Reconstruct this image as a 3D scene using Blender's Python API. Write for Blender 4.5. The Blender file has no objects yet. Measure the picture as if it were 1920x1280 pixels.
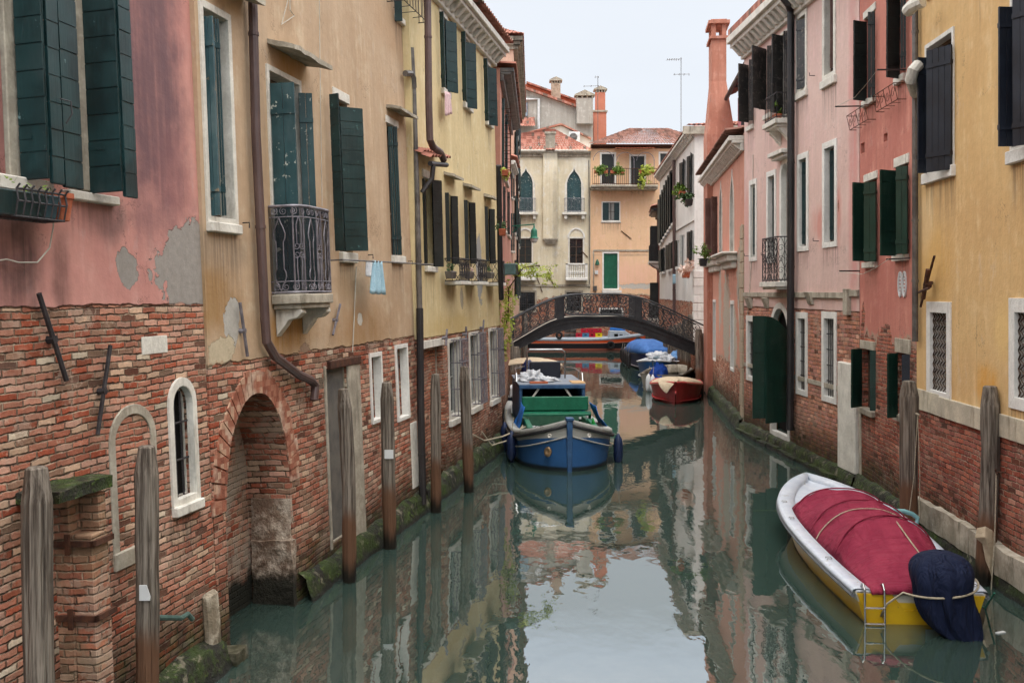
import bpy, bmesh, math, random
from mathutils import Vector, Matrix, noise as mnoise
from mathutils.geometry import tessellate_polygon
rnd = random.Random(7)
R = math.radians
scene = bpy.context.scene
col = scene.collection
FPX = 1867.0; HOR = 548.0; CH = 3.8
CAM = Vector((0, 0, CH))
def ray(px, py): return Vector(((px-960)/FPX, 1.0, (HOR-py)/FPX))
def at(px, py, z): return CAM + ray(px, py)*z          # the point seen at a pixel, z metres away
def gz(py, h=0.0): return (CH-h)*FPX/(py-HOR)
def S(r, g, b):
    f = lambda c: (c/255/12.92) if c/255 <= 0.04045 else ((c/255+0.055)/1.055)**2.4
    return (f(r), f(g), f(b), 1.0)

def DS(c, k=.2, g=1.0):
    l = .2126*c[0]+.7152*c[1]+.0722*c[2]; return tuple(min(1, (x*(1-k)+l*k)*g) for x in c[:3])+(1.0,)
# ------------------------------------------------------------------ materials
class G:
    def __init__(s, name):
        s.m = bpy.data.materials.new(name); s.m.use_nodes = True
        s.nt = s.m.node_tree; s.nt.nodes.clear()
        s.out = s.nt.nodes.new('ShaderNodeOutputMaterial')
        s.b = s.nt.nodes.new('ShaderNodeBsdfPrincipled')
        s.nt.links.new(s.b.outputs[0], s.out.inputs[0])
        s.cache = {}
        tc = s.nt.nodes.new('ShaderNodeTexCoord'); s.P = tc.outputs['Object']
        s.x, s.y, s.z = s.sep(s.P)
    def put(s, inp, v):
        if v is None: return
        if isinstance(v, bpy.types.NodeSocket): s.nt.links.new(v, inp)
        else:
            try: inp.default_value = v
            except Exception:
                if isinstance(v, tuple): inp.default_value = v[:3]
                else: inp.default_value = (v,)*3
    def key(s, *v):
        return tuple((x.node.name, x.identifier) if isinstance(x, bpy.types.NodeSocket) else x for x in v)
    def sep(s, v):
        n = s.nt.nodes.new('ShaderNodeSeparateXYZ'); s.put(n.inputs[0], v); return n.outputs[0], n.outputs[1], n.outputs[2]
    def comb(s, x, y, z):
        n = s.nt.nodes.new('ShaderNodeCombineXYZ')
        for i, v in enumerate((x, y, z)): s.put(n.inputs[i], v)
        return n.outputs[0]
    def M(s, op, a, b=None, c=None):
        n = s.nt.nodes.new('ShaderNodeMath'); n.operation = op
        for i, v in enumerate((a, b, c)):
            if v is not None: s.put(n.inputs[i], v)
        return n.outputs[0]
    def V(s, op, a, b=None):
        k = s.key('V', op, a, b)
        if k not in s.cache: s.cache[k] = s.V_(op, a, b)
        return s.cache[k]
    def V_(s, op, a, b=None):
        n = s.nt.nodes.new('ShaderNodeVectorMath'); n.operation = op
        s.put(n.inputs[0], a)
        if b is not None: s.put(n.inputs[1], b)
        return n.outputs[0] if op not in ('LENGTH', 'DOT_PRODUCT') else n.outputs[1]
    def scl(s, v, a, b, c): return s.V('MULTIPLY', v, (a, b, c))
    def noise(s, vec, scale=1, detail=4, rough=.55, dist=0, colr=False):
        k = s.key('N', vec, scale, min(detail, 4), rough, dist, colr)
        if k not in s.cache: s.cache[k] = s.noise_(vec, scale, min(detail, 4), rough, dist, colr)
        return s.cache[k]
    def noise_(s, vec, scale=1, detail=4, rough=.55, dist=0, colr=False):
        n = s.nt.nodes.new('ShaderNodeTexNoise'); s.put(n.inputs['Vector'], vec)
        n.inputs['Scale'].default_value = scale; n.inputs['Detail'].default_value = detail
        n.inputs['Roughness'].default_value = rough; n.inputs['Distortion'].default_value = dist
        return n.outputs[1] if colr else n.outputs[0]
    def wn(s, vec):
        n = s.nt.nodes.new('ShaderNodeTexWhiteNoise'); n.noise_dimensions = '3D'; s.put(n.inputs['Vector'], vec); return n.outputs[0]
    def step(s, v, a, b, lo=0.0, hi=1.0):
        n = s.nt.nodes.new('ShaderNodeMapRange'); n.interpolation_type = 'SMOOTHSTEP'
        s.put(n.inputs[0], v); s.put(n.inputs[1], a); s.put(n.inputs[2], b); s.put(n.inputs[3], lo); s.put(n.inputs[4], hi)
        return n.outputs[0]
    def ramp(s, f, stops, const=False):
        n = s.nt.nodes.new('ShaderNodeValToRGB'); cr = n.color_ramp
        if const: cr.interpolation = 'CONSTANT'
        while len(cr.elements) > 1: cr.elements.remove(cr.elements[0])
        cr.elements[0].position = stops[0][0]; cr.elements[0].color = stops[0][1]
        for p, c in stops[1:]:
            e = cr.elements.new(p); e.color = c
        s.put(n.inputs[0], f); return n.outputs[0]
    def mix(s, f, a, b, mode='MIX'):
        n = s.nt.nodes.new('ShaderNodeMix'); n.data_type = 'RGBA'; n.blend_type = mode
        s.put(n.inputs[0], f); s.put(n.inputs[6], a); s.put(n.inputs[7], b); return n.outputs[2]
    def mf(s, f, a, b):
        n = s.nt.nodes.new('ShaderNodeMix'); n.data_type = 'FLOAT'
        s.put(n.inputs[0], f); s.put(n.inputs[2], a); s.put(n.inputs[3], b); return n.outputs[0]
    def mul(s, c, v): return s.mix(1.0, c, s.comb(v, v, v), 'MULTIPLY')
    def bump(s, h, dist=.01, strength=1.0):
        n = s.nt.nodes.new('ShaderNodeBump'); n.inputs['Distance'].default_value = dist
        n.inputs['Strength'].default_value = strength
        s.put(n.inputs['Height'], h); s.nt.links.new(n.outputs[0], s.b.inputs['Normal'])
    def fin(s, colr, rough=.85, metal=0, spec=.3):
        s.put(s.b.inputs['Base Color'], colr); s.put(s.b.inputs['Roughness'], rough)
        s.b.inputs['Metallic'].default_value = metal; s.b.inputs['Specular IOR Level'].default_value = spec
        return s.m

BR_LEFT = [(0, S(150, 84, 62)), (.1, S(176, 112, 90)), (.22, S(188, 134, 112)), (.34, S(164, 84, 60)), (.42, S(180, 122, 100)), (.54, S(200, 166, 140)), (.64, S(158, 96, 76)), (.72, S(190, 146, 126)), (.82, S(150, 116, 96)), (.9, S(204, 188, 166)), (.95, S(170, 96, 70))]
BR_ORCH = [(0, S(160, 92, 68)), (.2, S(180, 116, 90)), (.4, S(192, 140, 114)), (.6, S(166, 106, 84)), (.78, S(198, 164, 140)), (.9, S(146, 96, 78))]
BR_DARK = [(0, S(148, 78, 62)), (.2, S(168, 96, 76)), (.4, S(156, 100, 86)), (.6, S(180, 110, 88)), (.75, S(150, 90, 78)), (.88, S(188, 138, 118))]
BR_PINK = [(0, S(186, 122, 98)), (.25, S(200, 138, 112)), (.5, S(192, 132, 118)), (.7, S(178, 122, 106)), (.85, S(210, 160, 136))]

def bricks(g, pal, bw=.22, bh=.062, wear=.5, P=None, pale=S(200, 176, 156), rmn=.62):
    P = P or g.P
    x, y, z = g.sep(P)
    wob = g.noise(P, 7, 2); wob2 = g.noise(g.scl(P, 1, 1, 1.7), 9, 2)
    u = g.M('ADD', g.M('ADD', x, y), g.M('MULTIPLY', g.M('SUBTRACT', wob, .5), .03))
    v = g.M('ADD', z, g.M('MULTIPLY', g.M('SUBTRACT', wob2, .5), .03))
    v = g.M('ADD', v, g.M('MULTIPLY', g.M('SUBTRACT', g.noise(P, .7, 2), .5), .1))
    rv = g.M('DIVIDE', v, bh); row = g.M('FLOOR', rv)
    rr = g.wn(g.comb(row, 3.3, 1.1))
    uu = g.M('ADD', g.M('DIVIDE', u, bw), g.M('ADD', g.M('MULTIPLY', row, .5), g.M('MULTIPLY', rr, .3)))
    cl = g.M('FLOOR', uu)
    rn = g.wn(g.comb(cl, row, .7)); rn2 = g.wn(g.comb(cl, row, 5.7))
    fu = g.M('FRACT', uu); fv = g.M('FRACT', rv)
    du = g.M('MULTIPLY', g.M('MINIMUM', fu, g.M('SUBTRACT', 1, fu)), bw)
    dv = g.M('MULTIPLY', g.M('MINIMUM', fv, g.M('SUBTRACT', 1, fv)), bh)
    d = g.M('ADD', g.M('MINIMUM', du, dv), g.M('MULTIPLY', g.M('SUBTRACT', g.noise(P, 28, 3), .5), .024))
    face = g.step(d, .001, .0125)
    cen = g.comb(g.M('MULTIPLY', cl, bw*.9), row, 2.2)
    big = g.noise(g.scl(cen, 1, bh*.9, 1), .9, 3, .6)
    f = g.M('ADD', g.M('MULTIPLY', rn, .85), g.M('MULTIPLY', g.M('SUBTRACT', big, .42), .9))
    c = g.ramp(g.M('FRACT', g.M('ABSOLUTE', f)), pal, True)
    fine = g.noise(P, 22, 4, .7)
    c = g.mul(c, g.M('ADD', .6, g.M('MULTIPLY', fine, .8)))
    c = g.mul(c, g.M('ADD', .76, g.M('MULTIPLY', rn2, .44)))
    c = g.mix(g.step(g.noise(P, 12, 4, .75), .56, .66, 0, .5), c, pale)
    reg = g.noise(P, .38, 3, .6)
    c = g.mul(c, g.step(reg, .3, .7, .82, 1.12))
    c = g.mix(g.step(reg, .5, .75, 0, .28), c, pale)
    w = g.step(g.noise(P, 1.7, 6, .72), .52, .78, 0, wear)
    c = g.mix(w, c, g.mul(pale, g.M('ADD', .7, g.M('MULTIPLY', fine, .6))))
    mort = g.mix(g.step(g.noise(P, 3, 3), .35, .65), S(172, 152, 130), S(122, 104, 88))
    gap_shade = g.M('MULTIPLY', g.step(fv, .0, .2, 1, 0), g.step(g.noise(P, 6, 3, .7), .46, .56))   # shade in washed-out joints under the bricks, painted into the colour
    mort = g.mix(g.M('MULTIPLY', g.step(g.noise(P, 4.5, 3, .7), .45, .6), .8), mort, S(58, 42, 34))  # shadow lines between bricks, painted as dark patches of lost mortar
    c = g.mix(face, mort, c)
    c = g.mix(g.M('MULTIPLY', gap_shade, .9), c, S(34, 22, 17))
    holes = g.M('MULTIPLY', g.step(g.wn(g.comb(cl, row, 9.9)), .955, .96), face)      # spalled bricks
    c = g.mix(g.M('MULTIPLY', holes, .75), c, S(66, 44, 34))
    damp = g.M('ADD', z, g.M('MULTIPLY', g.M('SUBTRACT', g.noise(P, 1.4, 4, .65), .5), 1.1))
    c = g.mul(c, g.step(damp, .1, 1.15, .58, 1.0))
    soot = g.step(g.noise(g.scl(P, 1.0, 1.0, .6), 1.1, 5, .7), .5, .8, 1, .62)
    c = g.mul(c, soot)
    rem = g.step(g.M('ADD', g.noise(P, 1.15, 4, .7), g.M('MULTIPLY', g.M('SUBTRACT', g.noise(P, 11, 4, .7), .5), .35)), .585, .615)      # thin remains of old render
    rc = g.mul(g.mix(g.noise(P, 2.3, 3), S(176, 156, 138), S(150, 128, 112)), g.M('ADD', .7, g.M('MULTIPLY', fine, .6)))
    c = g.mix(g.M('MULTIPLY', rem, rmn), c, rc)
    h = g.M('ADD', g.M('MULTIPLY', g.M('MULTIPLY', face, g.M('SUBTRACT', 1, g.M('MULTIPLY', holes, .8))), g.M('ADD', .75, g.M('MULTIPLY', rn2, .5))), g.M('MULTIPLY', g.noise(P, 30, 4, .7), .55))
    return c, h

def ell(g, u, v, ru, rv, rag=.5):
    # worn patch of its own shape at (u, v) on the facade
    x = g.M('DIVIDE', g.M('SUBTRACT', g.x, u), ru); z = g.M('DIVIDE', g.M('SUBTRACT', g.z, v), rv)
    d = g.M('SQRT', g.M('ADD', g.M('MULTIPLY', x, x), g.M('MULTIPLY', z, z)))
    n = g.M('MULTIPLY', g.M('SUBTRACT', g.noise(g.P, 2.6, 5, .6), .5), rag*2)
    return g.M('ADD', d, n)

PLS = .26
FAC = {}
def sill_drips(mat, drips):
    # rain-washed dirt that has run down from the ends of each sill
    if mat.name not in FAC: return
    g, c, st, st2 = FAC[mat.name]
    tot = None; fine = g.noise(g.scl(g.P, 20, 20, .5), 1.0, 3, .65)
    for (u0, u1, v0, L) in drips:
        x = g.step(g.x, u0-.07, u0+.02); x = g.M('MULTIPLY', x, g.step(g.x, u1-.02, u1+.07, 1, 0))
        z = g.M('MULTIPLY', g.step(g.z, v0-L, v0-.05), g.M('LESS_THAN', g.z, v0))
        m = g.M('MULTIPLY', x, z); tot = m if tot is None else g.M('MAXIMUM', tot, m)
    k = g.M('MULTIPLY', tot, g.step(g.M('ADD', g.M('MULTIPLY', fine, .6), g.M('MULTIPLY', st2, .4)), .42, .62))
    g.put(g.b.inputs['Base Color'], g.mix(g.M('MULTIPLY', k, .55), c, S(88, 76, 68)))
def facade(name, c1, c2, pal=None, zj=-5, rag=.05, patches=(), stains=(), streak=.35, c3=None, bh=.06, wear=.5, pale=S(200, 176, 156), grime=None, bare=None, drip=.42):
    c1 = DS(c1, PLS); c2 = DS(c2, PLS); c3 = DS(c3, PLS) if c3 else None
    g = G(name)
    P = g.P
    n1 = g.noise(P, .55, 5, .6, .3); n2 = g.noise(P, 2.4, 6, .65)
    st = g.noise(g.scl(P, 5, 5, .35), 1.0, 5, .65); st2 = g.noise(g.scl(P, 14, 14, .5), 1.0, 3, .6)
    c = g.mix(g.step(n1, .3, .7), c1, c2)
    if c3: c = g.mix(g.step(g.M('ADD', g.M('MULTIPLY', n2, .6), g.M('MULTIPLY', st, .4)), .5, .66), c, c3)
    c = g.mul(c, g.M('ADD', 1-streak*.6, g.M('MULTIPLY', st, streak*1.2)))
    c = g.mul(c, g.M('ADD', .93, g.M('MULTIPLY', st2, .14)))
    c = g.mul(c, g.M('ADD', .86, g.M('MULTIPLY', g.noise(P, 9, 5, .7), .28)))
    dr = g.step(g.noise(g.scl(P, 6, 6, .22), 1.3, 4, .75), .56, .74)
    dm = g.step(g.noise(P, .9, 3), .42, .62)
    c = g.mix(g.M('MULTIPLY', g.M('MULTIPLY', dr, dm), drip), c, S(104, 92, 80))
    pl = g.step(g.noise(g.scl(P, 3, 3, 1.2), 1.1, 4, .75), .58, .66)
    c = g.mix(g.M('MULTIPLY', pl, .3), c, DS(c1, .5, 1.12))
    vo = g.nt.nodes.new('ShaderNodeTexVoronoi'); vo.feature = 'DISTANCE_TO_EDGE'; vo.inputs['Scale'].default_value = .7
    g.put(vo.inputs['Vector'], g.V('ADD', P, g.V('MULTIPLY', g.noise(P, 3.5, 4, .7, 0, True), (.9, .9, .9))))
    crk = g.M('MULTIPLY', g.step(vo.outputs['Distance'], .0, .007, 1, 0), g.step(g.noise(P, .8, 2), .52, .6))
    c = g.mix(g.M('MULTIPLY', crk, .55), c, S(70, 60, 52))
    for (u, v, ru, rv, cc, k) in stains:      # runs of grime with a shape of their own
        d = ell(g, u, v, ru, rv, .45)
        a = g.M('MULTIPLY', g.step(d, .3, 1.1, k, 0), g.step(g.M('ADD', g.M('MULTIPLY', g.M('ADD', st, n2), .5), g.M('MULTIPLY', g.M('SUBTRACT', st2, .5), .45)), .3, .6, .45, 1))
        c = g.mix(a, c, cc)
    hp = g.M('ADD', 2.6, g.M('MULTIPLY', g.noise(P, 7, 6, .7), .5))
    rough = .9
    if pal:
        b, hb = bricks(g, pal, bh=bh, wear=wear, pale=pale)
        edge = g.M('ADD', g.z, g.M('MULTIPLY', g.M('SUBTRACT', g.noise(P, 1.3, 6, .62), .5), rag*2))
        edge = g.M('ADD', edge, g.M('MULTIPLY', g.M('SUBTRACT', g.noise(P, 5.5, 4, .7), .5), rag*1.3))
        if bare:   # places where the plaster has fallen and brick shows
            for (u, v, ru, rv) in bare:
                edge = g.M('SUBTRACT', edge, g.step(g.M('ADD', ell(g, u, v, ru, rv, 1.2), g.M('MULTIPLY', g.M('SUBTRACT', g.noise(P, 7, 4, .7), .5), 1.3)), .9, .96, 9, 0))
        mk = g.step(edge, zj-.012, zj+.012)
        mkr = g.step(edge, zj-.012, zj+.14)
        und = g.mix(g.noise(P, 8, 4), S(176, 160, 140), S(146, 132, 116))
        c = g.mix(g.M('SUBTRACT', 1, g.M('MULTIPLY', g.M('SUBTRACT', 1, mkr), mk if rag > .12 else 0.0)), und, c)
        c = g.mix(mk, b, c); h = g.mf(mk, hb, hp)
    else: h = hp; mk = 1.0
    byc = {}
    for (u, v, ru, rv, cc) in patches: byc.setdefault(cc, []).append((u, v, ru, rv))
    for cc, ls in byc.items():                # cement repairs / lost paint
        dd = None
        for q in ls:
            e = ell(g, *q, .8); dd = e if dd is None else g.M('MINIMUM', dd, e)
        dd = g.M('ADD', dd, g.M('MULTIPLY', g.M('SUBTRACT', g.noise(P, 5, 5, .75), .5), 1.3))
        a = g.M('MULTIPLY', g.step(dd, .9, .93, 1, 0), mk)
        cp = g.mul(cc, g.M('ADD', .65, g.M('MULTIPLY', g.noise(P, 12, 6, .75), .7)))
        c = g.mix(a, c, cp); h = g.M('SUBTRACT', h, g.M('MULTIPLY', a, 1.2))
    if grime:  # damp zone just above the tide line
        damp = g.M('ADD', g.z, g.M('MULTIPLY', g.M('SUBTRACT', g.noise(P, 2.2, 6, .7), .5), 1.0))
        a = g.step(damp, .15, grime, .85, 0)
        gc = g.mix(g.step(g.noise(P, 6, 5), .42, .62), S(38, 34, 26), S(58, 66, 30))
        c = g.mix(a, c, gc)
    g.bump(h, .02, .9); FAC[name] = (g, c, st, st2)
    return g.fin(c, rough, 0, .2)

def simple(name, c1, c2=None, rough=.6, metal=0, spec=.35, scale=6, bump=.002, streak=(1, 1, 1), k=.25, c3=None, bscale=40):
    g = G(name); P = g.scl(g.P, *streak)
    n = g.noise(P, scale, 6, .65)
    c = g.mix(g.step(n, .35, .65), c1, c2 or c1)
    c = g.mul(c, g.M('ADD', 1-k/2, g.M('MULTIPLY', g.noise(P, scale*4, 4, .7), k)))
    if c3: c = g.mix(g.step(g.noise(P, scale*1.6, 6, .75), .62, .68), c, c3)
    if bump: g.bump(g.M('ADD', g.noise(P, bscale, 4, .7), g.M('MULTIPLY', n, 2)), bump)
    return g.fin(c, rough, metal, spec)

def stone_mat(name, c1, c2, c3=None):
    g = G(name); n = g.noise(g.P, 3, 6, .7); v = g.noise(g.scl(g.P, 6, 6, 1.2), 1, 5, .7)
    c = g.mix(g.step(n, .35, .7), c1, c2)
    c = g.mix(g.step(v, .52, .75, 0, .75), c, c3 or S(120, 112, 100))
    c = g.mul(c, g.M('ADD', .8, g.M('MULTIPLY', g.noise(g.P, 30, 4, .7), .4)))
    g.bump(g.M('ADD', g.noise(g.P, 18, 6, .75), g.M('MULTIPLY', n, 2)), .01, .7)
    return g.fin(c, .85, 0, .25)

def post_mat(name):
    # weathered pile: silver grey above, red-brown and then black-green where the tide wets it
    g = G(name); P = g.P
    gr = g.noise(g.scl(P, 26, 26, .9), 1, 6, .7); big = g.noise(g.scl(P, 5, 5, .8), 1, 4)
    c = g.mix(g.step(gr, .35, .65), S(70, 62, 55), S(136, 127, 116))
    c = g.mix(g.step(big, .5, .7, 0, .5), c, S(104, 88, 72))
    geo = g.nt.nodes.new('ShaderNodeNewGeometry'); wz = g.sep(geo.outputs[0])[2]
    zz = g.M('ADD', wz, g.M('MULTIPLY', g.M('SUBTRACT', big, .5), .5))
    wetc = g.mix(gr, S(66, 46, 36), S(122, 90, 68))
    c = g.mix(g.step(zz, .75, 1.0), wetc, c)
    c = g.mix(g.step(zz, .12, .4), S(26, 24, 18), c)
    g.bump(g.M('ADD', gr, g.step(g.noise(g.scl(P, 18, 18, .5), 1, 2), .6, .68, 0, -1.5)), .012, .9)
    return g.fin(c, .85, 0, .2)

def tile_mat(name, a, b, c_):
    g = G(name); r = g.wn(g.V('FLOOR', g.scl(g.P, 5.0, 2.4, .01)))
    c = g.ramp(r, [(0, DS(a, .25)), (.35, DS(b, .25)), (.7, DS(c_, .25)), (.9, S(120, 100, 90))], True)
    c = g.mul(c, g.M('ADD', .6, g.M('MULTIPLY', g.noise(g.P, 5, 6, .75), .8)))
    g.bump(g.noise(g.P, 30, 3), .01, .6)
    return g.fin(c, .95, 0, .05)

def shutter_mat(name, c1, c2, worn=None, kw=.64):
    g = G(name); P = g.P
    n = g.noise(P, 2.2, 5, .6); f = g.noise(g.scl(P, 30, 30, 1.5), 1, 4, .7)
    c = g.mix(g.step(n, .35, .65), c1, c2)
    c = g.mul(c, g.M('ADD', .75, g.M('MULTIPLY', f, .5)))
    c = g.mix(g.step(g.noise(g.scl(P, 1, 1, .5), 3.1, 4, .7), .5, .72, 0, .5), c, DS(c2, .45, 1.7))
    if worn: c = g.mix(g.step(g.M('ADD', g.noise(P, 7, 6, .75), g.M('MULTIPLY', f, .12)), kw, kw+.05), c, worn)
    g.bump(f, .004, .8)
    return g.fin(c, g.mf(n, .34, .55), 0, .45)

M_ = {}
M_['stone'] = stone_mat('istrian_stone', S(204, 200, 190), S(226, 222, 212), S(150, 142, 130))
M_['stone_dirty'] = stone_mat('weathered_stone', S(150, 142, 128), S(186, 178, 162), S(92, 84, 70))
M_['stone_white'] = stone_mat('white_painted_stone', S(216, 214, 208), S(230, 228, 222), S(188, 184, 176))
M_['green'] = shutter_mat('dark_green_paint', S(12, 40, 42), S(20, 52, 53), S(60, 92, 92), .7)
M_['green_near'] = shutter_mat('old_green_paint', S(10, 38, 40), S(26, 58, 60), S(96, 124, 126), .72)
M_['teal'] = shutter_mat('weathered_teal_paint', S(52, 82, 88), S(70, 98, 102), S(130, 118, 98), .66)
M_['teal_dark'] = shutter_mat('flaking_teal_paint', S(24, 56, 60), S(36, 70, 74), S(176, 178, 168), .665)
M_['black'] = shutter_mat('black_green_paint', S(22, 27, 27), S(34, 40, 38), S(70, 74, 70), .72)
M_['char'] = shutter_mat('charcoal_wood', S(40, 42, 44), S(60, 58, 56), S(96, 90, 84), .62)
M_['navy'] = shutter_mat('dark_navy_paint', S(20, 25, 36), S(30, 36, 48), S(58, 64, 74), .74)
M_['bgreen'] = shutter_mat('bottle_green_paint', S(14, 44, 36), S(20, 54, 44), S(50, 76, 66), .76)
M_['brownsh'] = shutter_mat('brown_shutter_paint', S(96, 68, 62), S(112, 82, 74), S(132, 110, 100), .7)
M_['door_green'] = shutter_mat('green_door_paint', S(16, 80, 58), S(20, 90, 66))
M_['iron'] = simple('wrought_iron', S(42, 40, 42), S(60, 56, 58), .55, .3, .5, 8)
M_['iron_grey'] = simple('grey_painted_iron', S(104, 100, 108), S(136, 132, 138), .5, .4, .5, 8)
M_['rust'] = simple('rusty_iron', S(66, 44, 36), S(92, 60, 44), .8, .2, .3, 10)
M_['pipe'] = simple('brown_painted_pipe', S(78, 60, 58), S(96, 76, 72), .45, .1, .5, 4, .001, (1, 1, .3))
M_['pipe_black'] = simple('black_pipe', S(34, 32, 34), S(50, 46, 46), .5, .2, .5, 4, .001, (1, 1, .3))
M_['pipe_grey'] = simple('zinc_pipe', S(120, 116, 112), S(86, 82, 80), .45, .5, .5, 4, .001)
M_['dark'] = simple('dark_interior', S(16, 16, 17), S(24, 23, 22), .9, 0, .1, 4, 0)
M_['sash'] = simple('brown_window_wood', S(92, 74, 60), S(70, 56, 46), .6, 0, .3, 8, .002, (4, 4, .5))
M_['sash_white'] = simple('white_window_wood', S(188, 190, 186), S(160, 164, 160), .55, 0, .35, 8, .001)
M_['glass'] = simple('window_glass', S(22, 26, 28), S(34, 40, 42), .06, 0, .6, 2, 0)
M_['curtain'] = simple('pale_curtain', S(190, 190, 184), S(150, 150, 146), .9, 0, .1, 3, .004, (12, 12, .4))
M_['post'] = post_mat('weathered_pile_wood')
M_['tile'] = tile_mat('terracotta_tiles', S(176, 108, 86), S(192, 126, 104), S(162, 100, 82))
M_['tile_old'] = tile_mat('old_roof_tiles', S(140, 96, 80), S(160, 110, 92), S(122, 86, 74))
M_['terra'] = simple('terracotta', S(160, 88, 62), S(182, 108, 80), .8, 0, .2, 8)
M_['leaf'] = simple('leaf_green', S(70, 98, 34), S(112, 136, 52), .6, 0, .3, 3, 0)
M_['leaf_yellow'] = simple('yellow_green_leaf', S(140, 156, 52), S(176, 184, 78), .6, 0, .3, 3, 0)
M_['leaf_dark'] = simple('dark_leaf', S(44, 66, 34), S(66, 90, 44), .6, 0, .3, 3, 0)
M_['petal'] = simple('pale_flowers', S(206, 178, 166), S(228, 206, 190), .7, 0, .2, 6, 0)
M_['white'] = simple('white_paint', S(214, 216, 216), S(198, 200, 200), .5, 0, .4, 5, .001)
M_['rope'] = simple('pale_rope', S(178, 168, 148), S(150, 140, 122), .9, 0, .1, 40, .003)
M_['cable'] = simple('white_cable', S(196, 192, 180), S(176, 170, 158), .6, 0, .3, 6, 0)
M_['algae'] = None
def algae_mat():
    g = G('mossy_foundation'); P = g.P; n = g.noise(P, 3, 6, .7); n2 = g.noise(P, 9, 6, .75)
    c = g.mix(g.step(n, .4, .6), S(30, 28, 22), S(46, 60, 20))
    c = g.mix(g.step(n2, .55, .68), c, S(72, 92, 30))
    geo = g.nt.nodes.new('ShaderNodeNewGeometry'); up = g.sep(geo.outputs['Normal'])[2]; wz = g.sep(geo.outputs[0])[2]
    pale = g.M('MULTIPLY', g.step(g.noise(P, 5, 5, .7), .56, .66), g.step(wz, .04, .16))
    c = g.mix(g.M('MULTIPLY', pale, .7), c, S(128, 122, 104))
    c = g.mix(g.step(wz, .02, .1), S(24, 26, 20), c)
    g.bump(g.M('ADD', n2, n), .06, .9)
    return g.fin(c, .7, 0, .35)
M_['algae'] = algae_mat()

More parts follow.
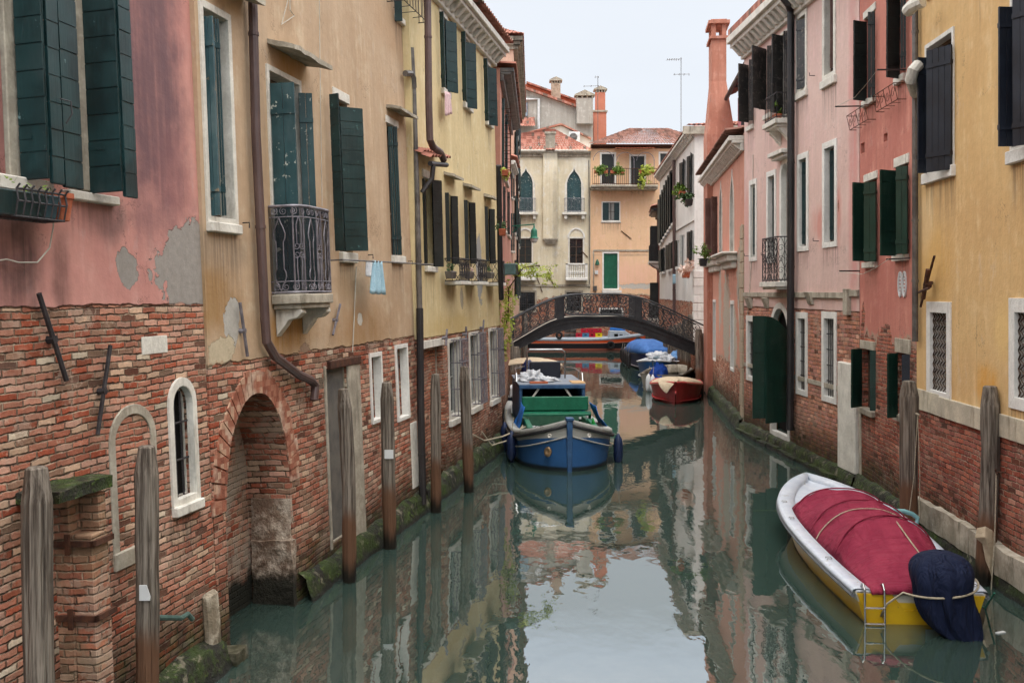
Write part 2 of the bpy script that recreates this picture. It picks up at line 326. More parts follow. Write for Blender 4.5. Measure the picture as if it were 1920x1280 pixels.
# ------------------------------------------------------------------ mesh building
class MB:
    def __init__(s): s.v = []; s.f = []
    def add(s, vs, fs):
        o = len(s.v); s.v += [Vector(p) for p in vs]; s.f += [tuple(o+i for i in f) for f in fs]; return s
    def hexa(s, p):   # 4 bottom ccw, 4 top ccw
        return s.add(p, [(3, 2, 1, 0), (4, 5, 6, 7), (0, 1, 5, 4), (1, 2, 6, 5), (2, 3, 7, 6), (3, 0, 4, 7)])
    def box(s, x0, x1, y0, y1, z0, z1):
        if x0 > x1: x0, x1 = x1, x0
        if y0 > y1: y0, y1 = y1, y0
        if z0 > z1: z0, z1 = z1, z0
        return s.hexa([(x0, y0, z0), (x1, y0, z0), (x1, y1, z0), (x0, y1, z0), (x0, y0, z1), (x1, y0, z1), (x1, y1, z1), (x0, y1, z1)])
    def obox(s, a, b, nrm, t, z0, z1):   # wall-like box from plan point a to b, thickness t along nrm
        n = Vector(nrm).normalized()*t
        p = [a, b, (b[0]+n.x, b[1]+n.y), (a[0]+n.x, a[1]+n.y)]
        return s.hexa([(q[0], q[1], z0) for q in p]+[(q[0], q[1], z1) for q in p])
    def tube(s, pts, r, n=8, cap=True):
        pts = [Vector(p) for p in pts]; m = len(pts); rs = r if isinstance(r, (list, tuple)) else [r]*m
        o = len(s.v); prev = None
        for i, p in enumerate(pts):
            d = (pts[min(i+1, m-1)]-pts[max(i-1, 0)]).normalized()
            ref = Vector((0, 0, 1)) if abs(d.z) < .95 else Vector((1, 0, 0))
            if prev is None: a = d.cross(ref).normalized()
            else:
                a = prev-d*prev.dot(d)
                a = a.normalized() if a.length > 1e-6 else d.cross(ref).normalized()
            prev = a; b = d.cross(a)
            for k in range(n):
                t = 2*math.pi*k/n; s.v.append(p+a*(rs[i]*math.cos(t))+b*(rs[i]*math.sin(t)))
        for i in range(m-1):
            for k in range(n):
                k2 = (k+1) % n; s.f.append((o+i*n+k, o+i*n+k2, o+(i+1)*n+k2, o+(i+1)*n+k))
        if cap:
            s.f.append(tuple(o+k for k in range(n))[::-1]); s.f.append(tuple(o+(m-1)*n+k for k in range(n)))
        return s
    def lathe(s, prof, c=(0, 0, 0), n=14):
        c = Vector(c); o = len(s.v); m = len(prof)
        for r, z in prof:
            for k in range(n):
                t = 2*math.pi*k/n; s.v.append(c+Vector((r*math.cos(t), r*math.sin(t), z)))
        for i in range(m-1):
            for k in range(n):
                k2 = (k+1) % n; s.f.append((o+i*n+k, o+i*n+k2, o+(i+1)*n+k2, o+(i+1)*n+k))
        s.f.append(tuple(o+k for k in range(n))[::-1]); s.f.append(tuple(o+(m-1)*n+k for k in range(n)))
        return s
    def prism(s, poly, y0, y1):    # polygon in the facade plane, extruded through it
        n = len(poly); tris = tessellate_polygon([[Vector((p[0], p[1], 0)) for p in poly]])
        s.add([(p[0], y0, p[1]) for p in poly]+[(p[0], y1, p[1]) for p in poly],
              [t for t in tris]+[tuple(n+i for i in t[::-1]) for t in tris]+[(i, (i+1) % n, n+(i+1) % n, n+i) for i in range(n)])
        return s
    def zprism(s, poly, z0, z1):
        n = len(poly)
        s.add([(p[0], p[1], z0) for p in poly]+[(p[0], p[1], z1) for p in poly],
              [tuple(range(n))[::-1], tuple(range(n, 2*n))]+[(i, (i+1) % n, n+(i+1) % n, n+i) for i in range(n)])
        return s
    def ring(s, outer, inner, y0, y1):   # open or closed band between two matching polylines in the facade plane
        n = len(outer)
        v = [(p[0], y0, p[1]) for p in outer]+[(p[0], y0, p[1]) for p in inner]+[(p[0], y1, p[1]) for p in outer]+[(p[0], y1, p[1]) for p in inner]
        f = []
        for i in range(n-1):
            j = i+1
            f += [(i, j, n+j, n+i), (2*n+i, 3*n+i, 3*n+j, 2*n+j), (i, 2*n+i, 2*n+j, j), (n+i, n+j, 3*n+j, 3*n+i)]
        f += [(0, n, 3*n, 2*n), (n-1, 3*n-1, 4*n-1, 2*n-1)]
        return s.add(v, f)
    def grid(s, rows):
        o = len(s.v); h = len(rows); w = len(rows[0])
        for r in rows: s.v += [Vector(p) for p in r]
        for i in range(h-1):
            for j in range(w-1): s.f.append((o+i*w+j, o+i*w+j+1, o+(i+1)*w+j+1, o+(i+1)*w+j))
        return s
    def leaves(s, c, r, n, size, seed=0, flat=1.0):
        q = random.Random(seed); c = Vector(c); r = Vector(r)
        cl = [Vector((q.gauss(0, .45), q.gauss(0, .45), q.gauss(0, .45))) for _ in range(max(4, n//14))]
        for i in range(n):
            k = q.choice(cl)+Vector((q.gauss(0, .15), q.gauss(0, .15), q.gauss(0, .15)))
            p = c+Vector((k.x*r.x, k.y*r.y, k.z*r.z))
            a = Vector((q.uniform(-1, 1), q.uniform(-1, 1), q.uniform(-1, 1))).normalized(); b = a.orthogonal().normalized()
            sz = size*q.uniform(.6, 1.3)
            s.add([p-a*sz, p+b*sz*.5, p+a*sz, p-b*sz*.5], [(0, 1, 2, 3)])
        return s
    def build(s, name, mat, parent=None, smooth=False, bevel=0, fix=True, solid=0, sub=0):
        me = bpy.data.meshes.new(name); me.from_pydata([tuple(p) for p in s.v], [], s.f); me.validate()
        if fix:
            bm = bmesh.new(); bm.from_mesh(me); bmesh.ops.recalc_face_normals(bm, faces=bm.faces); bm.to_mesh(me); bm.free()
        o = bpy.data.objects.new(name, me); col.objects.link(o)
        if isinstance(mat, str): mat = M_[mat]
        me.materials.append(mat)
        if parent is not None: o.parent = parent
        if smooth: me.polygons.foreach_set('use_smooth', [True]*len(me.polygons))
        if solid: m = o.modifiers.new('s', 'SOLIDIFY'); m.thickness = solid; m.offset = 0
        if sub: m = o.modifiers.new('u', 'SUBSURF'); m.levels = sub; m.render_levels = sub
        if bevel:
            m = o.modifiers.new('b', 'BEVEL'); m.width = bevel; m.segments = 1; m.limit_method = 'ANGLE'; m.angle_limit = R(40)
        return o
def tag(o, label=None, cat=None, group=None, kind=None):
    if label: o['label'] = label
    if cat: o['category'] = cat
    if group: o['group'] = group
    if kind: o['kind'] = kind
    return o
def empty(name, loc=(0, 0, 0), rz=0, mat=None):
    o = bpy.data.objects.new(name, None); col.objects.link(o)
    if mat is not None: o.matrix_world = mat
    else: o.location = loc; o.rotation_euler = (0, 0, rz)
    o.empty_display_size = .2
    return o
def copy_tree(o, parent=None):
    c = o.copy(); col.objects.link(c)
    if parent is not None: c.parent = parent
    for ch in list(o.children): copy_tree(ch, c)
    return c
def rough_up(o, amp, scale=3, cuts=0):
    me = o.data
    bm = bmesh.new(); bm.from_mesh(me)
    if cuts:
        for _ in range(cuts): bmesh.ops.subdivide_edges(bm, edges=[e for e in bm.edges if e.calc_length() > amp*3], cuts=1, use_grid_fill=True)
    for v in bm.verts:
        q = v.co*scale
        v.co += Vector((mnoise.noise(q), mnoise.noise(q+Vector((9, 3, 1))), mnoise.noise(q+Vector((2, 7, 5)))))*amp
    bm.to_mesh(me); bm.free(); return o

# ------------------------------------------------------------------ facades
class House:
    """A building whose canal front starts at plan point a and runs to b (left to right as seen from the canal)."""
    def __init__(s, name, a, b, H, mat, tilt=0.0, depth=7, label='', group=None, cat='house', y0=-1.0, sides=True):
        a = Vector((a[0], a[1], 0)); b = Vector((b[0], b[1], 0)); X = (b-a).normalized(); N = Vector((0, 0, 1)).cross(X)
        Z = (Vector((0, 0, 1))*math.cos(tilt)+N*math.sin(tilt)); Y = Z.cross(X)
        m = Matrix((X, Y, Z)).transposed().to_4x4(); m.translation = a
        s.m = m; s.inv = m.inverted(); s.L = (b-a).length; s.H = H; s.mat = mat; s.depth = depth; s.holes = []; s.y0 = y0
        s.root = empty(name, mat=m); tag(s.root, label, cat, group); s.C = s.inv @ CAM; s.sides = sides
        s.slots = []; s.drips = []
    def dirl(s, px, py): return s.inv.to_3x3() @ ray(px, py)
    def hit(s, px, py, off=0.0):
        d = s.dirl(px, py); t = (-off-s.C.y)/d.y; p = s.C+d*t; return p.x, p.z
    def P3(s, px, py, off=0.0):
        u, v = s.hit(px, py, off); return Vector((u, -off, v))
    def rect(s, pl, pr, pt, pb, off=0.0):
        ym = (pt+pb)/2; u0 = s.hit(pl, ym, off)[0]; u1 = s.hit(pr, ym, off)[0]; xm = (pl+pr)/2
        return u0, u1, s.hit(xm, pb, off)[1], s.hit(xm, pt, off)[1]
    def world(s, p): return s.m @ Vector(p)
    def finish(s):
        y0 = s.y0; L = s.L; H = s.H; D = s.depth
        mb = MB()
        s.holes = [[(min(max(p[0], .004), L-.004), min(p[1], H-.004)) for p in h] for h in s.holes]
        bb = [(min(p[0] for p in h), max(p[0] for p in h), min(p[1] for p in h), max(p[1] for p in h)) for h in s.holes]
        us = sorted(set([0, L]+[round(x, 5) for b in bb for x in b[:2]])); vs = sorted(set([y0, H]+[round(x, 5) for b in bb for x in b[2:]]))
        for i in range(len(us)-1):
            run = None
            for j in range(len(vs)):
                free = j < len(vs)-1 and not any(b[0]-1e-4 < (us[i]+us[i+1])/2 < b[1]+1e-4 and b[2]-1e-4 < (vs[j]+vs[j+1])/2 < b[3]+1e-4 for b in bb)
                if free and run is None: run = vs[j]
                if not free and run is not None:
                    mb.add([(us[i], 0, run), (us[i+1], 0, run), (us[i+1], 0, vs[j]), (us[i], 0, vs[j])], [(0, 1, 2, 3)]); run = None
        for h, b in zip(s.holes, bb):
            if len(h) > 4:   # the spandrels beside an arched head
                arc = h[2:]; top = b[3]
                mb.add([(p[0], 0, p[1]) for p in arc]+[(p[0], 0, top) for p in arc], [(k, k+1, len(arc)+k+1, len(arc)+k) for k in range(len(arc)-1)])
        for h, dp in zip(s.holes, s.slots):
            n = len(h); mb.add([(p[0], 0, p[1]) for p in h]+[(p[0], dp, p[1]) for p in h], [(i, (i+1) % n, n+(i+1) % n, n+i) for i in range(n)])
        if s.sides:
            mb.add([(0, 0, y0), (0, D, y0), (0, D, H), (0, 0, H)], [(0, 1, 2, 3)])
            mb.add([(L, 0, y0), (L, D, y0), (L, D, H), (L, 0, H)], [(0, 1, 2, 3)])
            mb.add([(0, D, y0), (L, D, y0), (L, D, H), (0, D, H)], [(0, 1, 2, 3)])
        if s.sides: mb.add([(0, 0, H), (L, 0, H), (L, D, H), (0, D, H)], [(0, 1, 2, 3)])
        if s.drips and s.L < 16: sill_drips(s.mat, s.drips[:12])
        s.wall = mb.build('wall', s.mat, s.root, fix=False)
        return s
    def hole(s, poly, dp=.2): s.holes.append(poly); s.slots.append(dp)

def opening_poly(u0, u1, v0, v1, arch=None, n=10):
    if not arch: return [(u0, v0), (u1, v0), (u1, v1), (u0, v1)]
    c = (u0+u1)/2; r = (u1-u0)/2
    if arch == 'round':
        pts = [(c+r*math.cos(math.pi*k/n), v1-r+r*math.sin(math.pi*k/n)) for k in range(n+1)]
    elif arch == 'seg':
        rise = r*.4; pts = [(c+r*math.cos(math.pi*k/n), v1-rise+rise*math.sin(math.pi*k/n)) for k in range(n+1)]
    elif arch == 'tall':
        rise = min((v1-v0)*.36, r*2.4); pts = [(c+r*math.cos(math.pi*k/n), v1-rise+rise*math.sin(math.pi*k/n)) for k in range(n+1)]
    else:  # gothic ogee
        rise = r*2.0; pts = []
        for k in range(n+1):
            t = k/n*2-1; a = abs(t)
            y = 1-a**.55*.55-(a**4)*.45
            pts.append((c-r*t, v1-rise+rise*y))
    return [(u0, v0), (u1, v0)]+pts

def boards(mb, a, d, w, z0, z1, t=.032, bh=.21, style='h', out=None):
    """a shutter leaf standing from plan point a along d, w wide"""
    d = Vector((d[0], d[1], 0)); n = Vector((-d.y, d.x, 0)); A = Vector((a[0], a[1], 0)); B = A+d*w
    if style == 'h':
        k = max(2, round((z1-z0)/bh)); hh = (z1-z0)/k
        for i in range(k):
            q0 = z0+i*hh+.006; q1 = z0+(i+1)*hh-.006
            j = rnd.uniform(-.002, .002)
            mb.obox((A+n*(j-t/2))[:2], (B+n*(j-t/2))[:2], n, t, q0, q1)
        mb.obox((A-n*t*.3)[:2], (B-n*t*.3)[:2], n, t*.6, z0, z1)
    else:
        k = max(2, round(w/.12)); ww = w/k
        for i in range(k):
            p0 = A+d*(i*ww+.003); p1 = A+d*((i+1)*ww-.003)
            mb.obox((p0-n*t/2)[:2], (p1-n*t/2)[:2], n, t, z0+rnd.uniform(0, .006), z1)
        for f in (.12, .85):
            zz = z0+(z1-z0)*f; mb.obox((A-n*t*.9)[:2], (B-n*t*.9)[:2], n, t*1.8, zz, zz+.06)

def shutter(h, parent, px0, px1, ang, pt, pb, mat='green', style='h', off=.05, bh=.21):
    S0 = h.P3(px0, (pt+pb)/2, off); v1 = h.hit(px0, pt, off)[1]; v0 = h.hit(px0, pb, off)[1]
    d = Vector((math.cos(R(ang)), -math.sin(R(ang)))); D = h.dirl(px1, (pt+pb)/2)
    # C.xy + t D.xy = S0.xy + w d
    a, b, c, e = D.x, -d.x, D.y, -d.y; rx, ry = S0.x-h.C.x, S0.y-h.C.y
    det = a*e-b*c; w = (a*ry-c*rx)/det
    if w < .05 or w > 1.4: print('shutter width', h.root.name, px0, px1, ang, round(w, 2)); w = min(max(w, .1), .9)
    mb = MB(); boards(mb, (S0.x, S0.y), d, w, v0, v1, bh=bh, style=style)
    e = Vector((S0.x, S0.y, 0))+Vector((d.x, d.y, 0))*w
    for f in (.15, .85):   # strap hinges
        zz = v0+(v1-v0)*f; nn = Vector((-d.y, d.x, 0))*.02
        mb.obox((Vector((S0.x, S0.y, 0))-nn)[:2], (e.lerp(Vector((S0.x, S0.y, 0)), .5)-nn)[:2], (-d.y, d.x, 0), .04, zz, zz+.025)
    hp = Vector((S0.x, S0.y, v0)); T = Matrix.Translation(hp) @ Matrix.Rotation(R(rnd.uniform(-1.6, 1.6)), 4, 'Z') @ Matrix.Rotation(R(rnd.uniform(-.45, .45)), 4, 'Y') @ Matrix.Translation(-hp)   # old leaves hang a little out of true
    mb.v = [T @ p for p in mb.v]
    return mb.build('shutter', mat, parent), e

def window(h, pl, pr, pt, pb, frame=.0, sill=0, arch=None, shutters=(), depth=.16, fmat='stone', smat='stone', wmat='sash', pane='glass',
           lintel=0, grille=None, hood=None, rail=None, name='window', proud=.025, sash=True, label=None, so=.04):
    u0, u1, v0, v1 = h.rect(pl, pr, pt, pb)
    fw = frame
    poly = opening_poly(u0, u1, v0, v1, arch)
    if fw: out = opening_poly(u0-fw, u1+fw, v0-fw*.9, v1+fw*1.1, arch)
    h.hole(opening_poly(u0-.004, u1+.004, v0-.004, v1+.004, arch), depth+.06)
    # the casement itself, set back in the reveal
    mb = MB(); bw = .05
    if sash:
        inn = opening_poly(u0+bw, u1-bw, v0+bw, v1-bw, arch)
        mb.ring(poly+[poly[0]], inn+[inn[0]], depth-.04, depth)
        c = (u0+u1)/2; mb.box(c-.03, c+.03, depth-.045, depth-.003, v0+bw, v1-bw)
        k = max(1, round((v1-v0)/.7))
        for i in range(1, k):
            q = v0+(v1-v0)*i/k; mb.box(u0+bw, u1-bw, depth-.03, depth-.005, q-.015, q+.015)
    else:
        mb.ring(poly+[poly[0]], [(u0+(p[0]-u0)*.96+.02*(u1-u0), v0+(p[1]-v0)*.98+.01*(v1-v0)) for p in poly+[poly[0]]], depth-.02, depth)
    w = mb.build(name, wmat, h.root); h.drips.append((u0-fw-.03, u1+fw+.03, v0-fw*.9-sill, rnd.uniform(.5, 1.1)))
    if label: w['label'] = label
    MB().prism(poly, depth+.002, depth+.02).build('pane', pane, w)
    if fw:
        m2 = MB(); m2.ring(out+[out[0]], poly+[poly[0]], -proud, .01)
        # lining of the reveal
        m2.ring(poly+[poly[0]], [(p[0]+(-.004 if p[0] > (u0+u1)/2 else .004), p[1]+(-.004 if p[1] > (v0+v1)/2 else .004)) for p in poly+[poly[0]]], -proud+.002, depth-.05)
        m2.build('frame', fmat, w, bevel=.006)
    if lintel:
        o = MB().box(u0-.06, u1+.06, -proud, .05, v1, v1+lintel).build('lintel', smat, w, bevel=.006)
    if sill:
        o = MB().box(u0-so-fw, u1+so+fw, -.07, .12, v0-fw*.9-sill, v0-fw*.9+.006).build('sill', smat, w, bevel=.01)
    if grille == 'bars':
        gm = MB(); k = max(3, round((u1-u0)/.11))
        for i in range(1, k): gm.tube([(u0+(u1-u0)*i/k, .05, v0), (u0+(u1-u0)*i/k, .05, v1-(.15*(u1-u0) if arch else 0))], .011, 5)
        k = max(3, round((v1-v0)/.32))
        for i in range(1, k): gm.tube([(u0, .05, v0+(v1-v0)*i/k), (u1, .05, v0+(v1-v0)*i/k)], .011, 5)
        gm.build('grille', 'iron', w)
    if grille == 'mesh':
        gm = MB(); k = max(3, round((u1-u0)/.14))
        for i in range(0, k+1): gm.tube([(u0+(u1-u0)*i/k, .03, v0), (u0+(u1-u0)*i/k, .03, v1)], .014, 5)
        k = max(3, round((v1-v0)/.16))
        for i in range(0, k+1): gm.tube([(u0, .03, v0+(v1-v0)*i/k), (u1, .03, v0+(v1-v0)*i/k)], .014, 5)
        gm.build('grille', 'iron', w)
    if grille == 'zigzag':
        gm = MB(); k = 6
        for i in range(k+1):
            uu = u0+(u1-u0)*i/k; n = 9; pts = []
            for j in range(n*2+1):
                pts.append((uu+(.5 if j % 2 else -.5)*(u1-u0)/k*.96, .03, v0+(v1-v0)*j/(n*2)))
            pts = [(min(max(p[0], u0), u1), p[1], p[2]) for p in pts]
            gm.tube(pts, .011, 5)
        gm.build('grille', 'sash', w)
    for sp in shutters:
        st = dict(mat='green'); 
        if len(sp) > 5: st['mat'] = sp[5]
        if len(sp) > 6: st['style'] = sp[6]
        if len(sp) > 7: st['off'] = sp[7]
        shutter(h, w, *sp[:5], **st)
    if hood:
        hl, hr, hy, dp = hood
        a = h.hit(hl, hy)[0]; b = h.hit(hr, hy)[0]; vv = h.hit((hl+hr)/2, hy)[1]
        m3 = MB().hexa([(a, -dp, vv-.03), (b, -dp, vv-.03), (b, .02, vv+.02), (a, .02, vv+.02), (a, -dp, vv+.02), (b, -dp, vv+.02), (b, .02, vv+.09), (a, .02, vv+.09)])
        rough_up(m3.build('hood', 'stone_dirty', w), .012, 6, 2)
    if rail:
        rl, rr, rt, rb, dp = rail
        a, b, c, d = h.rect(rl, rr, rt, rb)
        rm = MB(); T = .008
        for q in (c, d):
            rm.tube([(a, 0, q), (a, -dp, q), (b, -dp, q), (b, 0, q)], .012, 5)
        k = max(3, round((b-a)/.22))
        for i in range(k):
            x0 = a+(b-a)*i/k; x1 = a+(b-a)*(i+1)/k
            rm.tube([(x0, -dp, c), (x0, -dp, d)], T, 5)
            rm.tube([(x0, -dp, c), ((x0+x1)/2, -dp, d), (x1, -dp, c)], T*.8, 4)
            rm.tube([(x0, -dp, d), ((x0+x1)/2, -dp, c), (x1, -dp, d)], T*.8, 4)
        rm.tube([(b, -dp, c), (b, -dp, d)], T, 5)
        for x0 in (a, b):
            rm.tube([(x0, -dp, c), (x0, 0, d)], T*.8, 4); rm.tube([(x0, -dp, d), (x0, 0, c)], T*.8, 4)
            rm.tube([(x0, -dp/2, c), (x0, -dp/2, d)], T*.8, 4)
        rm.build('railing', 'iron', w)
        MB().box(a-.03, b+.03, -dp-.03, .03, c-.08, c-.012).build('ledge', 'stone', w, bevel=.008)
    return w

def wpipe(h, pts, r, mat, off=None, name='drainpipe', clamps=True):
    off = off or r+.03
    P = [h.P3(p[0], p[1], p[2] if len(p) > 2 else off) for p in pts]
    m = MB(); m.tube(P, r, 10)
    if clamps:
        for i in range(len(P)-1):
            L = (P[i+1]-P[i]).length; d = (P[i+1]-P[i]).normalized()
            if L > 1.2:
                k = int(L/1.3)
                for j in range(1, k+1):
                    q = P[i].lerp(P[i+1], j/(k+1)); m.tube([q-d*.02, q+d*.02], r+.008, 10)
    return m.build(name, mat, h.root, smooth=False)

def cornice(h, z, proj, ht, u0=None, u1=None, dent=True, mat='stone', dw=.16, dstep=.42):
    u0 = 0 if u0 is None else u0; u1 = h.L if u1 is None else u1
    m = MB(); m.box(u0-.0, u1+.0, -proj, .0, z, z+ht*.35); m.box(u0, u1, -proj*.8, 0, z-ht*.2, z); m.box(u0, u1, -.1, 0, z-ht*.75, z-ht*.2)
    o = m.build('cornice', mat, h.root, bevel=.012)
    if dent:
        k = int((u1-u0)/dstep)
        for i in range(k):
            x = u0+(i+.5)*(u1-u0)/k
            MB().hexa([(x-dw/2, -proj*.35, z-ht*.62), (x+dw/2, -proj*.35, z-ht*.62), (x+dw/2, -.0, z-ht*.62), (x-dw/2, -.0, z-ht*.62),
                    (x-dw/2, -proj*.78, z-ht*.2), (x+dw/2, -proj*.78, z-ht*.2), (x+dw/2, -.0, z-ht*.2), (x-dw/2, -.0, z-ht*.2)]).build('modillion', mat, o, bevel=.01)
    return o

def plinth(h, ht=.3, pr=.12, u0=0.0, u1=None, mat='algae', name='plinth', amp=.05):
    u1 = h.L if u1 is None else u1; m = MB(); n = max(2, int((u1-u0)/.12)); rows = []
    prof = [(-pr*1.6, -.6), (-pr*1.5, -.1), (-pr*1.3, .03), (-pr, ht*.5), (-pr*.9, ht*.85), (-pr*.4, ht), (.02, ht+.03)]
    for (y, z) in prof:
        rows.append([(u0+(u1-u0)*i/n, y+amp*mnoise.noise(Vector((i*.35, z*3, y*3+h.L)))*1.2, z+amp*1.6*mnoise.noise(Vector((i*.22, 5+z, h.L)))*(1 if z > .1 else .1)) for i in range(n+1)])
    m.grid(rows); return m.build(name, mat, h.root, smooth=True)

def tiles(mb, A, B, C, D, cols=None, rows=None):
    """corrugated tile field: A-B is the eave (left, right), D-C the ridge above it"""
    A, B, C, D = map(Vector, (A, B, C, D)); n = (B-A).cross(D-A).normalized()
    if n.z < 0: n = -n
    cols = cols or max(2, int((B-A).length/.2)); rows = rows or max(2, int((D-A).length/.38))
    for j in range(rows):
        a = A.lerp(D, j/rows); b = B.lerp(C, j/rows); c = B.lerp(C, (j+1.12)/rows); d = A.lerp(D, (j+1.12)/rows)
        r0 = []; r1 = []
        for i in range(cols*4+1):
            t = i/(cols*4); ph = i % 4
            hh = (0, .045, .065, .045)[ph]+.01*mnoise.noise(Vector((i//4*3.1, j*2.3, A.x)))
            r0.append(a.lerp(b, t)+n*(hh+.035)); r1.append(d.lerp(c, t)+n*hh)
        mb.grid([r0, r1])
    return mb

def scroll(cx, cz, r, turns=1.4, start=0, cw=1, n=22, y=0.0, f=None):
    pts = []
    for i in range(n+1):
        t = i/n; rr = r*(1-.8*t); a = start+cw*t*turns*2*math.pi
        p = (cx+rr*math.cos(a), y, cz+rr*math.sin(a)); pts.append(f(p) if f else p)
    return pts
# ================================================================== LEFT BANK
GR = S(96, 80, 78)
# ---- A: pink plaster over old brick, nearest on the left
A = House('house', (-4.852, 1.0), (-3.0165, 10.27), 11.5,
          None, tilt=.05, depth=8, label='pink plastered house over worn brick with grey cement patches, nearest on the left')
ua = lambda px, py: A.hit(px, py)
def pt_(h, px, py, ru, rv, *r): u, v = h.hit(px, py); return (u, v, ru, rv)+r
A.mat = facade('pink_plaster_over_brick', S(214, 146, 130), S(200, 128, 116), BR_LEFT, 3.69, .055, c3=S(208, 146, 132), streak=.26,
    patches=[pt_(A, 343, 505, .62, .38, S(150, 144, 138)), pt_(A, 362, 545, .66, .3, S(150, 144, 138)), pt_(A, 352, 470, .3, .32, S(150, 144, 138)), pt_(A, 240, 502, .16, .2, S(148, 142, 136))],
    stains=[pt_(A, 290, 180, .75, 1.9, S(104, 78, 84), .92), pt_(A, 270, 40, .7, 1.8, S(112, 88, 92), .75), pt_(A, 200, 405, .4, .28, S(92, 74, 74), .7), pt_(A, 30, 490, .4, .5, S(74, 56, 54), .9), pt_(A, 115, 520, .16, .5, S(92, 66, 62), .8), pt_(A, 330, 330, .45, .6, S(140, 98, 98), .5)],
    wear=.75, grime=1.0)
# window 1 (cut by the frame) and window 2
w1 = window(A, -60, 16, -160, 330, wmat='sash', sill=.0, frame=0, name='window')
m = MB(); u0, u1, v0, v1 = A.rect(3, 34, -160, 334); m.box(u0, u1, -.03, .02, v0-.02, v1); m.build('frame', 'stone_dirty', w1, bevel=.008)
u0, u1, v0, v1 = A.rect(-70, 82, 345, 368); v1 = A.hit(40, 336)[1]; v0 = A.hit(40, 363)[1]
MB().box(u0, u1, -.1, .1, v0, v1).build('sill', 'stone', w1, bevel=.01)
_, e = shutter(A, w1, 31, 82, 90, -160, 337, 'green_near', 'h')
def leaf_pts(h, parent, px0, px1, off, pt, pb, mat, style='h', bh=.21, ang=0):
    S0 = h.P3(px0, (pt+pb)/2, off); S1 = h.P3(px1, (pt+pb)/2, off); v0 = h.hit(px0, pb, off)[1]; v1 = h.hit(px0, pt, off)[1]
    mb = MB(); d = Vector((S1.x-S0.x, 0)); w = d.length; d = d/w
    mb2 = boards(mb, (S0.x, S0.y), d, w, v0, v1, bh=bh, style=style); return mb.build('shutter', mat, parent)
off1 = -e.y
leaf_pts(A, w1, 86, 107, off1, -160, 342, 'green_near'); leaf_pts(A, w1, 109, 142, off1-.03, -160, 349, 'green_near')
w2 = window(A, 118, 150, -160, 358, wmat='sash', frame=0)
u0, u1, v0, v1 = A.rect(135, 170, -160, 358); MB().box(u0, u1, -.05, .15, v0, v1).build('frame', 'stone_dirty', w2, bevel=.008)
v1 = A.hit(165, 363)[1]; v0 = A.hit(165, 380)[1]; u0 = A.hit(117, 365)[0]; u1 = A.hit(212, 365)[0]
MB().box(u0, u1, -.07, .1, v0, v1).build('sill', 'stone', w2, bevel=.01)
_, e = shutter(A, w2, 160, 219, 90, -160, 361, 'green_near', 'h', )
leaf_pts(A, w2, 222, 244, -e.y, -160, 367, 'green_near')
# latches hanging on the leaves
p = A.P3(112, 185, off1+.03)
MB().tube([p, p+Vector((.05, -.06, -.02)), p+Vector((.03, -.08, -.12)), p+Vector((-.02, -.06, -.2))], .006, 5).build('latch', 'iron', w1)
# brick details
def arch_band(h, cx_l, cx_r, y_spring, y_top, wdt, mat, leg_l=None, leg_r=None, name='arch', proud=.02, n=16, parent=None, blocks=0, depth=.02):
    ul = h.hit(cx_l, y_spring)[0]; ur = h.hit(cx_r, y_spring)[0]; vs = h.hit(cx_l, y_spring)[1]; vt = h.hit((cx_l+cx_r)/2, y_top)[1]
    c = (ul+ur)/2; r = (ur-ul)/2; ry = vt-vs
    out = [(c-r*math.cos(math.pi*k/n), vs+ry*math.sin(math.pi*k/n)) for k in range(n+1)]
    inn = [(c-(r-wdt)*math.cos(math.pi*k/n), vs+(ry-wdt)*math.sin(math.pi*k/n)) for k in range(n+1)]
    if leg_l is not None:
        vl = h.hit(cx_l, leg_l)[1]; out = [(ul, vl)]+out; inn = [(ul+wdt, vl)]+inn
    if leg_r is not None:
        vl = h.hit(cx_r, leg_r)[1]; out = out+[(ur, vl)]; inn = inn+[(ur-wdt, vl)]
    if blocks:
        m = MB()
        for i in range(blocks):
            a0 = math.pi*(i+.04)/blocks; a1 = math.pi*(i+.93)/blocks; j = rnd.uniform(0, .015); j2 = rnd.uniform(-.02, .02)
            f = lambda a, k: (c-(r-k)*math.cos(a), vs+(ry-k)*math.sin(a))
            q = [f(a0, j2), f(a1, j2), f(a1, wdt), f(a0, wdt)]
            m.prism(q, -proud-j, depth)
        return m.build(name, mat, parent or h.root)
    return MB().ring(out, inn, -proud, depth).build(name, mat, parent or h.root, bevel=.006)
arch_band(A, 203, 292, 835, 757, .09, 'stone_dirty', leg_l=1045, leg_r=850, name='blind_arch', proud=.015)
u0, u1, v0, v1 = A.rect(212, 262, 1028, 1062); MB().box(u0, u1, -.03, .02, v0, v1).build('blind_arch_sill', 'stone_dirty', A.root, bevel=.01)
wa = window(A, 324, 361, 722, 932, frame=.075, sill=.09, so=.0, arch='round', sash=False, pane='dark', grille='bars', depth=.1, wmat='stone')
u0, u1, v0, v1 = A.rect(265, 313, 630, 663); MB().box(u0, u1, -.008, .02, v0, v1).build('stone_block', 'stone', A.root, bevel=.004)
BRK = None
def voussoir_mat():
    g = G('brick_voussoirs'); r = g.wn(g.V('FLOOR', g.scl(g.P, 14, 3, 14))); n = g.noise(g.P, 14, 5, .7)
    c = g.ramp(r, [(0, S(148, 92, 72)), (.3, S(164, 112, 90)), (.6, S(186, 150, 126)), (.8, S(136, 82, 64))], True)
    c = g.mix(g.step(g.noise(g.P, 2.5, 4), .5, .66), c, S(192, 166, 146)); c = g.mul(c, g.M('ADD', .6, g.M('MULTIPLY', n, .8)))
    g.bump(n, .02, .8); return g.fin(c, .9)
M_['vouss'] = voussoir_mat()
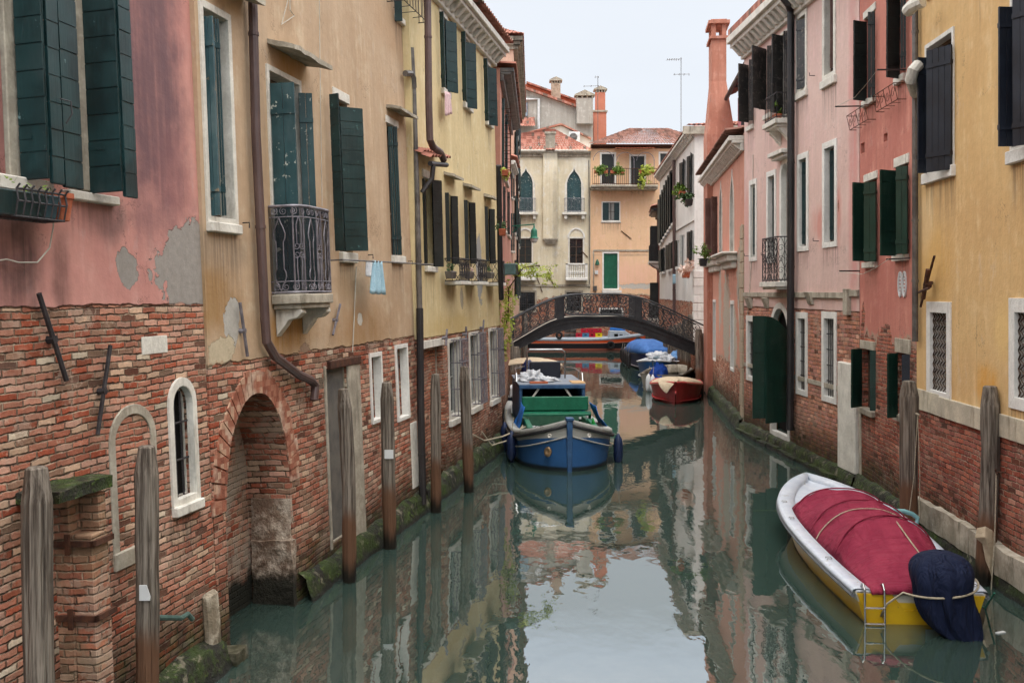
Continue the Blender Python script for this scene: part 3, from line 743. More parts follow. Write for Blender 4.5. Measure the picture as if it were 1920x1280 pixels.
# iron ties (wall anchors)
def anchor(h, x0, y0, x1, y1, r=.02, mat='rust', off=.05):
    a = h.P3(x0, y0, off); b = h.P3(x1, y1, off); m = MB(); m.tube([a, b], r, 6); c = a.lerp(b, .52); m.tube([c+Vector((0, -.02, 0)), c+Vector((0, .08, 0))], r*1.6, 6)
    return m.build('wall_anchor', mat, h.root)
anchor(A, 73, 550, 125, 713, .022, 'iron'); anchor(A, 207, 647, 183, 815, .02, 'iron')
# mossy slab over a brick pier by the first pile
u0, v1 = A.hit(62, 890, 0); ub = A.hit(205, 893, .05)[0]
m = MB(); m.box(A.hit(30, 905)[0], A.hit(212, 905, .36)[0], -.36, .02, 2.23, 2.32); o = m.build('ledge', 'algae', A.root); rough_up(o, .025, 5, 3)
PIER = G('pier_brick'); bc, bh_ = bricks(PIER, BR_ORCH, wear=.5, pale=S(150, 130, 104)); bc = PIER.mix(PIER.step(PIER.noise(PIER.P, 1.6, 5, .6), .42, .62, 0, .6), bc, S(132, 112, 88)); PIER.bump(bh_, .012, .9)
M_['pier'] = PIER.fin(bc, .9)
pu = A.hit(106, 1100)[0]; pe = A.hit(207, 1080, .33)[0]; w_ = pe-pu; print('pier', round(w_, 2)); w_ = max(w_, .16)
MB().box(pu, pu+w_, -.14, .02, -.6, 2.2).box(pu+.001, pu+w_-.001, -.33, -.141, -.6, 1.9).box(pu+w_*.55, pu+w_-.002, -.325, -.141, 1.9, 2.2).build('pier', 'pier', A.root, bevel=.012)
for zz in (1.83, 1.25):
    m = MB(); m.box(pu-.03, pu+w_+.03, -.36, -.33, zz-.022, zz+.022); m.box(pu-.03, pu, -.36, 0, zz-.022, zz+.022); m.box(pu+w_, pu+w_+.03, -.36, -.0, zz-.022, zz+.022); m.box(pu-.05, pu-.03, -.16, -.12, zz-.08, zz+.08); m.build('iron_strap', 'rust', A.root)
# small pipe under a cement patch; corner stones
P = [A.P3(296, 1157, .06), A.P3(340, 1158, .07), A.P3(352, 1150, .08), A.P3(361, 1160, .08)]
MB().tube(P, .025, 8).build('pipe', simple('verdigris_pipe', S(60, 84, 78), S(80, 104, 96), .6), A.root)
m = MB(); a = A.hit(424, 1150)
m.box(A.L-.32, A.L-.1, -.1, .0, -.4, .78); g = G('tide_stained_stone'); n_ = g.noise(g.P, 4, 4, .7); c_ = g.mix(g.step(n_, .38, .6), S(128, 116, 98), S(178, 168, 150)); c_ = g.mix(g.step(g.M('ADD', g.z, g.M('MULTIPLY', g.M('SUBTRACT', n_, .5), .7)), .0, .4), c_ if 0 else S(52, 52, 34), c_); g.bump(n_, .04, 1.0); M_['tide'] = g.fin(c_, .85)
o = m.build('corner_stone', 'tide', A.root, bevel=.03); rough_up(o, .02, 4, 2)
m = MB().box(A.L-.1, A.L+.16, -.24, -.02, -.4, .12); o = m.build('step_stone', 'tide', A.root); rough_up(o, .03, 4, 2)
plinth(A, .3, .16, 6.2, A.L-.1, amp=.04)
m = MB(); q = [A.P3(183, 1243, .02), A.P3(190, 1243, .1), A.P3(202, 1246, .1), A.P3(203, 1280, .1), A.P3(203, 1330, .1)]; m.tube(q, .012, 6).build('iron_hook', 'rust', A.root)
A.finish()
MB().box(-.3, A.L, -.35, 8.2, 11.5, 11.75).build('roof', 'tile', A.root)
# planter rack with pots under window 1 (things of their own)
def wempty(h, name, p, label, cat, group=None):
    m = h.m.copy(); m.translation = h.m @ Vector(p); o = empty(name, mat=m); tag(o, label, cat, group); return o
b0 = A.P3(-40, 412, 0); b1 = A.P3(149, 412, 0); ulen = A.hit(120, 412, .3)[0]-b0.x
t = wempty(A, 'planter_rack', (b0.x, 0, A.hit(60, 420)[1]), 'long black iron planter rack fixed below the sill of the pink house window', 'planter rack')
m = MB()
for zz, yy in ((0, -.14), (0, -.3), (.2, -.32), (.11, -.32)): m.tube([(0, yy, zz), (ulen, yy, zz)], .009, 5)
k = 7
for i in range(k+1):
    x = ulen*i/k; m.tube([(x, -.02, .22), (x, -.12, 0), (x, -.3, 0), (x, -.33, .12), (x, -.32, .2), (x, -.35, .23)], .008, 5)
m.build('rack_frame', 'iron', t)
zb = A.hit(60, 420)[1]+.01
def planter(h, u, dx, w, mat, label, leafn=60, lm='leaf', ht=.18, y=-.22, dep=.15, z=None, taper=.8, name='planter_box', cat='planter', group=None, ls=.03, lr=None, lh=.06):
    t = wempty(h, name, (u, y, z), label, cat, group)
    a, b = w/2, dep/2; MB().hexa([(-a*taper, -b*taper, 0), (a*taper, -b*taper, 0), (a*taper, b*taper, 0), (-a*taper, b*taper, 0), (-a, -b, ht), (a, -b, ht), (a, b, ht), (-a, b, ht)]).build('pot', mat, t, bevel=.01)
    if leafn: MB().leaves((0, 0, ht+lh), lr or (a, b, .1), leafn, ls, seed=int(abs(u)*100)).build('foliage', lm, t)
    return t
planter(A, A.hit(30, 400, .22)[0], 0, .6, 'green', 'dark green plastic planter box with small seedlings in the iron rack, nearest the camera', 14, z=zb)
planter(A, A.hit(72, 400, .22)[0], 0, .32, simple('blue_green_plastic', S(40, 66, 76), S(50, 78, 86), .5), 'blue-green plastic planter box beside the terracotta pot in the iron rack', 8, z=zb)
t = wempty(A, 'flower_pot', (A.hit(112, 400, .22)[0], -.22, zb), 'terracotta pot at the right end of the iron planter rack', 'flower pot')
MB().lathe([(.07, 0), (.1, .17), (.11, .17), (.11, .21), (.09, .21), (.085, .17)], n=16).build('pot', 'terra', t)
# loose white cable
q = [A.P3(100, 350, .12), A.P3(100, 425, .12), A.P3(93, 465, .1), A.P3(70, 492, .08), A.P3(35, 492, .06), A.P3(12, 486, .05), A.P3(-10, 490, .05)]
tag(MB().tube(q, .006, 6).build('cable', 'cable'), 'white loose cable hanging below the planter rack on the pink wall', 'cable').matrix_world = A.m

# ---- B: ochre house with the brick water gate
B = House('house', (-3.0165, 10.27), (-1.59, 17.46), 10.2, None, tilt=.042, depth=8, label='ochre plastered house with dark teal shutters, iron balcony and arched brick water gate')
B.mat = facade('ochre_plaster_over_brick', S(198, 166, 128), S(188, 152, 110), BR_LEFT, 3.04, .08, c3=S(204, 178, 140), streak=.3, bh=.07, wear=.6,
    patches=[pt_(B, 435, 610, .2, .3, S(176, 172, 164)), pt_(B, 415, 655, .35, .16, S(190, 176, 150)), pt_(B, 675, 598, .1, .1, S(206, 202, 192)), pt_(B, 590, 960, .3, .9, S(150, 138, 128)), pt_(B, 575, 720, .35, .6, S(158, 132, 112)), pt_(B, 700, 870, .5, .5, S(176, 140, 122))],
    stains=[pt_(B, 400, 560, .8, .55, S(150, 112, 62), .8), pt_(B, 540, 620, 1.0, .4, S(168, 122, 56), .85), pt_(B, 680, 620, 1.6, .5, S(160, 124, 84), .8), pt_(B, 545, 120, .6, .3, S(160, 124, 70), .8), pt_(B, 420, 470, .9, .3, S(146, 128, 108), .6), pt_(B, 650, 530, .5, .5, S(150, 124, 90), .5), pt_(B, 740, 60, 1.8, .6, S(176, 142, 108), .5)], grime=1.0)
B1 = window(B, 385, 431, 30, 408, frame=.07, sill=.1, so=.0, wmat='sash', depth=.2, shutters=[(387, 406, 90, 36, 404, 'teal', 'v', -.02), (409, 418, 70, 40, 404, 'teal_dark', 'v', 0)])
def stone_hood(h, parent, pxa, pya, pxb, dp, th=.07, drop=.12):
    a = h.hit(pxa, pya); ub = h.hit(pxb, pya)[0]
    m = MB().hexa([(a[0], -dp, a[1]-drop-th), (ub, -dp, a[1]-drop-th), (ub, .02, a[1]-th), (a[0], .02, a[1]-th), (a[0], -dp, a[1]-drop), (ub, -dp, a[1]-drop), (ub, .02, a[1]), (a[0], .02, a[1])])
    return rough_up(m.build('hood', 'stone_dirty', parent), .022, 5, 3)
stone_hood(B, B1, 388, -55, 452, .3)
B2 = window(B, 510, 566, 150, 546, frame=.06, sill=0, wmat='sash', depth=.22, lintel=0, shutters=[(513, 558, 82, 160, 546, 'teal_dark', 'v', .03), (566, 592, 60, 178, 546, 'teal_dark', 'v', .03)])
stone_hood(B, B2, 500, 72, 572, .36, .06, .1)
B3 = window(B, 632, 656, 192, 474, frame=.0, sill=.14, lintel=.14, shutters=[(624, 640, 100, 180, 470, 'green', 'h'), (642, 684, 40, 203, 470, 'green', 'h')])
B4 = window(B, 730, 748, 238, 480, frame=.0, sill=.12, lintel=.12, shutters=[(732, 741, 75, 240, 478, 'green', 'v', .02), (741, 749, 60, 240, 478, 'green', 'v', .02)])
stone_hood(B, B4, 724, 195, 756, .26, .05, .06)
# bowed iron balcony
u0 = B.hit(513, 545, .02)[0]; u1 = B.hit(577, 545, .02)[0]; zt = B.hit(560, 388, .3)[1]; zb = B.hit(560, 549, .3)[1]; dp = .4
bal = MB(); bc = (u0+u1)/2; hw = (u1-u0)/2+.02
def bplan(t, k=1.0):   # t 0..1 along the bow
    th = math.pi*t; e = .45; cx = -math.copysign(abs(math.cos(th))**e, math.cos(th)); return (bc+hw*cx*k, -.01-dp*(abs(math.sin(th))**e)*k)
N = 44
# by arc length
pl = [bplan(i/200) for i in range(201)]; cl = [0]
for i in range(200): cl.append(cl[-1]+math.dist(pl[i], pl[i+1]))
def barc(s):
    s = max(0, min(1, s))*cl[-1]
    for i in range(200):
        if cl[i+1] >= s: 
            f = (s-cl[i])/max(1e-9, cl[i+1]-cl[i]); return (pl[i][0]+(pl[i+1][0]-pl[i][0])*f, pl[i][1]+(pl[i+1][1]-pl[i][1])*f)
    return pl[-1]
def bp(s, z): q = barc(s); return (q[0], q[1], z)
wL = cl[-1]
balc = MB()
for z, r in ((zt, .02), (zt-.13, .007), (zb+.14, .007), (zb+.01, .014)): balc.tube([bp(i/N, z) for i in range(N+1)], r, 6)
nb = 7
def bf(s0): return lambda p: bp(s0+p[0]/wL, p[2])
for i in range(nb):
    s0 = (i+.5)/nb; H_ = zt-zb; hwid = .5/nb*.62
    if i % 2 == 0:
        for sg in (-1, 1):
            pr = [(0, .87), (.25, .82), (.75, .74), (1, .68), (.9, .63), (.62, .59), (.62, .28), (.9, .24), (1, .19), (.6, .12), (0, .03)]
            balc.tube([bp(s0+sg*hwid*a, zb+H_*b) for a, b in pr], .0075, 5)
    else:
        for sg in (-1, 1):
            balc.tube([bp(s0+sg*hwid*.95, zb), bp(s0+sg*hwid*.95, zt)], .011, 6)
            balc.tube([bp(s0+sg*hwid*.3, zb+.05), bp(s0+sg*hwid*.45, zb+H_*.3), bp(s0+sg*hwid*.4, zb+H_*.42)], .007, 5)
            balc.tube([bp(s0+sg*hwid*.4, zb+H_*.56), bp(s0+sg*hwid*.45, zb+H_*.78), bp(s0, zt-.12)], .007, 5)
            for q in (.44, .54): balc.tube(scroll(sg*hwid*.45*wL, zb+H_*q, .045, 1.3, 0 if sg > 0 else math.pi, -sg, f=bf(s0)), .006, 5)
    for sg in (-1, 1):
        for zz in (zt-.06, zb+.075): balc.tube(scroll(sg*.25/nb*wL, zz, .05, 1.5, math.pi/2, sg, f=bf(s0)), .006, 5)
balc_o = balc.build('balcony_railing', 'iron_grey', B.root)
MB().grid([[bp(i/N, z) for i in range(N+1)] for z in (zb+.02, zt-.01)])
netm = G('dark_netting'); tr = netm.nt.nodes.new('ShaderNodeBsdfTransparent'); mx = netm.nt.nodes.new('ShaderNodeMixShader'); mx.inputs[0].default_value = .62
netm.nt.links.new(tr.outputs[0], mx.inputs[1]); netm.nt.links.new(netm.b.outputs[0], mx.inputs[2]); netm.nt.links.new(mx.outputs[0], netm.out.inputs[0]); netm.fin(S(34, 36, 40), .8)
MB().grid([[(lambda q: (q[0], q[1]+.012, z))(bp(i/N, z)) for i in range(N+1)] for z in (zb+.02, zt-.01)]).build('balcony_net', netm.m, balc_o)
slab = MB(); slab.zprism([bplan(i/24, 1.05) for i in range(25)], zb-.13, zb-.015); slab.zprism([bplan(i/24, .97) for i in range(25)], zb-.19, zb-.13)
sl = slab.build('balcony_slab', 'stone_dirty', B.root, bevel=.01)
for uc in (u0+.14, u1-.1):
    pr = [(0, 0), (-.33, 0), (-.34, -.05), (-.27, -.11), (-.16, -.13), (-.12, -.19), (-.05, -.27), (0, -.33)]
    n = len(pr); z0 = zb-.19
    MB().add([(uc-.07, y, z0+z) for y, z in pr]+[(uc+.07, y, z0+z) for y, z in pr], [tuple(range(n)), tuple(range(n, 2*n))[::-1]]+[(i, (i+1) % n, n+(i+1) % n, n+i) for i in range(n)]).build('bracket', 'stone', sl, bevel=.008)
# water gate
ga, gb = 425, 545
u0 = B.hit(ga+1, 1130)[0]; 
u0 = max(.06, B.hit(424, 1000)[0]); u1 = B.hit(547, 1000)[0]; vt = B.hit(487, 735)[1]
B.hole(opening_poly(u0, u1, -.6, vt, 'tall', 18), .55)
m = MB(); m.box(u0-.05, u1+.05, .55, .62, -.7, vt+.05); 
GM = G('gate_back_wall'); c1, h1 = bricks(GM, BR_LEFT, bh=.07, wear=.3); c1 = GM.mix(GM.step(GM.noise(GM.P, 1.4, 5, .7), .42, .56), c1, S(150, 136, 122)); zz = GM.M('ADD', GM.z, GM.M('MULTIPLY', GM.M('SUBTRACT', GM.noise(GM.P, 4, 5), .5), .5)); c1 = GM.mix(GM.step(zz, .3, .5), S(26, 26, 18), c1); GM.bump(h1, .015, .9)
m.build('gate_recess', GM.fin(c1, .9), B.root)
# pale stone at the foot of the far jamb
g = G('worn_jamb_stone'); n_ = g.noise(g.P, 3, 4, .7); c_ = g.mix(g.step(n_, .38, .6), S(120, 98, 82), S(172, 158, 142)); c_ = g.mul(c_, g.M('ADD', .6, g.M('MULTIPLY', g.noise(g.P, 12, 4, .75), .8)))
c_ = g.mix(g.step(g.M('ADD', g.z, g.M('MULTIPLY', g.M('SUBTRACT', n_, .5), .5)), .25, .5), S(34, 32, 24), c_); g.bump(g.M('ADD', g.noise(g.P, 9, 4, .75), n_), .05, 1.0); JM = g.fin(c_, .9)
m = MB(); m.box(u1-.03, u1+.02, -.012, .5, .75, 1.3); m.box(u1-.06, u1+.05, -.03, .5, -.1, .8); o = m.build('jamb_stone', JM, B.root); rough_up(o, .05, 3.5, 3)
rr = (u1-u0)/2; n = 26; m = MB(); rise = min((vt+.6)*.36, rr*2.4); vs = vt-rise
for i in range(n):
    a0 = math.pi*(i+.05)/n; a1 = math.pi*(i+.92)/n; j = rnd.uniform(0, .012); w_ = .27+rnd.uniform(-.03, .03)
    f = lambda a, k: ((u0+u1)/2-(rr+k)*math.cos(a), vs+(rise+k)*math.sin(a))
    m.prism([f(a0, w_), f(a1, w_), f(a1, 0), f(a0, 0)], -.012-j, .06)
m.build('brick_arch', 'vouss', B.root)
# tall land door with stone jamb
db = window(B, 618, 655, 686, 1012, frame=0, sill=0, wmat='stone_dirty', pane=simple('grey_board_door', S(112, 108, 102), S(88, 86, 84), .8, 0, .2, 3, .004), sash=False, depth=.05, name='door')
u0, u1, v0, v1 = B.rect(655, 678, 675, 1000); MB().box(u0, u1, -.03, .03, v0-.1, v1).build('frame', 'stone_dirty', db, bevel=.015)
uu = B.hit(615, 850)[0]; MB().box(uu-.05, uu+.02, -.02, .03, v0, v1).build('frame', 'stone_dirty', db, bevel=.01)
u0, u1, v0, v1 = B.rect(613, 672, 672, 687); MB().box(u0, u1, -.05, .06, v0, v1).build('lintel', 'rust', db, bevel=.01)
for (l, r_, t_, b_) in ((696, 714, 668, 786), (744, 763, 652, 782)):
    window(B, l, r_, t_, b_, frame=.06, sill=0, wmat='white', pane='white', fmat='stone_white', depth=.16, sash=False)
u0, u1, v0, v1 = B.rect(771, 783, 790, 915); MB().box(u0, u1, -.012, .02, v0, v1).build('stone_block', 'stone', B.root, bevel=.01)
anchor(B, 450, 567, 464, 668, .02, 'iron_grey'); anchor(B, 638, 570, 624, 628, .018, 'iron_grey')
wpipe(B, [(471, -120), (480, 250), (497, 600), (500, 640), (516, 668), (560, 702), (582, 712), (591, 722), (589, 750)], .055, 'pipe', .09)
wpipe(B, [(771, 90), (775, 160), (783, 400), (787, 580)], .05, 'pipe_grey', .12)
wpipe(B, [(787, 578), (789, 760), (793, 945)], .065, 'pipe_black', .12)
MB().tube([B.P3(760, 138, .1), B.P3(770, 138, .12), B.P3(775, 146, .14), B.P3(776, 165, .13)], .055, 8).build('pipe_elbow', 'pipe_grey', B.root)
wpipe(B, [(668, 500), (664, 600), (661, 660)], .008, 'cable', .02, name='cable', clamps=False)
# window cage at the top edge
B5 = window(B, 738, 757, -90, 34, frame=.0, sill=.1, shutters=[(738, 752, 80, -90, 38, 'green')])
u0, u1, v0, v1 = B.rect(724, 768, -90, 22, .0); m = MB(); D_ = .3
for q in (v0, v0+.5, v1): m.tube([(u0, 0, q), (u0, -D_, q), (u1, -D_, q), (u1, 0, q)], .009, 5)
for i in range(9): x = u0+(u1-u0)*i/8; m.tube([(x, -D_, v0), (x, -D_, v1)], .007, 5)
for i in range(4): y = -D_*i/4; [m.tube([(x, y, v0), (x, y, v1)], .007, 5) for x in (u0, u1)]
for i in range(5): x = u0+(u1-u0)*i/4; m.tube([(x, 0, v0), (x, -D_, v0)], .007, 5)
m.build('cage', 'iron', B5)
for q in ([(542, -40), (544, 20), (552, 30), (528, 46), (538, 8), (543, -20)], [(598, -60), (601, 200), (604, 386)]):
    MB().tube([B.P3(a, b, .03) for a, b in q], .006, 5).build('cable', 'cable', B.root)
for (x, y) in ((455, 418), (690, 478), (765, 490)):
    p = B.P3(x, y, .02); MB().tube([p, p+Vector((.0, -.08, 0)), p+Vector((.0, -.08, -.06))], .008, 5).build('shutter_hook', 'iron', B.root)
plinth(B, .3, .13, 2.02, B.L, amp=.04)
B.finish()
MB().box(0, B.L, -.35, 8.2, 10.2, 10.45).build('roof', 'tile', B.root)
# clothes pole with washing
t = wempty(B, 'clothes_pole', B.P3(640, 487, 0), 'horizontal clothes pole fixed across the ochre wall under the green shutters', 'clothes pole')
inv = t.matrix_world.inverted() @ B.m
q = [inv @ B.P3(641, 487, .3), inv @ B.P3(720, 491, .3), inv @ B.P3(812, 496, .3)]
m = MB().tube(q, .012, 6); m.tube([q[0], q[0]+Vector((0, .3, 0))], .012, 6); m.tube([q[2], q[2]+Vector((0, .3, 0))], .012, 6); m.build('pole', 'pipe_grey', t)
def cloth(h, pts_top, pts_bot, mat, name, label, cat, off=.3, waves=3, amp=.03, group=None):
    a, b = [h.P3(p[0], p[1], off) for p in pts_top]; c, d = [h.P3(p[0], p[1], off) for p in pts_bot]
    m = MB(); rows = []
    for j in range(9):
        t = j/8; l = a.lerp(c, t); r = b.lerp(d, t)
        rows.append([l.lerp(r, i/16)+Vector((0, math.sin(i/16*waves*6.28+j*.2)*amp*(.4+.6*t), -.02*math.sin(i*1.1)*t)) for i in range(17)])
    m.grid(rows); o = m.build(name, mat, None, smooth=True, solid=.006); o.matrix_world = h.m; tag(o, label, cat, group); return o
M_['cloth_blue'] = simple('pale_blue_towel', S(150, 186, 204), S(166, 198, 212), .95, 0, .1, 10, .004, c3=None)
M_['cloth_white'] = simple('white_cloth', S(206, 208, 210), S(184, 188, 194), .95, 0, .1, 10, .004)
M_['cloth_pink'] = simple('pale_pink_towel', S(214, 180, 182), S(226, 198, 198), .95, 0, .1, 10, .004)
cloth(B, ((698, 488), (716, 490)), ((697, 549), (724, 551)), 'cloth_blue', 'towel', 'pale blue towel pegged on the clothes pole of the ochre house', 'towel')
cloth(B, ((686, 490), (698, 492)), ((688, 516), (694, 518)), 'cloth_white', 'cloth', 'small white cloth pegged beside the pale blue towel', 'cloth', amp=.02)

# ---- C: yellow house
C = House('house', (-1.59, 17.47), (-.225, 24.76), 9.85, None, tilt=.026, depth=8, label='pale yellow house with dark green shutters and a toothed stone cornice on the left bank')
C.mat = facade('yellow_plaster_over_brick', S(224, 200, 136), S(214, 188, 122), BR_ORCH, 2.97, .03, c3=S(228, 208, 150), streak=.14, wear=.7,
    patches=[pt_(C, 899, 505, .35, .85, S(160, 158, 154)), pt_(C, 866, 560, .16, .25, S(170, 160, 140))],
    stains=[pt_(C, 850, 610, 2.5, .35, S(190, 160, 96), .6), pt_(C, 790, 420, .3, 1.5, S(190, 166, 110), .5)], grime=1.0)
for (l, r_, t_, b_, a1, a2, sl, sr) in ((826, 838, 34, 168, (826, 834, 95, 25, 163), (836, 857, 32, 40, 170), 0, 0), (867, 880, 74, 196, (866, 869, 100, 62, 188), (873, 893, 32, 80, 200), 0, 0), (909, 919, 122, 228, (908, 911, 100, 112, 226), (914, 931, 30, 127, 233), 0, 0)):
    window(C, l, r_, t_, b_, lintel=.14, sill=.12, shutters=[a1[:5]+('green', 'v'), a2[:5]+('green', 'h')])
window(C, 795, 812, 336, 500, lintel=.14, sill=.1, shutters=[(794, 799, 95, 336, 497, 'black', 'h'), (812, 829, 30, 338, 500, 'black', 'h')])
for (l, r_, t_, b_, s1, s2, hd, rl) in (
    (836, 847, 365, 524, (836, 843, 80, 362, 490), (847, 859, 35, 368, 495), (832, 852, 333, .2), (834, 853, 486, 527, .3)),
    (872, 882, 377, 524, (871, 878, 80, 376, 488), (881, 892, 35, 380, 494), (868, 885, 353, .2), (871, 888, 488, 528, .3)),
    (910, 918, 388, 524, (910, 916, 80, 388, 490), (918, 928, 35, 392, 494), (907, 921, 372, .2), (911, 923, 490, 530, .3))):
    window(C, l, r_, t_, b_, sill=.0, shutters=[s1+('black', 'h'), s2+('black', 'h')], hood=hd, rail=rl)
cornice(C, 9.72, .42, .42, dstep=.4, dw=.14)
g0 = window(C, 793, 834, 650, 1000, frame=0, lintel=.14, sash=False, wmat='stone_dirty', depth=.14, pane=C.mat, name='bricked_doorway')
for (l, r_, t_, b_, cg) in ((842, 862, 640, 778, (853, 874)), (881, 897, 628, 757, (891, 905)), (918, 931, 620, 744, (928, 938))):
    w = window(C, l, r_, t_, b_, frame=.07, sill=.12, wmat='sash_white')
    u0, u1, v0, v1 = C.rect(l+3, r_-1, t_-4, b_-2); m = MB(); D_ = .2
    for zq in (v0, v0+(v1-v0)*.35, v0+(v1-v0)*.7, v1): m.tube([(u0, 0, zq), (u0, -D_, zq), (u1, -D_, zq), (u1, 0, zq)], .012, 5)
    for i in range(7): x = u0+(u1-u0)*i/6; m.tube([(x, -D_, v0), (x, -D_, v1)], .009, 5)
    for y in (-.07, -.14): m.tube([(u1, y, v0), (u1, y, v1)], .009, 5); m.tube([(u0, y, v0), (u0, y, v1)], .009, 5)
    m.build('cage', 'iron_grey', w)
for (x, y, x1, y1) in ((838, 617, 836, 648), (874, 612, 874, 640), (907, 600, 905, 628)): anchor(C, x, y, x1, y1, .022, 'iron_grey', .12)
wpipe(C, [(801, -60), (804, 200), (806, 262), (812, 276), (826, 286), (832, 300)], .065, 'pipe', .3)
# lean-to tile strip and gutter
a = C.P3(781, 290, 0); b = C.P3(812, 296, 0)
m = MB(); tiles(m, (a.x-.2, -.3, a.z-.12), (b.x+.1, -.3, b.z-.05), (b.x+.1, 0, b.z+.12), (a.x-.2, 0, a.z+.05), rows=2); m.build('tile_canopy', 'tile', C.root)
m = MB(); m.tube([(a.x-.2, -.3, a.z-.2), (b.x-.15, -.3, b.z-.17)], .045, 8); m.tube([(a.x-.1, -.33, a.z-.22), (a.x-.1, -.3, a.z-.45), (a.x-.2, -.14, a.z-.7)], .045, 8); m.build('gutter', 'pipe_black', C.root)
plinth(C, .34, .14, 0, C.L)
C.finish()
m = MB(); tiles(m, (-.1, -.5, 9.95), (C.L+.1, -.5, 9.95), (C.L+.1, 4, 10.7), (-.1, 4, 10.7)); m.build('roof', 'tile', C.root)
cloth(C, ((834, 171), (844, 175)), ((836, 216), (848, 212)), 'cloth_pink', 'towel', 'pale pink towel hanging below an upper window of the yellow house', 'towel', off=.15, amp=.02)
# planters in the railings of the yellow house
for i, (px, lb, lm) in enumerate(((848, 'planter box with grey-green herbs in the nearest railing of the yellow house', 'leaf_dark'), (882, 'planter box with silvery plants in the middle railing of the yellow house', 'petal'), (921, 'planter box with dark leaves in the farthest railing of the yellow house', 'leaf_dark'))):
    u, v = C.hit(px, 512, .2); planter(C, u, 0, .45, 'pipe_grey', lb, 60, lm, .14, -.17, .14, C.hit(px, 522, .2)[1], ls=.035, group='planters on the yellow house')
# climbing plant at the corner
t = wempty(C, 'climbing_plant', (C.L-.05, -.1, 2.7), 'bright yellow-green climbing plant hanging at the far corner of the yellow house', 'climbing plant')
m = MB(); m.tube([(0, 0, 0), (.15, -.1, .6), (.05, -.15, 1.2), (.2, -.5, 1.7), (.3, -.9, 1.75)], .015, 5); m.build('stem', 'rust', t)
m = MB()
for c_, r_, n_ in (((.1, -.05, .4), (.25, .18, .55), 500), ((.1, -.1, 1.0), (.25, .22, .5), 500), ((.3, -.45, 1.65), (.3, .3, .2), 350), ((.5, -.85, 1.6), (.35, .35, .18), 350), ((.1, 0, -.3), (.15, .12, .4), 160), ((.7, -1.05, 1.4), (.25, .2, .25), 120)): m.leaves(c_, r_, n_, .035, seed=n_)
m.build('foliage', 'leaf_yellow', t)
p = C.P3(938, 510, .3); t = wempty(C, 'air_conditioner', (C.L-.35, -.35, p.z-.05), 'small green-grey box unit on the far corner of the yellow house', 'air conditioner')
MB().box(0, .35, -.15, .25, 0, .28).build('casing', simple('verdigris_box', S(70, 92, 92), S(86, 108, 106), .6), t, bevel=.02)
MB().box(.02, .33, -.155, -.15, .03, .25).build('grille', 'iron', t)
# ================================================================== LEFT BANK, FARTHER ON
D = House('house', (-.3, 24.85), (-.06, 33.5), 9.4, None, tilt=.0, depth=7, label='salmon house with a curved grey gutter and small dark shutters just beyond the yellow house')
D.mat = facade('salmon_plaster', S(214, 146, 120), S(200, 128, 104), BR_ORCH, 2.3, .3, c3=S(220, 158, 136), streak=.2, grime=1.0)
for (l, r_, t_, b_) in ((941, 945, 185, 330), (947, 951, 215, 340)): window(D, l, r_, t_, b_, sill=.1, shutters=[(l, l+5, 100, t_, b_, 'green', 'v')])
for (l, r_, t_, b_) in ((943, 947, 350, 430), (951, 955, 360, 440)): window(D, l, r_, t_, b_, sill=.1, shutters=[(l, l+5, 80, t_, b_, 'black', 'v')])
cornice(D, 9.3, .35, .3, dent=False, mat='pipe_grey')
wpipe(D, [(935, 310), (938, 500), (940, 560)], .06, 'pipe_black', .12)
q = D.hit(941, 330); m = MB(); u0, v0 = q; hgt = 2.0
for i in range(7): m.tube([(u0+i*.1, -.22, v0), (u0+i*.1, -.22, v0+hgt*(1-.3*(abs(i-3)/3)**2))], .008, 5)
for j in range(9): m.tube([(u0, 0, v0+j*.22), (u0, -.22, v0+j*.22), (u0+.6, -.22, v0+j*.22), (u0+.6, 0, v0+j*.22)], .008, 5)
m.build('cage', 'rust', D.root)
plinth(D, .3, .1)
D.finish()
m = MB(); tiles(m, (-.1, -.4, 9.45), (D.L, -.4, 9.45), (D.L, 4, 10.0), (-.1, 4, 10.0)); rf = m.build('roof', 'tile', D.root)
MB().box(.1, .5, 1.3, 1.7, 9.4, 10.6).box(.0, .6, 1.2, 1.8, 10.6, 10.7).build('chimney', D.mat, rf)
for i, (px, py, sx) in enumerate(((949, 322, .3), (944, 432, .5))):
    u, v = D.hit(px, py, .3)
    planter(D, u, 0, .35, 'terra', ('hanging pot of yellowing plants on the cage of the salmon house', 'dark window box with dry plants low on the salmon house')[i], 120, 'leaf_yellow' if i == 0 else 'leaf_dark', .12, -.28, .14, v-.1, ls=.035, lr=(.2, .14, .2), lh=.02)

F = House('house', (-.16, 40.8), (.0, 44.6), 9.2, facade('far_pink_plaster', S(210, 150, 130), S(196, 134, 116), BR_ORCH, 2.4, .3, c3=S(216, 166, 148), streak=.2, grime=1.2), depth=6, label='narrow pink house beyond the left end of the iron bridge, with green shutters')
for (l, r_, t_, b_) in ((958, 960, 300, 370), (962, 963.5, 305, 372), (958, 960, 400, 470), (962, 963.5, 400, 470)): window(F, l, r_, t_, b_, sill=.1, shutters=[(l, l+3, 80, t_, b_, 'green', 'v')])
plinth(F, .3, .1); cornice(F, 9.1, .3, .3, dent=False); F.finish()
m = MB(); tiles(m, (-.1, -.35, 9.3), (F.L, -.35, 9.3), (F.L, 3, 10.6), (-.1, 3, 10.6)); m.build('roof', 'tile', F.root)
E = House('house', (.06, 45), (.46, 64.3), 15.3, facade('tall_salmon_plaster', S(222, 172, 140), S(210, 158, 126), BR_ORCH, 2.5, .3, streak=.15, grime=1.2), depth=8, label='tall peach house with a deep grey cornice rising above the left bank rooftops')
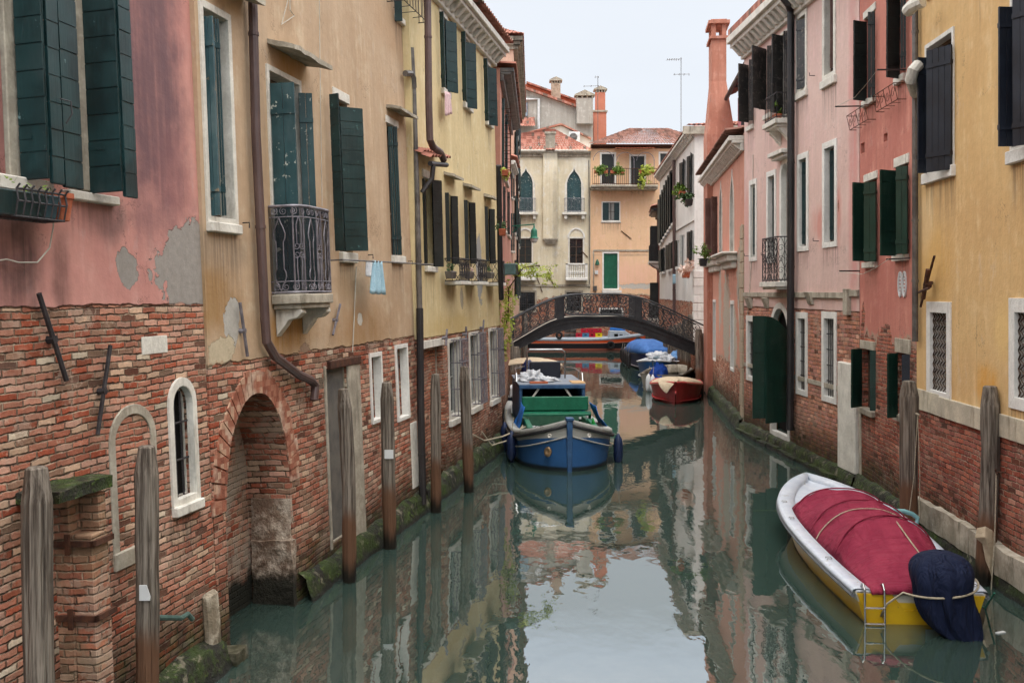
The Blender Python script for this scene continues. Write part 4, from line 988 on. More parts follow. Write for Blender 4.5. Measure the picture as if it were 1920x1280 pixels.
for k in range(5):
    for zz in (3.6, 6.6, 9.6, 12.2):
        l = 1.6+k*3.6; px = 0
        m = MB().box(l, l+.9, .1, .14, zz, zz+1.7).build('window', 'sash', E.root); E.hole([(l, zz), (l+.9, zz), (l+.9, zz+1.7), (l, zz+1.7)], .12)
        for s_ in (0, 1):
            b_ = MB(); boards(b_, (l+.9*s_, -.04), (math.cos(R(12 if s_ else 168)), -math.sin(R(12))), .4, zz, zz+1.7); b_.build('shutter', 'green', m)
        MB().box(l-.1, l+1, -.1, .02, zz-.12, zz).build('sill', 'stone', m)
m = MB()
for (a_, b__) in ((0, .32), (.18, .22), (.36, .1)):
    m.box(-b__, E.L, -b__-.1, 0, 15.3-a_-.18, 15.3-a_); m.box(-b__, 0, -b__-.1, 8, 15.3-a_-.18, 15.3-a_)
m.build('cornice', 'stone_dirty', E.root)
plinth(E, .3, .1); E.finish()
m = MB(); tiles(m, (-.4, -.45, 15.35), (E.L, -.45, 15.35), (E.L-2, 4, 17), (2, 4, 17)); tiles(m, (-.4, 8.4, 15.35), (-.4, -.45, 15.35), (2, 4, 17), (2, 4.2, 17)); m.build('roof', 'tile', E.root)
wpipe(E, [(968.5, 200), (970, 400), (971, 560)], .06, 'pipe_black', .1)
# street lamp on a bracket
t = empty('street_lamp', E.world((4, 0, 8.55))); 
t.matrix_world = Matrix.Translation(at(962, 424, 44.0)); tag(t, 'green wall lamp on a long bracket with a hanging bell shade over the canal', 'street lamp')
m = MB().tube([(-.1, 0, 0), (.5, -.2, .03), (.92, -.4, .05)], .03, 6); m.tube([(-.1, 0, -.35), (.3, -.14, .02)], .02, 6); m.build('bracket', simple('green_lamp_paint', S(40, 104, 84), S(52, 120, 96), .5), t)
MB().lathe([(.02, .1), (.04, -.1), (.13, -.2), (.15, -.5), (.21, -.56)], (.92, -.4, 0), 12).build('lamp_shade', bpy.data.materials['green_lamp_paint'], t)
MB().lathe([(.16, -.55), (.15, -.68), (.07, -.76)], (.92, -.4, 0), 12).build('lamp_glass', 'sash_white', t)

# ================================================================== FAR END: two fronts at 70 m
ZF = 70.0
def fx(px): return (px-960)/FPX*ZF
def fz(py): return CH+(HOR-py)/FPX*ZF
K = House('house', (-7, ZF), (fx(1107), ZF), fz(283), None, depth=9, label='cream house with pointed arch windows and white stone balustrades across the far canal')
K.mat = facade('cream_plaster', S(222, 208, 172), S(206, 190, 152), BR_ORCH, 3.3, .9, c3=S(214, 208, 192), streak=.3, wear=.7, bh=.08,
    stains=[pt_(K, 1041, 420, .25, 4.5, S(140, 132, 118), .6), pt_(K, 1040, 292, 4, .4, S(150, 144, 132), .8), pt_(K, 1090, 300, .8, 1.5, S(230, 226, 214), .6), pt_(K, 1104, 400, .2, 4, S(170, 160, 140), .6)])
Q = House('house', (fx(1107)+.01, ZF+.02), (14, ZF+.02), fz(272), None, depth=9, label='peach orange house with a tall green door and planted roof terrace at the far end')
Q.mat = facade('peach_plaster', S(236, 188, 134), S(230, 176, 122), BR_ORCH, 3.6, .35, c3=S(236, 184, 142), streak=.12, wear=.6, bh=.08,
    patches=[pt_(Q, 1195, 537, 1.5, .2, S(190, 184, 174))], stains=[pt_(Q, 1170, 515, 3.0, 1.3, S(232, 186, 160), .9), pt_(Q, 1170, 478, 3.0, .12, S(176, 148, 124), .7)])
def cw(h, l, r_, t_, b_, **kw): return window(h, l, r_, t_, b_, **kw)
for (l, r_) in ((973, 999), (1063, 1090)):
    w = window(K, l, r_, 316, 398, frame=.16, arch='gothic', sash=False, pane='teal_dark', wmat='teal', depth=.1, fmat='stone')
    u0, u1, v0, v1 = K.rect(l, r_, 316, 398); m = MB()
    for q in (v0+.05, v0+.95): m.tube([(u0-.2, -.02, q), (u0-.2, -.35, q), (u1+.2, -.35, q), (u1+.2, -.02, q)], .02, 5)
    for i in range(15): x = u0-.2+(u1-u0+.4)*i/14; m.tube([(x, -.35, v0+.05), (x, -.35, v0+.95)], .012, 4)
    m.build('railing', 'iron_grey', w); MB().box(u0-.35, u1+.35, -.45, 0, v0-.2, v0-.02).box(u0-.2, u0, -.35, 0, v0-.5, v0-.2).box(u1, u1+.2, -.35, 0, v0-.5, v0-.2).build('balcony_slab', 'stone', w, bevel=.02)
for (l, r_, ot) in ((973, 997, 427), (1068, 1093, 427)):
    w = window(K, l, r_, 447, 494, frame=.1, sash=True, pane='black' if l < 1000 else 'glass', depth=.12 if l > 1000 else .06)
    arch_band(K, l-4, r_+4, 446, 427, .12, 'stone_white', name='blind_arch', parent=w, proud=.06)
    u0, u1, v0, v1 = K.rect(l, r_, 494, 522); a, b = u0-.3, u1+.3; m = MB()
    m.box(a, b, -.55, -.35, v1-.12, v1); m.box(a, b, -.6, 0, v0-.15, v0+.05)
    for x in (a, b-.2): m.box(x, x+.2, -.55, -.35, v0, v1)
    bl = m.build('balustrade', 'stone_white', w, bevel=.02); hh = v1-v0
    for i in range(7):
        x = a+.3+(b-a-.6)*i/6; MB().lathe([(.05, 0), (.06, .08), (.035, .14), (.075, .35*hh), (.04, .55*hh), (.06, hh*.75), (.05, hh*.84)], (x, -.45, v0+.05), 8).build('baluster', 'stone_white', bl)
for (l, r_) in ((974, 1003), (1062, 1090)): window(K, l, r_, 548, 583, frame=.12, grille='mesh', fmat='stone_dirty', wmat='sash')
MB().box(*[K.rect(1018, 1045, 285, 455)[i] for i in (0, 1)], -.25, 0, fz(450), fz(286)).build('chimney_breast', K.mat, K.root, bevel=.02)
u0, u1, v0, v1 = K.rect(1018, 1046, 447, 458); m = MB(); [m.box(u0+.06*i, u1-.06*i, -.3+.05*i, 0, v1-.1*(i+1), v1-.1*i) for i in range(4)]; m.build('corbel', 'stone_dirty', K.root)
cornice(K, fz(287), .3, .35, dent=True, dstep=.35, dw=.12, mat='stone_dirty')
MB().box(K.hit(975, 545)[0]-4, K.L, -.08, 0, fz(537), fz(533)).build('string_course', 'stone_dirty', K.root)
K.finish()
ea = fz(283)-.02
m = MB(); xa, xb = K.hit(930, 300)[0], K.L+.2; xm = (K.hit(1032, 300)[0])
tiles(m, (xa-5, -.4, ea), (xb, -.4, ea), (xm+.4, 2.2, fz(250)+.6), (xm-.2, 2.2, fz(250)+.6), rows=9, cols=48); rf = m.build('roof', 'tile', K.root)
u = K.hit(1032, 262, -.4)[0]; MB().box(u-.35, u+.3, -.25, .35, fz(286), fz(252)).box(u-.42, u+.37, -.32, .42, fz(252), fz(248)).build('chimney', 'stone_dirty', rf)
# peach house
for (l, r_, t_, b_, c_) in ((1128, 1152, 289, 345, 'black'), (1183, 1208, 293, 348, 'black'), (1238, 1255, 288, 308, 'black')):
    window(Q, l, r_, t_, b_, frame=.12, sash=False, pane=c_, depth=.08, wmat='green', fmat='stone_white', name='terrace_door' if r_ < 1220 else 'window')
w = window(Q, 1130, 1161, 380, 413, frame=.08, sill=.1, depth=.1, pane='curtain', fmat='stone_white')
u0, u1, v0, v1 = Q.rect(1130, 1161, 380, 413); b_ = MB(); boards(b_, (u0, -.04), (1, 0), .42, v0, v1); b_.build('shutter', 'green', w); b_ = MB(); boards(b_, (u1-.36, -.04), (1, 0), .36, v0, v1); b_.build('shutter', 'green', w)
w = window(Q, 1132, 1158, 475, 541, frame=.1, sash=False, pane='door_green', wmat='door_green', depth=.06, fmat='stone_white', name='door')
MB().box(fx(1128)-fx(1107), fx(1164)-fx(1107), -.5, 0, fz(549), fz(544)).build('step', 'stone_white', w)
window(Q, 1126, 1166, 580, 592, frame=.1, sash=False, pane='dark', fmat='stone_white')
for (x0, y0, x1, y1) in ((1165, 433, 1184, 448),): anchor(Q, x0, y0, x1, y1, .03, 'rust', .05)
anchor(K, 1029, 515, 1041, 540, .04, 'rust', .05); anchor(K, 1007, 520, 1017, 548, .03, 'rust', .05); anchor(K, 1090, 470, 1102, 482, .03, 'rust', .05)
m = MB(); q_ = Q.rect(1112, 1229, 468, 471); m.box(q_[0], q_[1], -.05, .01, q_[2], q_[3]); q_ = Q.rect(1112, 1114, 471, 545); m.box(q_[0], q_[1], -.05, .01, q_[2], q_[3]-.02); m.build('conduit', 'stone_dirty', Q.root)
for (x0, x1, y0, y1, mt) in ((1115, 1121, 507, 514, 'white'), (1112, 1119, 536, 545, 'gdeck_box')):
    q_ = Q.rect(x0, x1, y0, y1); MB().box(q_[0], q_[1], -.15, 0, q_[2], q_[3]).build('meter_box', 'white' if mt == 'white' else 'pipe_grey', Q.root, bevel=.01)
p_ = Q.P3(1120, 492, .2); MB().lathe([(.05, .2), (.12, .05), (.16, -.15), (.1, -.2)], tuple(p_), 10).tube([p_+Vector((0, 0, .2)), p_+Vector((0, .2, .25))], .02, 5).build('door_lamp', 'door_green', Q.root)
wpipe(K, [(1104, 300), (1105, 420), (1105, 540)], .03, 'pipe_grey', .04, name='cable', clamps=False)
# terrace slab, railing, arches
u0, u1 = .05, fx(1229)-fx(1107); z0 = fz(350)
MB().box(u0-.1, u1, -1.3, 0, z0-.15, z0).box(u0, u1, -1.1, 0, z0-.3, z0-.15).build('terrace_slab', 'stone_dirty', Q.root, bevel=.02)
m = MB(); zt = fz(320)
for z in (z0+.08, zt): m.tube([(u0, -1.2, z), (u1, -1.2, z)], .025, 5)
for i in range(34): x = u0+(u1-u0)*i/33; m.tube([(x, -1.2, z0), (x, -1.2, zt)], .012, 4)
m.build('railing', 'rust', Q.root)
m = MB()
for (a, b) in ((1107, 1148), (1150, 1185), (1187, 1222)):
    x0, x1 = fx(a)-fx(1107)+.1, fx(b)-fx(1107); c = (x0+x1)/2; r_ = (x1-x0)/2; zz = fz(300)
    m.tube([(c-r_*math.cos(math.pi*k/12), -1.15, zz-.2+r_*math.sin(math.pi*k/12)*.95) for k in range(13)], .02, 5); m.tube([(x1, -1.15, z0), (x1, -1.15, zz-.1)], .025, 5)
m.build('pergola_arch', 'iron_grey', Q.root)
m = MB(); tiles(m, (fx(1152)-fx(1107), -1.3, fz(283)-.05), (fx(1225)-fx(1107), -1.3, fz(283)-.05), (fx(1225)-fx(1107), .0, fz(275)-.1), (fx(1152)-fx(1107), 0, fz(275)-.1), rows=3); m.build('awning_tiles', 'terra', Q.root)
cornice(Q, fz(273)-.05, .5, .22, dent=False, mat='rust')
Q.finish()
m = MB(); L_ = Q.L; tiles(m, (-.2, -.5, fz(273)+.03), (L_+.3, -.5, fz(273)+.03), (L_-2.5, 3.4, fz(239)+.45), (fx(1182)-fx(1107)+.3, 3.4, fz(239)+.45), rows=10); rf = m.build('roof', 'tile_old', Q.root)
for i, (a, b) in enumerate(((1111, 1136), (1141, 1166), (1194, 1221))):
    x = (fx(a)+fx(b))/2-fx(1107); w_ = (fx(b)-fx(a)); p = Q.world((x, -1.25, zt-.35)); 
    t = empty('terrace_planter', p); tag(t, ('left bushy green trough on the terrace railing', 'middle bushy green trough on the terrace railing', 'right trough of trailing light green plants on the terrace railing')[i], 'planter', 'planters on the roof terrace railing')
    MB().box(-w_/2, w_/2, -.12, .12, 0, .22).build('pot', 'terra', t)
    mm = MB().leaves((0, -.1, .2), (w_*.42, .3, .32), 900, .07, seed=i+3)
    if i == 2: mm.leaves((-w_*.25, -.1, -.5), (.3, .25, .55), 400, .07, seed=9)
    mm.build('foliage', 'leaf' if i < 2 else 'leaf_yellow', t)
# houses behind: grey gable, white gable, orange chimney stack
def prism_house(name, pts, y0, y1, mat, label, group=None):
    r_ = empty(name, (0, 0, 0)); tag(r_, label, 'house', group); MB().prism(pts, y0, y1).build('wall', mat, r_); return r_
ZB = 84.0
bx = lambda px, z=ZB: (px-960)/FPX*z
bz = lambda py, z=ZB: CH+(HOR-py)/FPX*z
gm = facade('grey_cement_wall', S(176, 170, 158), S(160, 154, 142), streak=.3, c3=S(190, 186, 176))
r1 = prism_house('house', [(bx(900), 0), (bx(1112), 0), (bx(1112), bz(214)), (bx(970), bz(163)), (bx(900), bz(138))], ZB, ZB+8, gm, 'grey cement gable house with a sloping orange roof edge behind the cream house')
def slope_roof(name, A_, B_, y0, y1, mat, parent, th=.15):
    (x0, z0), (x1, z1) = A_, B_
    return MB().hexa([(x0, y0, z0), (x1, y0, z1), (x1, y1, z1), (x0, y1, z0), (x0, y0, z0+th), (x1, y0, z1+th), (x1, y1, z1+th), (x0, y1, z0+th)]).build(name, mat, parent)
slope_roof('roof', (bx(900), bz(138)), (bx(1107), bz(212)), ZB-.4, ZB+8, 'tile', r1, .2)
w = MB().box(bx(974), bx(990), ZB-.08, ZB+.02, bz(219), bz(192)).build('window', 'sash', r1); MB().box(bx(975), bx(981.5), ZB-.1, ZB-.08, bz(218), bz(193)).box(bx(983), bx(989), ZB-.1, ZB-.08, bz(218), bz(193)).build('pane', simple('pale_blue_glass', S(150, 166, 176), S(130, 146, 158), .2), w)
m = MB(); tiles(m, (bx(960), ZB-1.5, bz(243)), (bx(1003), ZB-1.5, bz(243)), (bx(1003), ZB, bz(221)), (bx(960), ZB, bz(221)), rows=4); m.build('lean_to_roof', 'tile', r1)
MB().tube([(bx(983), ZB-.15, bz(187)), (bx(1010), ZB-.15, bz(187)), (bx(1010), ZB-.15, bz(262))], .12, 6).build('drainpipe', 'white', r1)
Z3 = 92
r2 = prism_house('house', [(bx(905, Z3), 0), (bx(1085, Z3), 0), (bx(1085, Z3), bz(192, Z3)), (bx(987, Z3), bz(158, Z3)), (bx(905, Z3), bz(186, Z3))], Z3, Z3+6, 'terra', 'orange roofed house showing just above the grey gable')
slope_roof('roof', (bx(987, Z3), bz(157, Z3)), (bx(1088, Z3), bz(193, Z3)), Z3-.4, Z3+6, 'tile', r2)
def chim(name, l, r_, t_, b_, z, mat, parent, gable=True, w=.9):
    m = MB().box(bx(l, z), bx(r_, z), z, z+w, bz(b_, z), bz(t_, z)).build(name, mat, parent, bevel=.02)
    c = (bx(l, z)+bx(r_, z))/2; h_ = (bx(r_, z)-bx(l, z))/2+.16; zt_ = bz(t_, z)
    cp = MB(); [cp.box(bx(l, z)+i*(bx(r_, z)-bx(l, z)-.12)/3, bx(l, z)+i*(bx(r_, z)-bx(l, z)-.12)/3+.12, z, z+w, zt_, zt_+.22) for i in range(4)]
    cp.prism([(c-h_, zt_+.2), (c+h_, zt_+.2), (c+h_, zt_+.3), (c, zt_+.3+h_*.45), (c-h_, zt_+.3)], z-.12, z+w+.12); cp.build('chimney_cap', 'stone_dirty' if mat != 'terra' else 'terra', m)
    return m
CHM = simple('old_chimney_brick', S(176, 158, 140), S(150, 130, 112), .9, 0, .1, 5, .006); M_['chm'] = CHM
chim('chimney', 1034, 1051, 156, 195, ZB+.5, 'chm', r1)
chim('chimney', 1081, 1112, 184, 232, ZB-.6, gm, r1)
r3 = prism_house('chimney_stack', [(bx(1113, 86), 0), (bx(1137, 86), 0), (bx(1137, 86), bz(210, 86)), (bx(1113, 86), bz(210, 86))], 86, 88, facade('orange_chimney_plaster', S(206, 118, 84), S(196, 106, 72), streak=.3), 'orange plastered chimney stack rising between the cream and peach houses'); r3['category'] = 'chimney'
MB().box(bx(1112, 86), bx(1139, 86), 85.9, 88.1, bz(210, 86), bz(207, 86)).build('ledge', 'stone_dirty', r3)
chim('chimney_shaft', 1117, 1135, 173, 207, 86.3, bpy.data.materials['orange_chimney_plaster'], r3)
Z2 = 76.0
r4 = prism_house('house', [(bx(930, Z2), 0), (bx(1107, Z2), 0), (bx(1107, Z2), bz(262, Z2)), (bx(1052, Z2), bz(236, Z2)), (bx(960, Z2), bz(258, Z2)), (bx(930, Z2), bz(266, Z2))], Z2, Z2+5, facade('offwhite_gable', S(220, 216, 208), S(200, 196, 186), streak=.2), 'off-white gable wall with a grey fan unit behind the cream house roof')
slope_roof('roof', (bx(945, Z2), bz(263, Z2)), (bx(1052, Z2), bz(235, Z2)), Z2-.3, Z2+5, 'tile', r4, .12); slope_roof('roof', (bx(1052, Z2), bz(235, Z2)), (bx(1108, Z2), bz(262, Z2)), Z2-.3, Z2+5, 'tile', r4, .12)
t = empty('air_conditioner', (bx(1077, 75.5), 75.5, bz(267, 75.5))); tag(t, 'white outdoor air conditioner with a round grey fan on the off-white gable', 'air conditioner')
w_ = .85; MB().box(-w_/2, w_/2, 0, .35, 0, .8).build('casing', 'white', t, bevel=.03)
fn = MB(); fn.lathe([(.3, 0), (.3, .03), (.05, .04)], (0, 0, 0), 20); o = fn.build('fan', 'pipe_grey', t); o.rotation_euler = (R(90), 0, 0); o.location = (-.08, -.0, .4)
o = None
# antennas
def antenna(px, yt, yb, z, label, bars, thick=.02):
    t = empty('tv_antenna', (bx(px, z), z, bz(yb, z))); tag(t, label, 'antenna'); H_ = bz(yt, z)-bz(yb, z)
    MB().tube([(0, 0, 0), (0, 0, H_)], thick, 5).build('mast', 'pipe_grey', t); m = MB()
    for (y, a, b, k) in bars:
        zz = bz(y, z)-bz(yb, z); x0, x1 = bx(a, z)-bx(px, z), bx(b, z)-bx(px, z); m.tube([(x0, 0, zz), (x1, 0, zz+.03)], thick*.7, 5)
        for i in range(k): x = x0+(x1-x0)*i/max(1, k-1); m.tube([(x, -.28, zz), (x, .28, zz)], thick*.5, 4); m.tube([(x, 0, zz-.08), (x, 0, zz+.08)], thick*.5, 4)
    m.build('aerial', 'pipe_grey', t)
antenna(1277, 108, 262, 73, 'tall thin television antenna standing on the peach house roof', [(112, 1251, 1277, 7), (140, 1264, 1292, 4)], .025)
antenna(1121, 143, 300, 77, 'television antenna on two thin poles before the orange chimney stack', [(162, 1095, 1122, 3), (145, 1116, 1122, 2)], .025)

# ================================================================== RIGHT BANK
Y = House('house', (6.535, 16.08), (5.57+.06*1, 1), 9.75, None, depth=8, label='golden yellow house with near-black shutters over dark red brick, nearest on the right bank')
Y.mat = facade('golden_plaster_over_brick', S(224, 178, 96), S(214, 164, 84), BR_DARK, 2.12, .02, c3=S(228, 188, 116), streak=.16, wear=.42, pale=S(190, 160, 140), bh=.074,
    patches=[], stains=[pt_(Y, 1850, 720, .45, .35, S(214, 152, 56), .8), pt_(Y, 1750, 500, 1.0, .8, S(216, 168, 88), .5), pt_(Y, 1735, 420, .4, .6, S(226, 196, 150), .7), pt_(Y, 1880, 620, .3, .5, S(230, 196, 130), .6)], grime=.9)
window(Y, 1739, 1787, 76, 312, frame=.06, sill=.16, fmat='stone_white', smat='stone_white', shutters=[(1739, 1720, 78, 109, 325, 'navy', 'v'), (1784, 1737, 150, 84, 318, 'navy', 'v')])
window(Y, 1900, 1960, -30, 268, frame=.05, sill=.16, fmat='stone_white', smat='stone_white', shutters=[(1900, 1872, 82, 14, 275, 'navy', 'v'), (1945, 1901, 155, -20, 268, 'navy', 'v')])
window(Y, 1746, 1777, 586, 734, frame=.15, sill=0, fmat='stone_white', grille='zigzag', depth=.26)
window(Y, 1905, 1950, 586, 750, frame=.16, sill=0, fmat='stone_white', grille='zigzag', depth=.26)
m = MB(); vb = 1.93
for i, (a, b) in enumerate(((0, 1.05), (1.06, 2.6), (2.61, 4.2), (4.21, 6))): m.box(a, b, -.03-(i % 2)*.012, .02, vb, vb+.3+(.03 if i == 0 else 0))
m.build('stone_band', stone_mat('worn_band_stone', S(178, 170, 152), S(206, 196, 174), S(128, 116, 98)), Y.root, bevel=.008)
cornice(Y, 9.45, .5, .42, dstep=.36)
m = MB(); uu = Y.hit(1740, 55)[0]; m.box(uu, Y.L, -.03, .02, 8.35, 8.42); m.build('string_course', Y.mat, Y.root)
# waterline stones
m = MB(); x = 0
while x < 10:
    L_ = rnd.uniform(.7, 1.5); m.box(x, x+L_-.015, -.12+rnd.uniform(-.02, .02), .02, .18, .56+rnd.uniform(-.03, .03)); x += L_
o = m.build('stone_footing', stone_mat('footing_stone', S(150, 142, 126), S(192, 184, 168), S(84, 80, 62)), Y.root); rough_up(o, .03, 3, 3)
plinth(Y, .2, .1, 0, 11, amp=.04)
anchor(Y, 1752, 480, 1726, 575, .02, 'rust', .1); anchor(Y, 1740, 505, 1731, 560, .035, 'rust', .15)
m = MB().tube([Y.P3(1722, 548, .02), Y.P3(1742, 540, .35)], .02, 6); m.build('iron_bracket', 'rust', Y.root)
p = Y.P3(1886, 885, .02); hk = MB().tube([p, p+Vector((0, -.12, 0)), p+Vector((.02, -.14, .04))], .012, 6); hk.tube([p+Vector((0, -.12, 0)), p+Vector((.05, -.13, -.02))], .012, 6); hk.build('mooring_hook', 'rust', Y.root)
a = p+Vector((0, -.12, 0)); tag(MB().tube([a, (a.x+.03, a.y-.03, a.z-.8), (a.x-.02, a.y-.06, -.1)], .009, 6).build('rope', 'rope'), 'thin pale rope hanging from the wall hook into the water at the right', 'rope').matrix_world = Y.m
Y.finish()
MB().box(0, Y.L, -.4, 8.2, 9.75, 9.95).build('roof', 'tile', Y.root)

Rr = House('house', (6.74, 19.3), (6.54, 16.1), 9.9, None, depth=8, label='coral red house with plaster broken away over brick between the pale pink and golden houses')
Rr.mat = facade('coral_plaster_over_brick', S(208, 122, 100), S(194, 106, 88), BR_DARK, 2.95, .42, c3=S(216, 138, 116), streak=.26, wear=.55, pale=S(196, 164, 144), bh=.07,
    bare=[pt_(Rr, 1660, 640, .45, .3), pt_(Rr, 1618, 600, .16, .35)], patches=[pt_(Rr, 1670, 960, .5, .5, S(180, 140, 116))], stains=[pt_(Rr, 1665, 560, 1.2, .6, S(190, 120, 108), .6), pt_(Rr, 1690, 400, .2, 1.2, S(178, 96, 84), .5)], grime=1.1)
RW = dict(fmat='stone_dirty')
window(Rr, 1622, 1641, 28, 185, lintel=.14, sill=.12, shutters=[(1624, 1601, 60, 42, 190, 'black'), (1640, 1627, 105, 22, 183, 'black', 'v')])
window(Rr, 1683, 1698, -60, 143, lintel=.14, sill=.12, shutters=[(1686, 1663, 60, -60, 148, 'black'), (1699, 1688, 105, -60, 128, 'black', 'v')])
window(Rr, 1623, 1644, 338, 492, lintel=.14, sill=.1, shutters=[(1622, 1599, 62, 343, 490, 'bgreen'), (1643, 1621, 150, 340, 490, 'bgreen', 'v')])
window(Rr, 1680, 1703, 310, 478, lintel=.16, sill=.1, shutters=[(1680, 1651, 60, 320, 480, 'bgreen'), (1702, 1681, 150, 311, 476, 'bgreen', 'v')])
window(Rr, 1616, 1640, 655, 768, lintel=.16, sill=.1, smat='stone_dirty', shutters=[(1615, 1597, 45, 653, 762, 'bgreen'), (1642, 1631, 110, 657, 770, 'bgreen')])
window(Rr, 1682, 1706, 662, 780, lintel=.24, sill=.1, smat='stone_dirty', shutters=[(1682, 1665, 55, 662, 782, 'bgreen'), (1706, 1691, 110, 665, 770, 'navy')])
def wbox(h, x0, x1, y0, y1, name='window_box_rack'):
    a, b, c, d = h.rect(x0, x1, y0, y1, .0); m = MB(); dp = .2
    for z in (c, d):
        k = dp if z == d else dp*.7; m.tube([(a, 0, z), (a, -k, z), (b, -k, z), (b, 0, z)], .008, 5)
    for i in range(5): x = a+(b-a)*i/4; m.tube([(x, 0, c), (x, -dp*.7, c), (x, -dp, d)], .006, 4)
    for i in range(4):
        x = a+(b-a)*(i+.5)/4; zc = (c+d)/2; m.tube(scroll(x, zc, (d-c)*.4, 1.2, 0, 1 if i % 2 else -1, 12, y=-dp*.86), .005, 4)
    return m.build(name, 'rust', h.root)
wbox(Rr, 1658, 1699, 168, 198); wbox(Rr, 1607, 1642, 207, 234)
for (x0, x1, y, yy) in ((1645, 1698, 131, 131), (1566, 1620, 199, 200), (1662, 1706, 484, 486), (1574, 1612, 508, 508)):
    a = Rr.P3(x1, y, .05); d_ = Rr.dirl(x0, yy); t_ = (a.x+.15-Rr.C.x)/d_.x; e_ = Rr.C+d_*t_
    MB().tube([a, e_], .014, 6).build('clothesline_arm', 'iron', Rr.root)
for (x0, y0, x1, y1) in ((1565, 201, 1645, 131), (1576, 510, 1666, 486)):
    a = Rr.P3(x0, y0, .5); b = Rr.P3(x1, y1, .5); mid = a.lerp(b, .5)+Vector((0, 0, -.14)); MB().tube([a, a.lerp(mid, .6), mid, mid.lerp(b, .5)+Vector((0, 0, -.02)), b], .005, 4).build('clothesline', 'cable', Rr.root)
for px in (1689, 1697):
    u, v = Rr.hit(px, 533); m = MB().ring([(u+.1*math.cos(t*.5236), v+.22*math.sin(t*.5236)) for t in range(13)], [(u+.075*math.cos(t*.5236), v+.19*math.sin(t*.5236)) for t in range(13)], -.025, .01)
    for i in range(6): m.box(u-.07, u+.07, -.012, .004, v-.16+i*.06, v-.13+i*.06)
    m.build('vent', 'white', Rr.root)
for (a, b, c, d) in ((1657, 1664, 250, 265), (1614, 1621, 268, 287)):
    q = Rr.rect(a, b, c, d); Rr.hole([(q[0], q[2]), (q[1], q[2]), (q[1], q[3]), (q[0], q[3])], .1); MB().box(q[0], q[1], .09, .11, q[2], q[3]).build('putlog_block', 'stone', Rr.root)
wpipe(Rr, [(1716, -60), (1716, 300), (1716, 640)], .05, 'pipe_grey', .08)
m = MB(); P = [Rr.P3(1722, 122, .2), Rr.P3(1712, 132, .3), Rr.P3(1708, 150, .3), Rr.P3(1717, 175, .1)]; m.tube(P, .09, 10); m.build('pipe_elbow', 'stone', Rr.root)
m = MB(); P = [Rr.P3(1730, 2, .3), Rr.P3(1712, 10, .4), Rr.P3(1703, 20, .4)]; m.tube(P, .1, 10); m.build('pipe_elbow', 'stone', Rr.root)
plinth(Rr, .28, .12, amp=.035); u0, u1, v0, v1 = Rr.rect(1608, 1620, 740, 920); MB().box(.0, .12, -.02, .02, -.5, 1.9).build('quoin', 'stone_dirty', Rr.root, bevel=.01)
for (a, b, s_, e_) in ((1692, 960, 1696, 1040),): pass
Rr.finish()
MB().box(0, Rr.L, -.3, 8.2, 9.9, 10.1).build('roof', 'tile', Rr.root)

Pk = House('house', (6.39, 27.4), (6.745, 19.35), 10.75, None, depth=9, label='pale pink house with white framed tall windows and a big dark green water door shutter')
Pk.mat = facade('pale_pink_plaster_over_brick', S(222, 184, 170), S(212, 170, 158), BR_PINK, 3.42, .015, c3=S(226, 182, 174), streak=.2, wear=.45, bh=.085,
    patches=[pt_(Pk, 1577, 900, .3, .3, S(196, 184, 166)), pt_(Pk, 1480, 860, .8, .3, S(176, 130, 104))], bare=[pt_(Pk, 1572, 385, .05, .14)],
    stains=[pt_(Pk, 1600, 300, .3, 5, S(206, 140, 134), .8), pt_(Pk, 1540, 420, .7, .5, S(204, 140, 128), .8), pt_(Pk, 1572, 400, .2, .8, S(200, 132, 120), .8), pt_(Pk, 1400, 420, .3, 1.5, S(206, 142, 136), .5)], grime=1.2)
window(Pk, 1403, 1413, 124, 236, sill=.12, shutters=[(1403, 1385, 60, 122, 230, 'char'), (1412, 1404, 100, 112, 226, 'char', 'v')])
window(Pk, 1435, 1447, 92, 214, sill=.12, shutters=[(1436, 1411, 50, 92, 207, 'char'), (1446, 1438, 100, 86, 205, 'char', 'v')])
window(Pk, 1466, 1479, 62, 222, sill=.0, frame=.06, shutters=[(1467, 1447, 60, 68, 214, 'char'), (1477, 1469, 100, 58, 214, 'char', 'v')])
window(Pk, 1496, 1511, 32, 166, frame=.1, sill=.14, fmat='stone', shutters=[(1511, 1495, 160, 34, 164, 'char', 'v', .0)])
window(Pk, 1547, 1564, -50, 138, frame=.12, sill=.16, shutters=[(1563, 1556, 100, -50, 128, 'brownsh', 'v', -.06)])
for (l, r_, t_, b_, lf) in ((1408, 1417, 346, 482, 1), (1441, 1453, 330, 485, 1), (1499, 1513, 298, 462, 1), (1547, 1566, 276, 454, 1)):
    window(Pk, l, r_, t_, b_, frame=.12, fmat='stone_white', shutters=[(r_-1, r_-5, 100, t_+6, b_-4, 'green', 'v', -.08)])
window(Pk, 1466, 1480, 306, 528, frame=.12, fmat='stone_white', arch='round', wmat='sash_white', pane='sash_white')
u0, u1, v0, v1 = Pk.rect(1462, 1484, 284, 292); MB().box(u0-.1, u1+.1, -.28, .02, v0, v1).box(u0-.05, u1+.05, -.2, .02, v0-.08, v0).build('hood', 'stone', Pk.root, bevel=.01)
